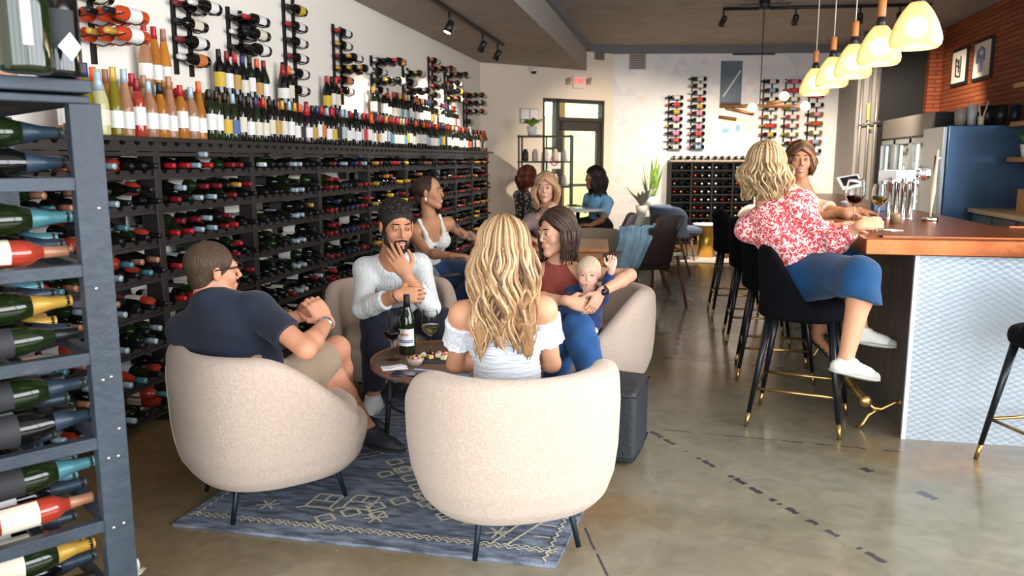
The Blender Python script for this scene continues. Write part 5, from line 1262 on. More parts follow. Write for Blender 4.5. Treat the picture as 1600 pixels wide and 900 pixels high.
obj('petals', fm, mat('petal_white', '#f0eee2', .6), q)
obj('stem', MB().tube([(0, 0, 0), (-.02, .0, -(wp.z-.02))], .005, 6), M_leaf, q)
# ------------------------------------------------------------ people
def cv(r, u, f): return V((r*CS-f*SS, r*SS+f*CS, u))        # right / up / away as seen by the viewer
def reach(p, uv, L, far=None):
    """the point seen at uv that lies a bone length L from p; far True/False picks the farther/nearer one"""
    x, y, z, yy = ray(*uv); d = V((x, y, z)).normalized(); o = V((0, 0, H_)); w_ = p-o; b = w_.dot(d); q = L*L-(w_.length_squared-b*b)
    if q <= 0: t = o+d*b; return p+(t-p).normalized()*L
    return o+d*(b+(math.sqrt(q) if far else -math.sqrt(q)))
def skin(name, c, extra=None): return mat('skin_'+name, c, .5, spec=.4, var=None, bump=.04, bscale=120)
M_eye = mat('eye_white', '#e6dfd8', .25); M_iris = mat('iris_dark', '#2e2018', .2)
def headf(S, Hc, Rh, s=1.0, off=0.0, fem=False, ears=True):
    h = lambda x, y, z: Hc+Rh @ (V((x, y, z))*s); o = off
    S.ell(h(0, -.018, .035), [(.075*s+o), (.093*s+o), (.085*s+o)], Rh, k=.02)
    S.ell(h(0, .028, -.022), [(.058*s+o), (.056*s+o), (.080*s+o)], Rh, k=.02)
    j = .019 if fem else .023
    for e in (-1, 1):
        S.cap(h(e*.042, .005, -.062), h(e*.010, .062, -.096), (.022*s+o), (.018*s+o), k=.022)
        S.ell(h(e*.036, .054, -.022), [(.024*s+o), (.022*s+o), (.024*s+o)], Rh, k=.018)
    S.ell(h(0, .070, -.097), [(j*s+o)]*3, Rh, k=.016)
    S.cap(h(-.034, .074, .030), h(.034, .074, .030), (.0125*s+o), k=.012)
    S.cap(h(0, .084, .022), h(0, (.102 if fem else .106), -.019), (.0062*s+o), ((.0088 if fem else .0100)*s+o), k=.010)
    for e in (-1, 1): S.ell(h(e*.0105, .093, -.028), [(.0070*s+o)]*3, Rh, k=.006)
    S.ell(h(0, .078, -.058), [(.026*s+o), (.016*s+o), (.019*s+o)], Rh, k=.012)
    for e in (-1, 1): S.ell(h(e*.031, .097, .012), [.0155*s, .016*s, .011*s], Rh, k=.010, mode='-')
    if ears:
        for e in (-1, 1): S.ell(h(e*.078, -.010, -.004), [.008*s, .017*s, .030*s], Rh, k=.006)
def frame_head(fwd, up=(0, 0, 1)):
    f = V(fwd).normalized(); r = f.cross(V(up)).normalized(); return frame(r, f, r.cross(f))
def face(parent, Hc, Rh, s=1.0, lip='#b5655c', brow='#3a2820', eye=True, smile=0.0, open_=0.0):
    h = lambda x, y, z: Hc+Rh @ (V((x, y, z))*s)
    if eye:
        for e in (-1, 1):
            ec = h(e*.031, .0765, .012); eb = obj('eye', MB().ball(ec, .0122*s, 12), M_eye, parent); obj('iris', MB().ball(h(e*.031, .0835, .0115), .0066*s, 8), M_iris, eb)
            lt = MB().ball((0, 0, 0), .0137*s, 16); q = MB(); keep = []
            for f in lt.f:
                c_ = sum((V(lt.v[i]) for i in f), V((0, 0, 0)))/len(f)/(.0137*s)
                if not (c_.y > .25 and -.42 < c_.z-.0 < .30-.25*abs(c_.x)): keep.append(f)
            q.v = [tuple(ec+Rh @ V(p)) for p in lt.v]; q.f = keep; q.m = [0]*len(keep); q.sm = [True]*len(keep); obj('lid', q, parent.data.materials[0] if parent.data else M_eye, eb)
            obj('lashes', MB().tube([h(e*(.031-.0135), .0845, .011), h(e*.031, .0905, .0165), h(e*(.031+.0135), .0825, .012)], .0016*s, 6), mat('lid_dark', '#4a3028', .6), eb)
    for e in (-1, 1): obj('eyebrow', MB().tube([h(e*.012, .0925, .0355), h(e*.030, .091, .040), h(e*.050, .077, .035)], [.0026*s, .0034*s, .0016*s], 6, flat=1), mat('brow_'+brow[1:], brow, .9), parent)
    w_ = .022+.008*smile; ml = MB()
    ml.tube([h(-w_, .082, -.058+.006*smile), h(-.008, .0945, -.0555), h(0, .096, -.057), h(.008, .0945, -.0555), h(w_, .082, -.058+.006*smile)], [.001*s, .0034*s, .0034*s, .0034*s, .001*s], 7)
    ml.tube([h(-w_, .082, -.060+.006*smile), h(0, .0935, -.0655-.008*max(smile, open_)), h(w_, .082, -.060+.006*smile)], [.001*s, .0042*s, .001*s], 7)
    obj('lips', ml, mat('lips_'+lip[1:], lip, .4), parent)
    if smile > .3 or open_: obj('teeth', MB().tube([h(-w_*.7, .088, -.060), h(0, .0935, -.062), h(w_*.7, .088, -.060)], [.002*s, .0045*s, .002*s], 6), mat('teeth', '#efe8e0', .3), parent)
def hand(S, wr, d, n, side, s=1.0, curl=(.35, .4, .45, .5), tc=.3, spread=.10, fine=1.0):
    """side +1 right hand, -1 left; d wrist to fingers, n out of the palm"""
    d = V(d).normalized(); n = V(n); n = (n-d*n.dot(d)).normalized(); t = (d.cross(n) if side > 0 else n.cross(d)).normalized()
    Mh = frame(d, t, n)
    S.cap(wr-d*.01, wr+d*.03, .026*s, .026*s, k=.015, w=n, f=.75)
    S.ell(wr+d*.052*s, [.046*s, .040*s, .0155*s], Mh, k=.012)
    kn = []
    for i, (o, r) in enumerate(((.030, .0105), (.010, .0108), (-.010, .0104), (-.029, .0095))):
        k_ = wr+d*(.090-.003*abs(i-1))*s+t*o*s; S.cap(wr+d*.03*s+t*o*.7*s, k_, .012*s, r*s, k=.009)
        L_ = (.072, .080, .074, .058)[i]*s; c = curl[i]; p = k_; a = c*.75; sp = t*(spread*(1.5-i)/1.5*.5)
        for j, (fr_, rr) in enumerate(((.46, .0088), (.30, .0080), (.24, .0072))):
            dd_ = (d*math.cos(a)+n*math.sin(a)+sp).normalized(); q = p+dd_*L_*fr_; S.cap(p, q, rr*s*(1.0 if i < 3 else .9), (rr-.0007)*s*(1.0 if i < 3 else .9), k=.0035); p = q; a += c*(1.15, .9, .6)[j]
    b = wr+d*.022*s+t*.024*s+n*.004*s; m_ = b+(d*.55+t*.70+n*(.25+tc*.4)).normalized()*.042*s; e = m_+(d*.85+t*.30*(1-tc)+n*(.25+tc)).normalized()*.032*s; f2 = e+(d*.9+n*(.2+tc*1.2)-t*tc*.3).normalized()*.026*s
    S.cap(b, m_, .0145*s, .0115*s, k=.010); S.cap(m_, e, .0112*s, .0095*s, k=.004); S.cap(e, f2, .0095*s, .0078*s, k=.003)
class Person:
    def __init__(s, label, skinm, pel, neck, head, hf, tf, fem=False, h=.0065, sc=1.0, hup=(0, 0, 1), bust=.0, belly=0.0, shw=1.0):
        s.fem, s.h, s.sc = fem, h, sc; s.root = empty('person', (pel.x, pel.y, 0)); tag(s.root, label, 'person'); s.skinm = skinm
        s.pel, s.neck, s.head = V(pel), V(neck), V(head); s.Rh = frame_head(hf, hup); s.bust = bust; s.belly = belly
        up = (s.neck-s.pel).normalized(); ac = V(tf).cross(V((0, 0, 1))); ac = (ac-up*ac.dot(up)).normalized(); s.up, s.ac = up, ac; s.fw = up.cross(ac).normalized(); s.Rt = frame(ac, s.fw, up)
        w_ = (.150 if fem else .172)*sc*shw; dz_ = (.068 if fem else .078)*sc; s.sh = {1: s.neck+ac*w_-up*dz_, -1: s.neck-ac*w_-up*dz_}
        s.hip = {1: s.pel+ac*.095*sc-up*.01, -1: s.pel-ac*.095*sc-up*.01}; s.el, s.wr, s.kn, s.an, s.ft = {}, {}, {}, {}, {}; s.hd = {}
        s.hair_n = 0
    def add(s, name, S, m, parent=None, **kw):
        me = S.mesh(name, m, **kw); o = link(name, me, None)
        p = parent or s.root; o.parent = p; o.matrix_parent_inverse = Matrix.Translation(-s.root.location) if p is s.root else Matrix.Identity(4); return o
    def obj(s, name, mb, m, parent=None):
        o = obj(name, mb, m, parent or s.root)
        if parent is None: o.matrix_parent_inverse = Matrix.Translation(-s.root.location)
        return o
    def torso(s, S, off=0.0, clip=None, lo=0.0, hi=1.0, k=.03, shoulders=True):
        L = lambda t: s.pel.lerp(s.neck, t); c = s.sc; o = off
        if s.fem: ch, wa, pe = (.135, .088, .15), (.112, .082, .13), (.150, .112, .115)
        else: ch, wa, pe = (.165, .105, .17), (.148, .105, .15), (.155, .115, .12)
        b = s.belly
        if lo < .3: S.ell(L(.02), [(q*c+o) for q in pe], s.Rt, k=k, clip=clip)
        S.ell(L(.36)+s.fw*b*.5, [wa[0]*c+o, (wa[1]+b)*c+o, wa[2]*c+o], s.Rt, k=k, clip=clip)
        if hi > .6:
            S.ell(L(.70), [(q*c+o) for q in ch], s.Rt, k=k, clip=clip)
            if s.bust:
                for e in (-1, 1): S.ell(L(.66)+s.ac*e*.066*c+s.fw*(.062+s.bust*.5)*c, [.058*c+o, .045*c+s.bust*.4+o, .055*c+o], s.Rt, k=.02, clip=clip)
        if hi > .9 and shoulders:
            r = .046 if s.fem else .055
            S.cap(s.sh[-1].lerp(s.sh[1], .06), s.sh[-1].lerp(s.sh[1], .94), r*c+o, k=k, clip=clip)
            for e in (-1, 1): S.cap(s.neck-s.up*.030*c+s.ac*e*.02, s.sh[e]+s.up*.006*c, .046*c+o, .043*c+o, k=k, clip=clip)
            S.cap(s.neck-s.up*.05, s.neck+s.up*.015-s.fw*.01, (.075 if s.fem else .09)*c+o, .05*c+o, k=k, clip=clip, w=s.fw, f=.75)
    def arm(s, S, e, off=0.0, t1=2.0, k=.016, flare=0.0):
        """t1 in 0..2 along upper arm then forearm; offset garments stop there"""
        sh, el, wr = s.sh[e], s.el[e], s.wr[e]; c = s.sc*(.86 if s.fem else 1.0); o = off
        S.ell(sh, [.051*c+o*.8]*3, k=.03)
        ta = min(t1, 1.0); E = sh.lerp(el, ta); d = (el-sh).normalized()
        cl = None if t1 >= 1 else [(tuple(E-d*.012), tuple(d))]
        S.cap(sh, E if t1 < 1 else el, .050*c+o, (.050-.010*ta)*c+o+flare*(t1 < 1), k=.025 if off == 0 else .03, clip=cl)
        if t1 > 1:
            tb = t1-1; W = el.lerp(wr, min(tb, 1)); d = (wr-el).normalized(); m_ = el.lerp(wr, .3)
            cl = None if tb >= 1 and off == 0 else [(tuple(W-d*.012), tuple(d))]
            if tb > .3: S.cap(el, m_, .040*c+o, .043*c+o, k=k); S.cap(m_, W, .043*c+o, (.043-.016*min(1, (tb-.3)/.7))*c+o+flare, k=k, clip=cl)
            else: S.cap(el, W, .041*c+o, .042*c+o, k=k, clip=cl)
    def leg(s, S, e, off=0.0, t1=2.0, k=.02, wide=0.0):
        hp, kn, an = s.hip[e], s.kn[e], s.an[e]; c = s.sc; o = off; ta = min(t1, 1.0); K = hp.lerp(kn, ta); d = (kn-hp).normalized()
        cl = None if t1 >= 1 else [(tuple(K-d*.012), tuple(d))]
        S.cap(hp, K, (.092 if s.fem else .088)*c+o, ((.092-.030*ta))*c+o+wide*.4, k=.03, clip=cl)
        if t1 > 1:
            tb = t1-1; A = kn.lerp(an, min(tb, 1)); d = (an-kn).normalized(); m_ = kn.lerp(an, .32); bk = (m_-(s.hip[e].lerp(an, .3))); 
            cl = None if tb >= 1 and off == 0 else [(tuple(A-d*.012), tuple(d))]
            S.cap(kn, m_, .057*c+o+wide*.5, .055*c+o+wide*.7, k=k)
            S.cap(m_, A, .055*c+o+wide*.7, (.055-.021*min(1, (tb-.3)/.7))*c+o+wide, k=k, clip=cl)
    def body(s, mats=None, paint=None, legs=True, feet=True):
        S = SDF(s.h); headf(S, s.head, s.Rh, s.sc, fem=s.fem); r = (.047 if s.fem else .056)*s.sc
        S.cap(s.neck-s.up*.03, s.head+s.Rh @ V((0, -.030, -.045))*s.sc, r*1.06, r, k=.025); s.torso(S)
        for e in (-1, 1):
            s.arm(S, e)
            if legs: s.leg(S, e)
            if feet and e in s.ft:
                an = s.an[e]; S.cap(an, an-V((0, 0, .02)), .036*s.sc, .034*s.sc, k=.01); S.cap(an-V((0, 0, .045)), an-V((0, 0, .055))+s.ft[e]*.13, .030*s.sc, .024*s.sc, k=.02)
            if e in s.hd: q = s.hd[e]; hand(S, s.wr[e], q[0], q[1], e, s.sc*(.92 if s.fem else 1.02), **(q[2] if len(q) > 2 else {}))
        s.b = s.add('body', S, mats or s.skinm, paint=paint); return s.b
    def shoe(s, e, col, sole='#e9e6e0', lace='#3a3a40', kind='sneaker'):
        an, d = s.an[e], s.ft[e]; c = s.sc*(.92 if s.fem else 1.03); up = V((0, 0, 1)); sd_ = d.cross(up).normalized(); up = sd_.cross(d).normalized()
        S = SDF(.006); b = an-up*.062*c-d*.035*c
        S.cap(b+up*.012, b+d*.17*c+up*.004, .036*c, .036*c, k=.02, w=sd_, f=.95); S.cap(b+d*.15*c+up*.002, b+d*.215*c-up*.002, .038*c, .026*c, k=.02)
        S.cap(b+d*.035*c+up*.02, an+up*.004, .040*c, .038*c, k=.02, clip=[(tuple(an+up*.006), tuple(up))]); S.cap(b+d*.13*c+up*.01, an+d*.02-up*.012, .030*c, .036*c, k=.025, clip=[(tuple(an+up*.006), tuple(up))])
        S.fun(lambda X, Y, Z: -((X-b.x)*up.x+(Y-b.y)*up.y+(Z-b.z)*up.z)-.020, b-V((.3, .3, .3)), b+V((.3, .3, .3)), .004, '&')
        sh = s.add('shoe', S, mat('shoe_'+col[1:], col, .6, bump=.1, bscale=150))
        T = SDF(.006); T.cap(b-up*.012, b+d*.215*c-up*.012, .040*c, .032*c, k=.01, w=up, f=.28); T.cap(b+d*.10*c-up*.012, b+d*.16*c-up*.012, .042*c, k=.02, w=up, f=.28)
        o = link('sole', T.mesh('sole', mat('sole_'+sole[1:], sole, .6)), sh)
        if kind == 'sneaker':
            U = SDF(.006); U.cap(b+d*.188*c-up*.003, b+d*.218*c-up*.005, .0385*c, .0300*c, k=.01)
            U.fun(lambda X, Y, Z: -((X-b.x)*up.x+(Y-b.y)*up.y+(Z-b.z)*up.z)-.018, b-V((.3, .3, .3)), b+V((.3, .3, .3)), .004, '&'); link('toe_cap', U.mesh('toe_cap', mat('toe_grey', '#a19e98', .6)), sh)
        lm = MB(); lm.tube([an+up*.004+d*.03-sd_*.012, an+d*.045-up*.004, an+up*.004+d*.03+sd_*.012], .008, 6)
        for i in range(4):
            q = b+d*(.075+.022*i)*c+up*(.064-.0085*i)*c; lm.tube([q-sd_*.020, q+up*.004, q+sd_*.020+d*.006], .0034, 5)
        obj('laces', lm, mat('lace_'+lace[1:], lace, .8), sh); return sh
def cloth(name, c, var=None, **kw): return mat('cloth_'+name, c, kw.pop('rough', .9), var=var, bump=kw.pop('bump', .35), bscale=kw.pop('bscale', 60), sheen=.1, **kw)
def wrinkle(amp=.004, f=26, ph=0.0):
    def post(F, X, Y, Z): return F+amp*np.sin(f*X+3*np.sin(Z*f*.45+ph)+ph)*np.sin(f*.8*Z+2*np.sin(Y*f*.5)+ph)
    return post
def hairtones(name, cols): return [mat('hair_%s_%s' % (name, c[1:]), c, .40, bump=.5, bscale=160, bstretch=(1, 1, .1), spec=.4) for c in cols]
def hairmat(name, c, v, scale=22): return mat('hair_'+name, c, .45, var=v, vscale=scale*2.4, vstretch=(1.5, 1.5, .09), bump=.9, bscale=260, bstretch=(1, 1, .05), spec=.35)
def hair_short(P, m, off=.012, cutz=.055, cutb=-.075, fringe=None, h=.0055, top=.0, lumps=0):
    S = SDF(h); s = P.sc; Rh, Hc = P.Rh, P.head; hp = lambda x, y, z: Hc+Rh @ (V((x, y, z))*s)
    a, b = V((0, .085, cutz)), V((0, -.01, cutb)); d = (b-a).normalized(); nl = V((0, -d.z, d.y)); nl = nl if nl.y > 0 else -nl
    nw = Rh @ nl; c = [(tuple(hp(*a)), tuple(nw))]
    S.ell(hp(0, -.022, .036+top*.5), [.077*s+off, .094*s+off, .085*s+off+top], Rh, k=.012, clip=c)
    S.ell(hp(0, -.05, -.03), [.062*s+off*.6, .045*s+off*.5, .06*s], Rh, k=.02, clip=c)
    rr = random.Random(3)
    for i in range(lumps):
        a_ = rr.uniform(-1.2, 1.2); q = hp(.075*math.sin(a_), .05*math.cos(a_)+rr.uniform(-.04, .03), .105+rr.uniform(-.012, .012)); S.cap(q, q+Rh @ V((rr.uniform(-.02, .02), .035, rr.uniform(-.012, .01))), .012, .006, k=.006)
    P.add('hair', S, m); 
def hair_long(P, m, L=.35, n=70, r=.0095, wave=.013, wl=.11, spread=.02, a0=55, a1=305, h=.006, back=.085, part=0.0, vol=.012, seed=1, fwd=0.0, segs=14, low=None, gather=0.0):
    """locks rooted along the parting, over the skull, then hanging"""
    S = SDF(h); s = P.sc; Rh, Hc = P.Rh, P.head; hp = lambda x, y, z: Hc+Rh @ (V((x, y, z))*s); rr = random.Random(seed)
    a, b = V((0, .080, .080)), V((0, .000, -.05)); d = (b-a).normalized(); nl = V((0, -d.z, d.y)); nl = nl if nl.y > 0 else -nl
    S.ell(hp(0, -.022, .036), [.077*s+vol*.2, .094*s+vol*.2, .086*s+vol*.2], Rh, k=.01, clip=[(tuple(hp(*a)), tuple(Rh @ nl))])
    S.cap(hp(0, -.045, .0), hp(0, -.055, -.12), .062*s, .05*s, k=.02, w=tuple(Rh @ V((0, 1, 0))), f=.7)
    T = MB(); ncl = max(6, n//6)
    cps = [rr.uniform(0, 6.28) for _ in range(ncl+1)]
    for i in range(n*2):
        outer = i >= n; i_ = i % n; fr = (i_+.5)/n
        ph = math.radians(a0+(a1-a0)*fr+rr.uniform(-4, 4)); L_ = L*rr.uniform(.80, 1.05)*(1.0 if not outer else rr.uniform(.55, 1.0)); pts = []
        p0 = cps[int(fr*ncl)]+rr.uniform(-.5, .5)+(1.3 if outer else 0); wv = wave*rr.uniform(.75, 1.15); lay = rr.uniform(-.001, .004)+(.005 if outer else 0)
        pd = math.degrees(ph) % 360; pd = 360-pd if pd > 180 else pd; al = math.radians(float(np.interp(pd, [50, 80, 120, 180], [58, 40, 8, -15]))+rr.uniform(-7, 7))
        e0 = V((0, math.sin(al), math.cos(al))); e1 = V((math.sin(ph), math.cos(ph), -.07)).normalized(); om = e0.angle(e1)
        for t in np.linspace(0, 1, 8):
            dv = (e0*math.sin((1-t)*om)+e1*math.sin(t*om))/math.sin(om); x_ = (.078*s+vol+lay)*dv.x; y_ = (.095*s+vol+lay)*dv.y; z_ = (.086*s+vol+lay)*dv.z
            pts.append(Hc+Rh @ (V((0+part*(1-t), -.022*s, .036*s))+V((x_, y_, z_))))
        e = pts[-1]; out = (e-Hc); out.z = 0; out.normalize(); m2 = segs
        for j in range(1, m2+1):
            t = j/m2; p = e+out*(spread*math.sin(PI*min(t*1.3, 1))-gather*t+lay)+V((0, 0, -L_*t)); w2 = wv*min(1, t*2.5)
            side = V((-out.y, out.x, 0)); p += side*(w2*math.sin(2*PI*L_*t/wl+p0))+out*(w2*.6*math.cos(2*PI*L_*t/wl+p0))
            if fwd and math.cos(ph) > -.2: p += (P.fw)*(fwd*t)
            q = p-P.neck; depth = q.dot(-P.fw); under = P.neck.z+.03-p.z
            if under > 0 and abs(q.dot(P.ac)) < .2:
                lim = back*min(1, under/.10)+lay
                if depth > -.02 and depth < lim: p += -P.fw*(lim-depth)
                elif depth <= -.02 and -depth < lim: p += P.fw*(lim+depth)
            pts.append(p)
        k_ = len(pts)
        T.tube(pts, [r*(.75 if j < 3 else 1)*(1-.75*max(0, j/k_-.62)/.38)*(.8 if outer else 1.05) for j in range(k_)], 6, mi=rr.choice([0, 0, 1, 1, 2, 3]) if not outer else rr.choice([0, 1, 2, 3, 3]))
        if not outer and i_ % 3 == 0:
            for j in range(k_-2): S.cap(pts[j]-out*.006, pts[j+1]-out*.006, r*1.5, r*1.3, k=.006)
    o = P.add('hair', S, m[0]); link('hair_locks', T.mesh('hair_locks', m), o)

MS = {k: skin(k, c) for k, c in dict(a='#c98d6e', b='#b8805f', c='#cf9775', d='#cd9a7c', e='#c9957a', f='#dba78e', g='#b5805f', baby='#e3b29b').items()}
# ---- 1 the man in navy, back to the viewer
P = Person('man in navy polo with black glasses, back to viewer, hugging his knee in left armchair', MS['a'], V((-1.70, 2.98, .47)), at(330, 474, 3.18), at(334, 424, 3.22), cv(.80, -.05, .60), cv(.10, 0, 1), h=.0065, belly=.02)
P.el[1] = reach(P.sh[1], (478, 546), .29, False); P.wr[1] = reach(P.el[1], (511, 503), .25, True)
P.el[-1] = reach(P.sh[-1], (440, 512), .31, True); P.wr[-1] = reach(P.el[-1], (468, 494), .25, True)
P.kn[1] = reach(P.hip[1], (526, 545), .44, True); P.an[1] = reach(P.kn[1], (545, 640), .40, True); P.kn[-1] = reach(P.hip[-1], (520, 590), .43, True); P.an[-1] = reach(P.kn[-1], (575, 668), .42, True)
P.hd[1] = (cv(-.55, .8, .1), cv(-.3, -.5, .8), dict(curl=(.7, .75, .8, .8))); P.hd[-1] = (cv(.85, .25, -.2), cv(-.1, -.4, -.9), dict(curl=(.6, .6, .65, .7)))
P.ft[-1] = cv(.75, -.05, -.35).normalized(); P.ft[1] = cv(.8, -.2, .2).normalized()
P.body()
S = SDF(.0065); cl = [(tuple(P.neck+P.up*.055), tuple((P.up*1.0+P.fw*.35).normalized()))]
P.torso(S, .013, clip=None); S.cap(P.neck-P.up*.02, P.neck+P.up*.045-P.fw*.005, .066, .066, k=.02, clip=[(tuple(P.neck+P.up*.035), tuple((P.up+P.fw*.4).normalized()))])
for e in (-1, 1): P.arm(S, e, .016, .68, flare=.006)
po = P.add('polo_shirt', S, cloth('navy', '#181e2b', var='#1d2534', vscale=5), post=wrinkle(.005, 20))
S = SDF(.006); S.cap(P.neck+P.up*.012, P.neck+P.up*.050, .073, .066, k=.01, clip=[(tuple(P.neck+P.up*.046), tuple((P.up+P.fw*.4).normalized())), (tuple(P.neck-P.up*.01), tuple(-(P.up+P.fw*.5).normalized()))])
link('collar', S.mesh('collar', mat('cloth_navy')), po).matrix_parent_inverse = Matrix.Identity(4)
S = SDF(.008); P.torso(S, .012, lo=0, hi=.5)
P.leg(S, 1, .022, .80); P.leg(S, -1, .022, .85); P.add('shorts', S, cloth('khaki', '#a8927a', var='#9c876f', vscale=6))
hair_short(P, hairmat('brown_short', '#5a4433', '#463528', 60), off=.004, cutz=.072, cutb=-.072)
P.shoe(-1, '#24262b', '#1d1d20', '#101012', 'plain'); P.shoe(1, '#24262b', '#1d1d20', '#101012', 'plain')
h = lambda x, y, z: P.head+P.Rh @ V((x, y, z))
P.obj('glasses', MB().tube([h(.083, -.02, .012), h(.083, .055, .022), h(.066, .098, .022)], [.003, .0035, .005], 6).tube([h(-.083, -.02, .012), h(-.083, .055, .022), h(-.066, .098, .022)], [.003, .0035, .005], 6).tube([h(.066, .098, .022), h(.012, .112, .024), h(-.012, .112, .024), h(-.066, .098, .022)], .004, 6), mat('glasses_black', '#111114', .25))
wd_ = (P.wr[1]-P.el[1]).normalized(); P.obj('watch', MB().tube([P.wr[1]-wd_*.035, P.wr[1]-wd_*.015], [.034, .033], 16), mat('watch_steel', '#b4bac0', .25, metal=.8))
face(P.root if False else P.b, P.head, P.Rh, 1, eye=False)

# ---- 2 the bearded man
P = Person('bearded man in cream sweater, hand on chin, facing viewer behind the coffee table', MS['b'], V((-1.66, 4.60, .47)), at(612, 405, 4.42), at(620, 354, 4.32), cv(.42, -.22, -.88), cv(.18, 0, -1), h=.0055, hup=(.0, .0, 1), sc=1.10, shw=.80)
P.el[1] = reach(P.sh[1], (566, 483), .30, False); P.wr[1] = reach(P.el[1], (620, 462), .25, False)
P.el[-1] = reach(P.sh[-1], (672, 480), .30, False); P.wr[-1] = reach(P.el[-1], (636, 432), .245, False)
P.hd[1] = (cv(.9, .0, .25), cv(.0, -.3, .9), dict(curl=(.5, .5, .55, .6))); P.hd[-1] = (cv(-.50, .86, .02), cv(-.2, .1, .95), dict(curl=(.10, .12, .2, .3), tc=.0, spread=.25))
P.kn[1] = reach(P.hip[1], (588, 505), .46, False); P.an[1] = reach(P.kn[1], (583, 604), .42, True); P.kn[-1] = reach(P.hip[-1], (692, 505), .46, False); P.an[-1] = reach(P.kn[-1], (682, 600), .42, True)
P.ft[1] = cv(-.25, -.10, -.95).normalized(); P.ft[-1] = cv(.2, -.1, -.95).normalized()
for e in (-1, 1): P.an[e].z = .095
P.body()
M_sw = cloth('cream_sweater', '#d8dad8', var='#cfd1d0', vscale=8, bump=.9, bscale=90, bstretch=(1, 1, .2))
S = SDF(.0055); P.torso(S, .008, clip=None)
for e in (-1, 1): P.arm(S, e, .009, 1.72 if e > 0 else 1.70, flare=.004)
nk = P.neck+P.up*.03+P.fw*.035; S.ell(nk, [.055, .060, .070], P.Rt, k=.01, mode='-')
P.add('sweater', S, M_sw, post=wrinkle(.0045, 20, .7))
S = SDF(.007); P.torso(S, .010, lo=0, hi=.5)
for e in (-1, 1): P.leg(S, e, .016, 1.90, wide=.008)
P.add('trousers', S, cloth('midnight', '#181b28', var='#1e2230', vscale=6), post=wrinkle(.003, 30))
for e in (-1, 1): P.shoe(e, '#c9c7c4', '#b5b2ac', '#3c4258')
hm = hairmat('near_black', '#17120f', '#241b16', 30)
hair_short(P, hm, off=.0035, cutz=.088, cutb=-.055, top=.002)
T = MB(); rr = random.Random(5); hq = lambda x, y, z: P.head+P.Rh @ V((x, y, z))
for i in range(560):
    th = math.radians(rr.uniform(2, 78)); ph = rr.uniform(0, 6.28); x_, y_, z_ = math.sin(th)*math.sin(ph), math.sin(th)*math.cos(ph), math.cos(th)
    p = V((.080*x_, -.022+.097*y_, .036+.088*z_)); nrm = V((x_, y_, z_))
    if (p-V((0, .085, .086))).dot(V((0, .141, -.095)).normalized()) > .001: continue
    d = (V((.15*x_+rr.uniform(-.2, .2), -.75+rr.uniform(-.3, .3), .10 if z_ > .5 else -.3))+nrm*(.42 if z_ > .55 else .08)).normalized(); L_ = rr.uniform(.018, .032) if z_ > .45 else rr.uniform(.012, .018)
    T.tube([P.head+P.Rh @ q for q in (p*1.10, p*1.10+d*L_*.6, p*1.10+d*L_+V((rr.uniform(-.006, .006), -.010, -.004)))], [.0062, .0055, .0016], 5, mi=rr.choice([0, 0, 1]))
ho = [c for c in kids(P.root) if c.name.startswith('hair')][-1]; link('hair_tufts', T.mesh('hair_tufts', [hm, hairtones('near_black', ['#2a1f1a'])[0]]), ho)
hp = lambda x, y, z: P.head+P.Rh @ V((x, y, z))*1.10
S = SDF(.0045)
for e in (-1, 1):
    S.cap(hp(e*.066, .008, -.020), hp(e*.055, .022, -.064), .009, .015, k=.012); S.cap(hp(e*.052, .024, -.070), hp(e*.012, .062, -.102), .017, .020, k=.014)
    S.cap(hp(e*.024, .086, -.052), hp(e*.004, .0945, -.042), .0055, .0058, k=.006); S.cap(hp(e*.027, .079, -.052), hp(e*.024, .072, -.088), .0065, .010, k=.010)
S.ell(hp(0, .078, -.100), [.026, .020, .022], P.Rh, k=.014); S.ell(hp(0, .087, -.079), [.008, .007, .005], P.Rh, k=.004)
P.add('beard', S, hm)
face(P.b, P.head, P.Rh, 1.10, lip='#a85c54', brow='#120d0a', open_=.8)
wd_ = (P.wr[-1]-P.el[-1]).normalized(); P.obj('bracelet', MB().tube([P.wr[-1]-wd_*.012, P.wr[-1]-wd_*.002], .0325, 16), mat('bracelet_black', '#141416', .5))
wd_ = (P.wr[1]-P.el[1]).normalized(); P.obj('bracelet', MB().tube([P.wr[1]-wd_*.004, P.wr[1]+wd_*.006], .034, 16), mat('bracelet_black'))

# ---- 3 the blonde woman, back to the viewer
P = Person('woman with long wavy blonde hair in white off-shoulder top, back to the viewer', MS['c'], V((-.62, 2.98, .46)), at(784, 462, 2.96), at(787, 397, 2.97), cv(.05, -.12, 1), cv(-.02, 0, 1), fem=True, h=.006, sc=1.02)
P.el[-1] = reach(P.sh[-1], (712, 568), .26, True); P.wr[-1] = reach(P.el[-1], (765, 566), .24, True); P.el[1] = reach(P.sh[1], (862, 568), .26, True); P.wr[1] = reach(P.el[1], (812, 560), .24, True)
P.hd[-1] = (cv(.8, .1, .5), cv(.3, -.3, -.8)); P.hd[1] = (cv(-.8, .1, .5), cv(-.3, -.3, -.8))
for e in (-1, 1): P.kn[e] = P.hip[e]+V((-.16+.05*e, .40, -.02)); P.an[e] = P.kn[e]+V((.02, .04, -.37)); P.ft[e] = V((-.3, .95, -.05)).normalized()
P.body()
S = SDF(.006); n_ = P.neck-P.up*.135
P.torso(S, .017, clip=[(tuple(n_), tuple(P.up))], shoulders=False)
P.add('top', S, cloth('white_smocked', '#d5d8dd', var='#ccd0d6', vscale=8, bump=1.0, bscale=55, bstretch=(.25, .25, 2.4)), post=lambda F, X, Y, Z: F+.0016*np.sin(Z*330))
sl_ = cloth('white_frill', '#d8dbe0', bump=.7, bscale=60)
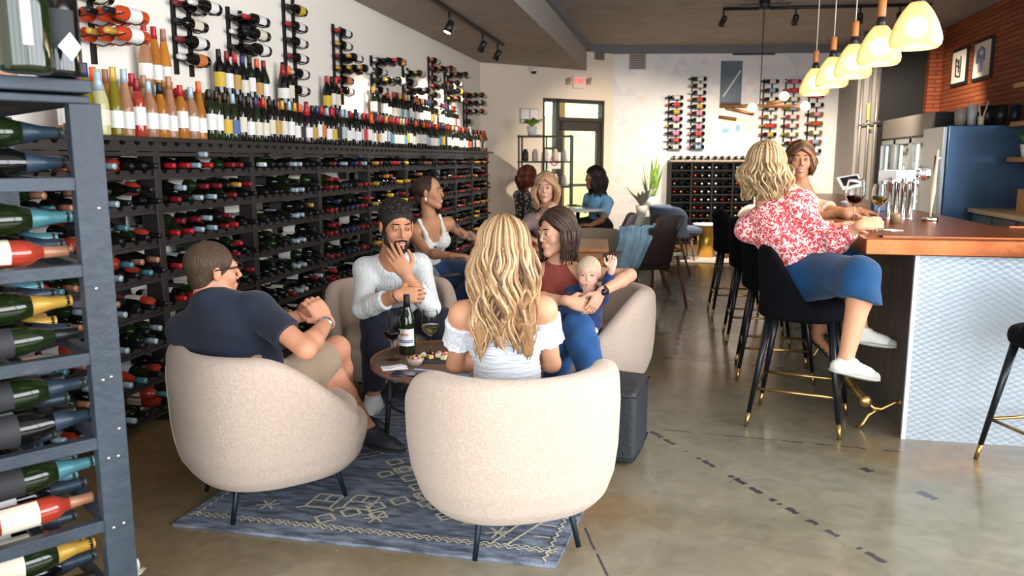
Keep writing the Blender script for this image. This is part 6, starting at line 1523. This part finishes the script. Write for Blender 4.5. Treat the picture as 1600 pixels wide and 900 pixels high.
for e in (-1, 1):
    S = SDF(.006); a, b = P.sh[e].lerp(P.el[e], .14), P.sh[e].lerp(P.el[e], .50); d = (b-a).normalized()
    S.cap(a, b, .060, .060, k=.01, clip=[(tuple(b-d*.004), tuple(d)), (tuple(a+d*.004), tuple(-d))]); S.cap(b-d*.012, b+d*.010, .060, .066, k=.004, clip=[(tuple(b+d*.010), tuple(d)), (tuple(b-d*.016), tuple(-d))]); S.cap(a-d*.010, a+d*.014, .064, .060, k=.004, clip=[(tuple(a-d*.008), tuple(-d)), (tuple(a+d*.016), tuple(d))])
    P.add('sleeve', S, sl_, post=lambda F, X, Y, Z: F+.0022*np.sin(X*190)*np.sin(Y*170+1))
S = SDF(.009); P.torso(S, .010, lo=0, hi=.5, clip=[(tuple(P.pel+P.up*.06), tuple(P.up))])
for e in (-1, 1): P.leg(S, e, .014, 1.9)
P.add('jeans', S, cloth('denim_mid', '#3a5f8a', var='#4a6f98', vscale=9))
for e in (-1, 1): P.shoe(e, '#d8d4cc')
hair_long(P, hairtones('blonde', ['#94704c', '#b28c64', '#6b4e37', '#c8a780']), L=.385, n=105, r=.0066, wave=.017, wl=.17, spread=.022, a0=62, a1=298, h=.0048, back=.115, vol=.013, seed=4, segs=18)

# ---- 4 the woman in rust, holding the baby
tat = mat('tattoo_ink', '#5d5560', .55)
P = Person('brunette woman in rust sleeveless top and blue jeans, holding a baby, looking left', MS['d'], V((-.62, 4.62, .46)), at(873, 412, 4.46), at(868, 364, 4.42), cv(-.80, -.14, -.60), cv(-.22, 0, -1), fem=True, h=.0055, sc=1.03, bust=.03, shw=1.10)
P.el[-1] = at(984, 430, 4.33); P.wr[-1] = at(939, 457, 4.13)
P.el[1] = reach(P.sh[1], (832, 466), .27, False); P.wr[1] = reach(P.el[1], (886, 470), .24, False)
P.hd[-1] = (cv(-.50, -.80, -.25), cv(-.5, .1, .85), dict(curl=(.35, .35, .4, .45))); P.hd[1] = (cv(.9, -.25, -.05), cv(.1, -.3, .9), dict(curl=(.4, .4, .45, .5)))
P.kn[1] = reach(P.hip[1], (868, 536), .45, False); P.an[1] = reach(P.kn[1], (872, 610), .40, True); P.kn[-1] = reach(P.hip[-1], (903, 512), .44, False); P.an[-1] = reach(P.kn[-1], (928, 596), .40, False)
for e in (-1, 1): P.ft[e] = cv(-.2, -.1, -.95).normalized()
def pt4(c, a=P.sh[1], b=P.el[1]):
    a, b = np.array(a), np.array(b); ab = b-a; t = np.clip(((c-a)@ab)/(ab@ab), 0, 1); d = np.linalg.norm(c-a-t[:, None]*ab, axis=1)
    return ((d < .06) & (t > .2) & (t < .9) & (np.sin(c[:, 2]*95)*np.sin(c[:, 0]*110+c[:, 1]*60) > .25)).astype(int)
P.body(mats=[MS['d'], tat], paint=pt4)
S = SDF(.0055); P.torso(S, .009, clip=[(tuple(P.neck+P.up*.012), tuple((P.up+P.fw*.15).normalized()))], shoulders=False); S.cap(P.neck-P.up*.07, P.neck+P.up*.022, .090, .056, k=.03, w=tuple(P.fw), f=.85, clip=[(tuple(P.neck+P.up*.020), tuple(P.up))])
P.add('tank_top', S, cloth('rust', '#8f4436', var='#843c30', vscale=6, bump=.6, bscale=70), post=wrinkle(.0025, 24))
S = SDF(.007); P.torso(S, .012, lo=0, hi=.5)
for e in (-1, 1): P.leg(S, e, .018, 1.93, wide=.012)
P.add('jeans', S, cloth('bright_denim', '#2a62a0', var='#1b4a80', vscale=7), post=wrinkle(.004, 26))
for e in (-1, 1): P.shoe(e, '#d8d4cc')
hair_long(P, hairtones('dark_brown', ['#33211a', '#402a20', '#291a14', '#4d3428']), L=.20, n=90, r=.0062, wave=.003, wl=.4, spread=.012, a0=60, a1=300, h=.0055, back=.05, vol=.008, seed=7, segs=7)
face(P.b, P.head, P.Rh, 1.03, lip='#b8645c', brow='#2d1d16')
h = lambda x, y, z: P.head+P.Rh @ V((x, y, z))*1.03
P.obj('earring', MB().tube([h(-.084, -.006, -.034), h(-.088, -.006, -.062)], [.003, .011], 8), mat('gold_metal'))
wd_ = (P.wr[-1]-P.el[-1]).normalized(); P.obj('watch', MB().tube([P.wr[-1]-wd_*.03, P.wr[-1]-wd_*.008], .0315, 16).ball(P.wr[-1]-wd_*.019+cv(0, 0, -.028), .019, 8), mat('watch_black', '#14181d', .3))
# ---- 5 the baby
hb = at(920, 429, 4.33)
Q = Person('baby with pale blond hair in navy outfit, fist at mouth, on the rust-topped woman\'s lap', MS['baby'], at(912, 484, 4.42), hb+cv(.0, -.092, .02), hb, cv(-.18, -.05, -1), cv(-.1, 0, -1), fem=True, h=.0050, sc=.54)
Q.el[1] = reach(Q.sh[1], (888, 468), .11, False); Q.wr[1] = Q.el[1]+(hb+cv(-.030, -.105, -.085)-Q.el[1]).normalized()*.10; Q.hd[1] = (cv(.4, .75, .1), cv(.4, .2, .8), dict(curl=(1.1, 1.2, 1.2, 1.2)))
Q.el[-1] = at(949, 444, 4.25); Q.wr[-1] = at(956, 420, 4.20); Q.hd[-1] = (cv(.05, 1, 0), cv(-.3, 0, -.9), dict(curl=(.9, 1.0, 1.0, 1.0)))
for e in (-1, 1): Q.kn[e] = Q.hip[e]+cv(-.06+.05*e*-1, -.02, -.14); Q.an[e] = Q.kn[e]+cv(0, -.05, -.03); Q.ft[e] = cv(0, .2, -1).normalized()
Q.head = hb; S_ = Q.sc
Sb = SDF(.005); headf(Sb, hb, Q.Rh, .74, fem=True); Sb.ell(hb+Q.Rh @ V((0, -.008, .03)), [.062, .074, .066], Q.Rh, k=.02)
for e in (-1, 1): Sb.ell(hb+Q.Rh @ V((e*.027, .045, -.025)), [.022]*3, Q.Rh, k=.02)
Sb.cap(Q.neck, hb-V((0, 0, .04)), .034, k=.02); Q.torso(Sb)
for e in (-1, 1): Q.arm(Sb, e); hand(Sb, Q.wr[e], Q.hd[e][0], Q.hd[e][1], e, .62, **Q.hd[e][2]); Q.leg(Sb, e); Sb.cap(Q.an[e], Q.an[e]+Q.ft[e]*.06, .024, .02, k=.01)
Q.b = Q.add('body', Sb, MS['baby'])
S = SDF(.006); Q.torso(S, .010)
for e in (-1, 1): Q.arm(S, e, .009, 1.85); Q.leg(S, e, .010, 1.8)
Q.add('romper', S, cloth('baby_navy', '#1b2c55', var='#24386a', vscale=10), post=wrinkle(.002, 40))
S = SDF(.005); c = [(tuple(hb+Q.Rh @ V((0, .058, .050))), tuple(Q.Rh @ V((0, .72, -.69))))]; S.ell(hb+Q.Rh @ V((0, -.010, .032)), [.0655, .0775, .070], Q.Rh, k=.01, clip=c)
Q.add('hair', S, hairmat('pale_blond', '#e4d4b8', '#d2bd98', 30)); face(Q.b, hb+Q.Rh @ V((0, .003, 0)), Q.Rh, .74, lip='#c9746a', brow='#c9a888', smile=1.0)

# ---- 6 the tattooed woman
P = Person('tattooed brunette with hair up in white buttoned tank top, smiling towards the right', MS['g'], at(672, 424, 6.35), at(672, 344, 6.15), at(672, 301, 6.12), cv(.93, -.02, -.22), cv(.55, 0, -.85), fem=True, h=.008, sc=1.02, bust=.015)
P.el[1] = reach(P.sh[1], (668, 396), .27, False); P.wr[1] = reach(P.el[1], (708, 400), .24, False); P.el[-1] = reach(P.sh[-1], (722, 366), .26, True); P.wr[-1] = reach(P.el[-1], (757, 374), .24, True)
P.hd[1] = (cv(.9, .05, -.2), cv(0, -1, 0)); P.hd[-1] = (cv(.95, -.1, .2), cv(0, -1, 0))
for e, k_, a_ in ((1, (735, 438), (712, 500)), (-1, (748, 425), (742, 480))): P.kn[e] = reach(P.hip[e], k_, .43, False); P.an[e] = reach(P.kn[e], a_, .42, False); P.ft[e] = cv(.5, -.1, -.8).normalized()
def pt6(c, a=P.sh[-1], b=P.el[-1], w=P.wr[-1]):
    r = np.zeros(len(c), int)
    for p, q in ((a, b), (b, w)):
        p, q = np.array(p), np.array(q); ab = q-p; t = np.clip(((c-p)@ab)/(ab@ab), 0, 1); d = np.linalg.norm(c-p-t[:, None]*ab, axis=1)
        r |= ((d < .055) & (t > .1) & (t < .92) & (np.sin(c[:, 2]*80+c[:, 1]*40)*np.sin(c[:, 0]*90+1) > .05)).astype(int)
    return r
P.body(mats=[MS['g'], tat], paint=pt6)
S = SDF(.007); P.torso(S, .012, clip=[(tuple(P.neck-P.up*.105), tuple((P.up+P.fw*.10).normalized()))], shoulders=False); S.ell(P.neck-P.up*.10+P.fw*.10, [.035, .06, .05], P.Rt, k=.01, mode='-')
for e in (-1, 1): S.cap(P.neck+P.ac*e*.085+P.up*.012-P.fw*.01, P.neck+P.ac*e*.075-P.up*.06+P.fw*.082, .014, .016, k=.01); S.cap(P.neck+P.ac*e*.075-P.up*.06+P.fw*.082, P.neck+P.ac*e*.065-P.up*.15+P.fw*.105, .016, .026, k=.015); S.cap(P.neck+P.ac*e*.085+P.up*.012-P.fw*.01, P.neck+P.ac*e*.08-P.up*.13-P.fw*.095, .014, .02, k=.01)
o = P.add('tank_top', S, cloth('white_knit', '#e4e3dc', var='#dad9d2', vscale=8, bump=.6))
bm = MB()
for i in range(3): q = P.neck-P.up*(.17+.045*i)+P.fw*(.125-.006*i)+P.ac*.012; bm.ball(q, .009, 8)
obj('buttons', bm, mat('button_dark', '#2c2c30', .4), o)
S = SDF(.010); P.torso(S, .012, lo=0, hi=.5)
for e in (-1, 1): P.leg(S, e, .014, 1.93)
P.add('jeans', S, cloth('navy_denim', '#1d3354', var='#254068', vscale=8), post=wrinkle(.004, 24)); [P.shoe(e, '#3a3634') for e in (-1, 1)]
hm = hairmat('chestnut_dark', '#2f1c15', '#442a1e', 26); S = SDF(.007); hp = lambda x, y, z: P.head+P.Rh @ (V((x, y, z))*1.02)
a, b = V((0, .085, .060)), V((0, .0, -.05)); d = (b-a).normalized(); nl = V((0, -d.z, d.y)); nl = nl if nl.y > 0 else -nl
S.ell(hp(0, -.03, .036), [.082, .102, .090], P.Rh, k=.01, clip=[(tuple(hp(*a)), tuple(P.Rh @ nl))]); S.ell(hp(0, -.10, .03), [.055, .055, .055], P.Rh, k=.02); S.ell(hp(0, -.08, -.045), [.05, .045, .045], P.Rh, k=.02); P.add('hair', S, hm)
face(P.b, P.head, P.Rh, 1.02, brow='#2a1a14', smile=.5); P.obj('earring', MB().ball(hp(.086, -.004, -.045), .010, 8, sc=(1, 1, 1.7)), mat('pearl', '#e6e0d8', .3))

# ---- 7 the woman in mauve
P = Person('long haired blonde woman in mauve blouse with hand raised to her chin', MS['f'], at(862, 400, 7.35), at(856, 334, 7.15), at(853, 294, 7.08), cv(-.20, -.08, -1), cv(-.05, 0, -1), fem=True, h=.008, sc=1.03)
P.el[1] = reach(P.sh[1], (806, 362), .27, False); P.wr[1] = reach(P.el[1], (826, 372), .24, False); P.el[-1] = reach(P.sh[-1], (884, 374), .27, False); P.wr[-1] = reach(P.el[-1], (866, 336), .24, False)
P.hd[1] = (cv(.8, -.2, -.6), cv(0, -1, 0)); P.hd[-1] = (cv(-.25, .95, 0), cv(-.4, .1, .9), dict(curl=(.9, 1, 1, 1)))
for e in (-1, 1): P.kn[e] = P.hip[e]+cv(-.05-.08*e*-1, .0, -.42); P.an[e] = P.kn[e]+cv(0, -.41, -.02); P.ft[e] = cv(0, -.1, -1).normalized()
P.body()
S = SDF(.007); P.torso(S, .012, clip=[(tuple(P.neck-P.up*.012), tuple((P.up+P.fw*.5).normalized()))])
for e in (-1, 1): P.arm(S, e, .018, 1.85, flare=.006)
P.add('blouse', S, cloth('mauve', '#a68f90', var='#988182', vscale=8), post=wrinkle(.005, 22))
S = SDF(.012); P.torso(S, .012, lo=0, hi=.5); [P.leg(S, e, .014, 1.93) for e in (-1, 1)]; P.add('trousers', S, cloth('dark_taupe', '#54484a')); [P.shoe(e, '#4a4038') for e in (-1, 1)]
hair_long(P, hairtones('ash_blonde', ['#b58c64', '#cba57c', '#8f6a49', '#d8b78f']), L=.22, n=60, r=.0105, wave=.010, wl=.18, spread=.02, a0=52, a1=308, h=.008, back=.09, vol=.010, seed=9, segs=9)
face(P.b, P.head, P.Rh, 1.03, lip='#b06a62', brow='#8a6848')

# ---- 8 the woman in blue, 9 the auburn haired woman
P = Person('dark haired woman in light blue shirt seated at the white table by the exit door', MS['g'], at(935, 352, 10.35), at(935, 304, 10.28), at(928, 279, 10.22), cv(-.97, -.02, -.15), cv(-.75, 0, -.6), fem=True, h=.011, sc=1.12)
P.el[-1] = reach(P.sh[-1], (940, 344), .30, False); P.wr[-1] = reach(P.el[-1], (922, 352), .26, False); P.el[1] = reach(P.sh[1], (915, 328), .28, True); P.wr[1] = reach(P.el[1], (898, 322), .25, True)
P.hd[-1] = (cv(-.9, .1, -.1), cv(0, -1, .2)); P.hd[1] = (cv(-.9, .1, 0), cv(0, -1, 0))
for e in (-1, 1): P.kn[e] = P.hip[e]+cv(-.42, -.04, -.05*e); P.an[e] = P.kn[e]+cv(-.02, -.44, 0); P.ft[e] = cv(-1, -.1, 0).normalized()
P.body()
S = SDF(.010); P.torso(S, .014); [P.arm(S, e, .020, .75, flare=.008) for e in (-1, 1)]; P.add('shirt', S, cloth('sky_blue', '#93c8f0', var='#82bae6', vscale=8), post=wrinkle(.005, 20))
S = SDF(.012); P.torso(S, .014, lo=0, hi=.5); [P.leg(S, e, .016, 1.93) for e in (-1, 1)]; P.add('trousers', S, cloth('black_trousers', '#1c1d22')); [P.shoe(e, '#2a2624') for e in (-1, 1)]
hair_long(P, hairtones('black_brown', ['#1b1412', '#241b18', '#15100f', '#30241f']), L=.26, n=44, r=.014, wave=.010, wl=.2, spread=.02, a0=60, a1=300, h=.011, back=.09, vol=.012, seed=11, segs=8); face(P.b, P.head, P.Rh, 1.1, brow='#1c1412')
P = Person('auburn haired woman in black floral dress seated beside the black shelf unit', MS['e'], at(818, 352, 10.5), at(818, 300, 10.45), at(826, 278, 10.4), cv(.75, -.02, .45), cv(.75, 0, .3), fem=True, h=.011, sc=1.1)
P.el[1] = reach(P.sh[1], (826, 338), .28, False); P.wr[1] = reach(P.el[1], (846, 336), .25, False); P.el[-1] = reach(P.sh[-1], (835, 330), .28, True); P.wr[-1] = reach(P.el[-1], (862, 330), .25, True)
P.hd[1] = (cv(.9, .1, .1), cv(0, -1, 0)); P.hd[-1] = (cv(.9, .1, .1), cv(0, -1, 0))
for e in (-1, 1): P.kn[e] = P.hip[e]+cv(.42, -.04, -.05*e); P.an[e] = P.kn[e]+cv(.02, -.42, 0); P.ft[e] = cv(1, -.1, 0).normalized()
P.body()
def spots(name, base, cols, sc, thr):
    def fn(nt, b, N, L, coords):
        vo = N('ShaderNodeTexVoronoi'); vo.inputs['Scale'].default_value = sc; nz = N('ShaderNodeTexNoise'); nz.inputs['Scale'].default_value = sc*.8; nz.inputs['Detail'].default_value = 1
        P_ = coords((1, 1, 1)); L(P_, nz.inputs['Vector']); ad = N('ShaderNodeVectorMath'); ad.operation = 'MULTIPLY_ADD'; L(nz.outputs['Color'], ad.inputs[0]); ad.inputs[1].default_value = (.05,)*3; L(P_, ad.inputs[2]); L(ad.outputs[0], vo.inputs['Vector'])
        r = N('ShaderNodeValToRGB'); r.color_ramp.interpolation = 'CONSTANT'; e = r.color_ramp.elements; e[0].position = 0; e[0].color = lin(cols[0]); e[1].position = thr[0]; e[1].color = lin(base)
        for p_, c_ in zip(thr[1:], cols[1:]): q_ = e.new(p_); q_.color = lin(c_)
        L(vo.outputs['Distance'], r.inputs['Fac']); L(r.outputs['Color'], b.inputs['Base Color'])
    return mat('cloth_'+name, base, .85, sheen=.1, fn=fn)
S = SDF(.010); P.torso(S, .014); [P.arm(S, e, .020, 1.5, flare=.008) for e in (-1, 1)]; [P.leg(S, e, .03, 1.4) for e in (-1, 1)]; P.add('dress', S, spots('black_floral', '#1a1a1e', ['#c8bdb4'], 26, [.33]))
[P.shoe(e, '#2a2624') for e in (-1, 1)]
hair_long(P, hairtones('auburn', ['#5a2618', '#6d3120', '#451c12', '#7a3a22']), L=.16, n=40, r=.014, wave=.012, wl=.2, spread=.03, a0=60, a1=300, h=.011, back=.08, vol=.016, seed=12, segs=6)

# ---- 10 the woman in the red blouse at the bar
P = Person('wavy haired blonde woman in red patterned blouse and jeans on the nearest bar stool', MS['c'], V((.70, 4.56, .80)), at(1199, 320, 4.46), at(1197, 264, 4.48), cv(.42, -.05, .90), cv(.62, 0, .78), fem=True, h=.006, sc=1.05)
P.el[1] = reach(P.sh[1], (1292, 392), .28, False); P.wr[1] = reach(P.el[1], (1345, 352), .25, False); P.el[-1] = reach(P.sh[-1], (1270, 372), .28, True); P.wr[-1] = reach(P.el[-1], (1330, 352), .25, True)
P.hd[1] = (cv(.95, .15, .1), cv(0, -.6, .7), dict(curl=(.4, .45, .5, .5))); P.hd[-1] = (cv(.95, .1, 0), cv(0, -1, .1))
P.kn[1] = reach(P.hip[1], (1352, 428), .42, False); P.an[1] = reach(P.kn[1], (1320, 568), .42, True); P.kn[-1] = reach(P.hip[-1], (1335, 412), .43, True); P.an[-1] = reach(P.kn[-1], (1344, 513), .42, False)
P.ft[1] = cv(.93, -.22, .15).normalized(); P.ft[-1] = cv(.97, -.12, -.1).normalized()
P.body()
S = SDF(.006); P.torso(S, .016, lo=.31, clip=[(tuple(P.neck+P.up*.012), tuple((P.up-P.fw*.25).normalized())), (tuple(P.pel+P.up*.085), tuple(-P.up))])
for e in (-1, 1):
    P.arm(S, e, .026, 1.80, flare=-.004); S.ell(P.sh[e].lerp(P.el[e], .12)+V((0, 0, .01)), [.078]*3, k=.03); S.ell(P.el[e].lerp(P.wr[e], .35), [.062]*3, k=.03)
P.add('blouse', S, spots('red_pattern', '#cf3f45', ['#efd3cf', '#efd3cf'], 55, [.17, .56]), post=wrinkle(.006, 24, .4))
S = SDF(.007); P.torso(S, .014, lo=0, hi=.5, clip=[(tuple(P.pel+P.up*.15), tuple(P.up))])

for e, r1 in ((1, .100), (-1, .092)):
    kn, hm_ = P.kn[e], P.kn[e].lerp(P.an[e], .34); d_ = (P.an[e]-P.kn[e]).normalized()
    S.cap(P.hip[e], kn-V((.02, 0, .01)), .118, r1-.006, k=.03); S.cap(kn-V((.02, 0, .012)), hm_, r1-.008, r1+.012, k=.03, w=tuple(P.ac), f=.9, clip=[(tuple(hm_-d_*.01), tuple(d_))])
S.cap(P.hip[1], P.hip[1]-P.fw*.05, .12, .105, k=.04)
P.add('wide_jeans', S, cloth('blue_denim', '#0d4877', var='#0b3a60', vscale=6), post=wrinkle(.005, 22))
for e in (-1, 1): P.shoe(e, '#cbcac2', '#a5a29c', '#1e2638')
hair_long(P, hairtones('dirty_blonde', ['#9a7d58', '#b7976c', '#6f583e', '#c9ad83']), L=.20, n=105, r=.0070, wave=.017, wl=.13, spread=.035, a0=58, a1=302, h=.005, back=.075, vol=.018, seed=15, segs=12)
# ---- 11 the smiling woman
P = Person('smiling woman in pale floral blouse with brown hair on the second bar stool, facing viewer', MS['b'], V((.66, 5.62, .80)), at(1258, 297, 5.62), at(1250, 251, 5.58), cv(-.22, -.04, -1), cv(.20, 0, -1), fem=True, h=.007, sc=1.03, bust=.01)
P.el[-1] = reach(P.sh[-1], (1322, 334), .27, False); P.wr[-1] = reach(P.el[-1], (1343, 330), .23, True); P.el[1] = reach(P.sh[1], (1262, 350), .27, False); P.wr[1] = reach(P.el[1], (1312, 342), .24, False)
P.wr[-1].z = max(P.wr[-1].z, 1.105); P.wr[1].z = max(P.wr[1].z, 1.10)
P.hd[-1] = (cv(.95, -.12, -.2), cv(-.1, -1, .1), dict(curl=(.5, .5, .55, .6))); P.hd[1] = (cv(.9, .0, -.3), cv(0, -1, 0))
for e, k_, a_ in ((1, (1292, 420), (1278, 520)), (-1, (1310, 412), (1296, 505))): P.kn[e] = reach(P.hip[e], k_, .42, False); P.an[e] = reach(P.kn[e], a_, .42, True); P.ft[e] = cv(.5, -.5, -.6).normalized()
P.body()
S = SDF(.0065); P.torso(S, .013, clip=[(tuple(P.neck-P.up*.02), tuple((P.up+P.fw*.6).normalized()))]); [P.arm(S, e, .016, .42, flare=.010) for e in (-1, 1)]
P.add('blouse', S, spots('pale_floral', '#dcb9a4', ['#b7543c'], 17, [.13]), post=wrinkle(.003, 30))
S = SDF(.009); P.torso(S, .012, lo=0, hi=.5); [P.leg(S, e, .014, 1.75) for e in (-1, 1)]; P.add('trousers', S, cloth('dark_slacks', '#2a2628', var='#3a3034', vscale=8))
for e in (-1, 1):
    st_ = MB(); an, d = P.an[e], P.ft[e]; sd_ = d.cross(V((0, 0, 1))).normalized()
    for t in (0.0, .035, .07, .10): q = an+d*t-V((0, 0, .035+t*.2)); st_.tube([q-sd_*.036-V((0, 0, .02)), q+V((0, 0, .014)), q+sd_*.036-V((0, 0, .02))], .004, 5)
    b_ = an-V((0, 0, .085)); st_.tube([b_-d*.05, b_+d*.16-V((0, 0, .01))], .012, 6).tube([b_-d*.05, b_-d*.05-V((0, 0, .07))], [.011, .006], 6); P.obj('strappy_sandal', st_, mat('sandal_black', '#151314', .4))
hair_long(P, hairtones('brown_blonde', ['#4a2f20', '#6e4a30', '#382318', '#9a7048']), L=.13, n=64, r=.008, wave=.012, wl=.12, spread=.010, a0=50, a1=310, h=.0065, back=.05, vol=.006, seed=18, segs=8)
face(P.b, P.head, P.Rh, 1.03, lip='#b9534f', brow='#3a241a', smile=1.0)
wd_ = (P.wr[-1]-P.el[-1]).normalized(); P.obj('bracelet', MB().tube([P.wr[-1]-wd_*.02, P.wr[-1]-wd_*.008], .027, 14), mat('bracelet_pale', '#e8e4e0', .3))
# ------------------------------------------------------------ light
w = bpy.data.worlds.new('World'); SC.world = w; w.use_nodes = True
bg = w.node_tree.nodes['Background']; bg.inputs['Color'].default_value = (.80, .90, 1.0, 1); bg.inputs['Strength'].default_value = 4.0
def area(loc, rot, sx, sy, e, col, name):
    l = bpy.data.lights.new(name, 'AREA'); l.shape = 'RECTANGLE'; l.size = sx; l.size_y = sy; l.energy = e; l.color = col
    o = bpy.data.objects.new(name, l); C.objects.link(o); o.location = loc; o.rotation_euler = rot; return o
area((.4, YF-.35, 1.75), (PI/2, 0, 0), 6.4, 2.8, 330, (.93, .97, 1.0), 'shopfront_daylight')
area((XR+.30, 1.5, 1.95), (0, PI/2, 0), 2.6, 8.2, 560, (.95, .97, 1.0), 'added_side_fill')  # fill light for the added, unseen side window
area((-3.4, 15.6, 2.9), (PI*.30, 0, PI*.8), 2.5, 1.5, 600, (1, .97, .9), 'back_daylight')
SC.view_settings.exposure = 0.0
SC.cycles.use_denoising = True
SC.cycles.max_bounces = 8; SC.cycles.transparent_max_bounces = 12; SC.cycles.transmission_bounces = 8
SC.cycles.caustics_reflective = False; SC.cycles.caustics_refractive = False
SC.cycles.sample_clamp_indirect = 6
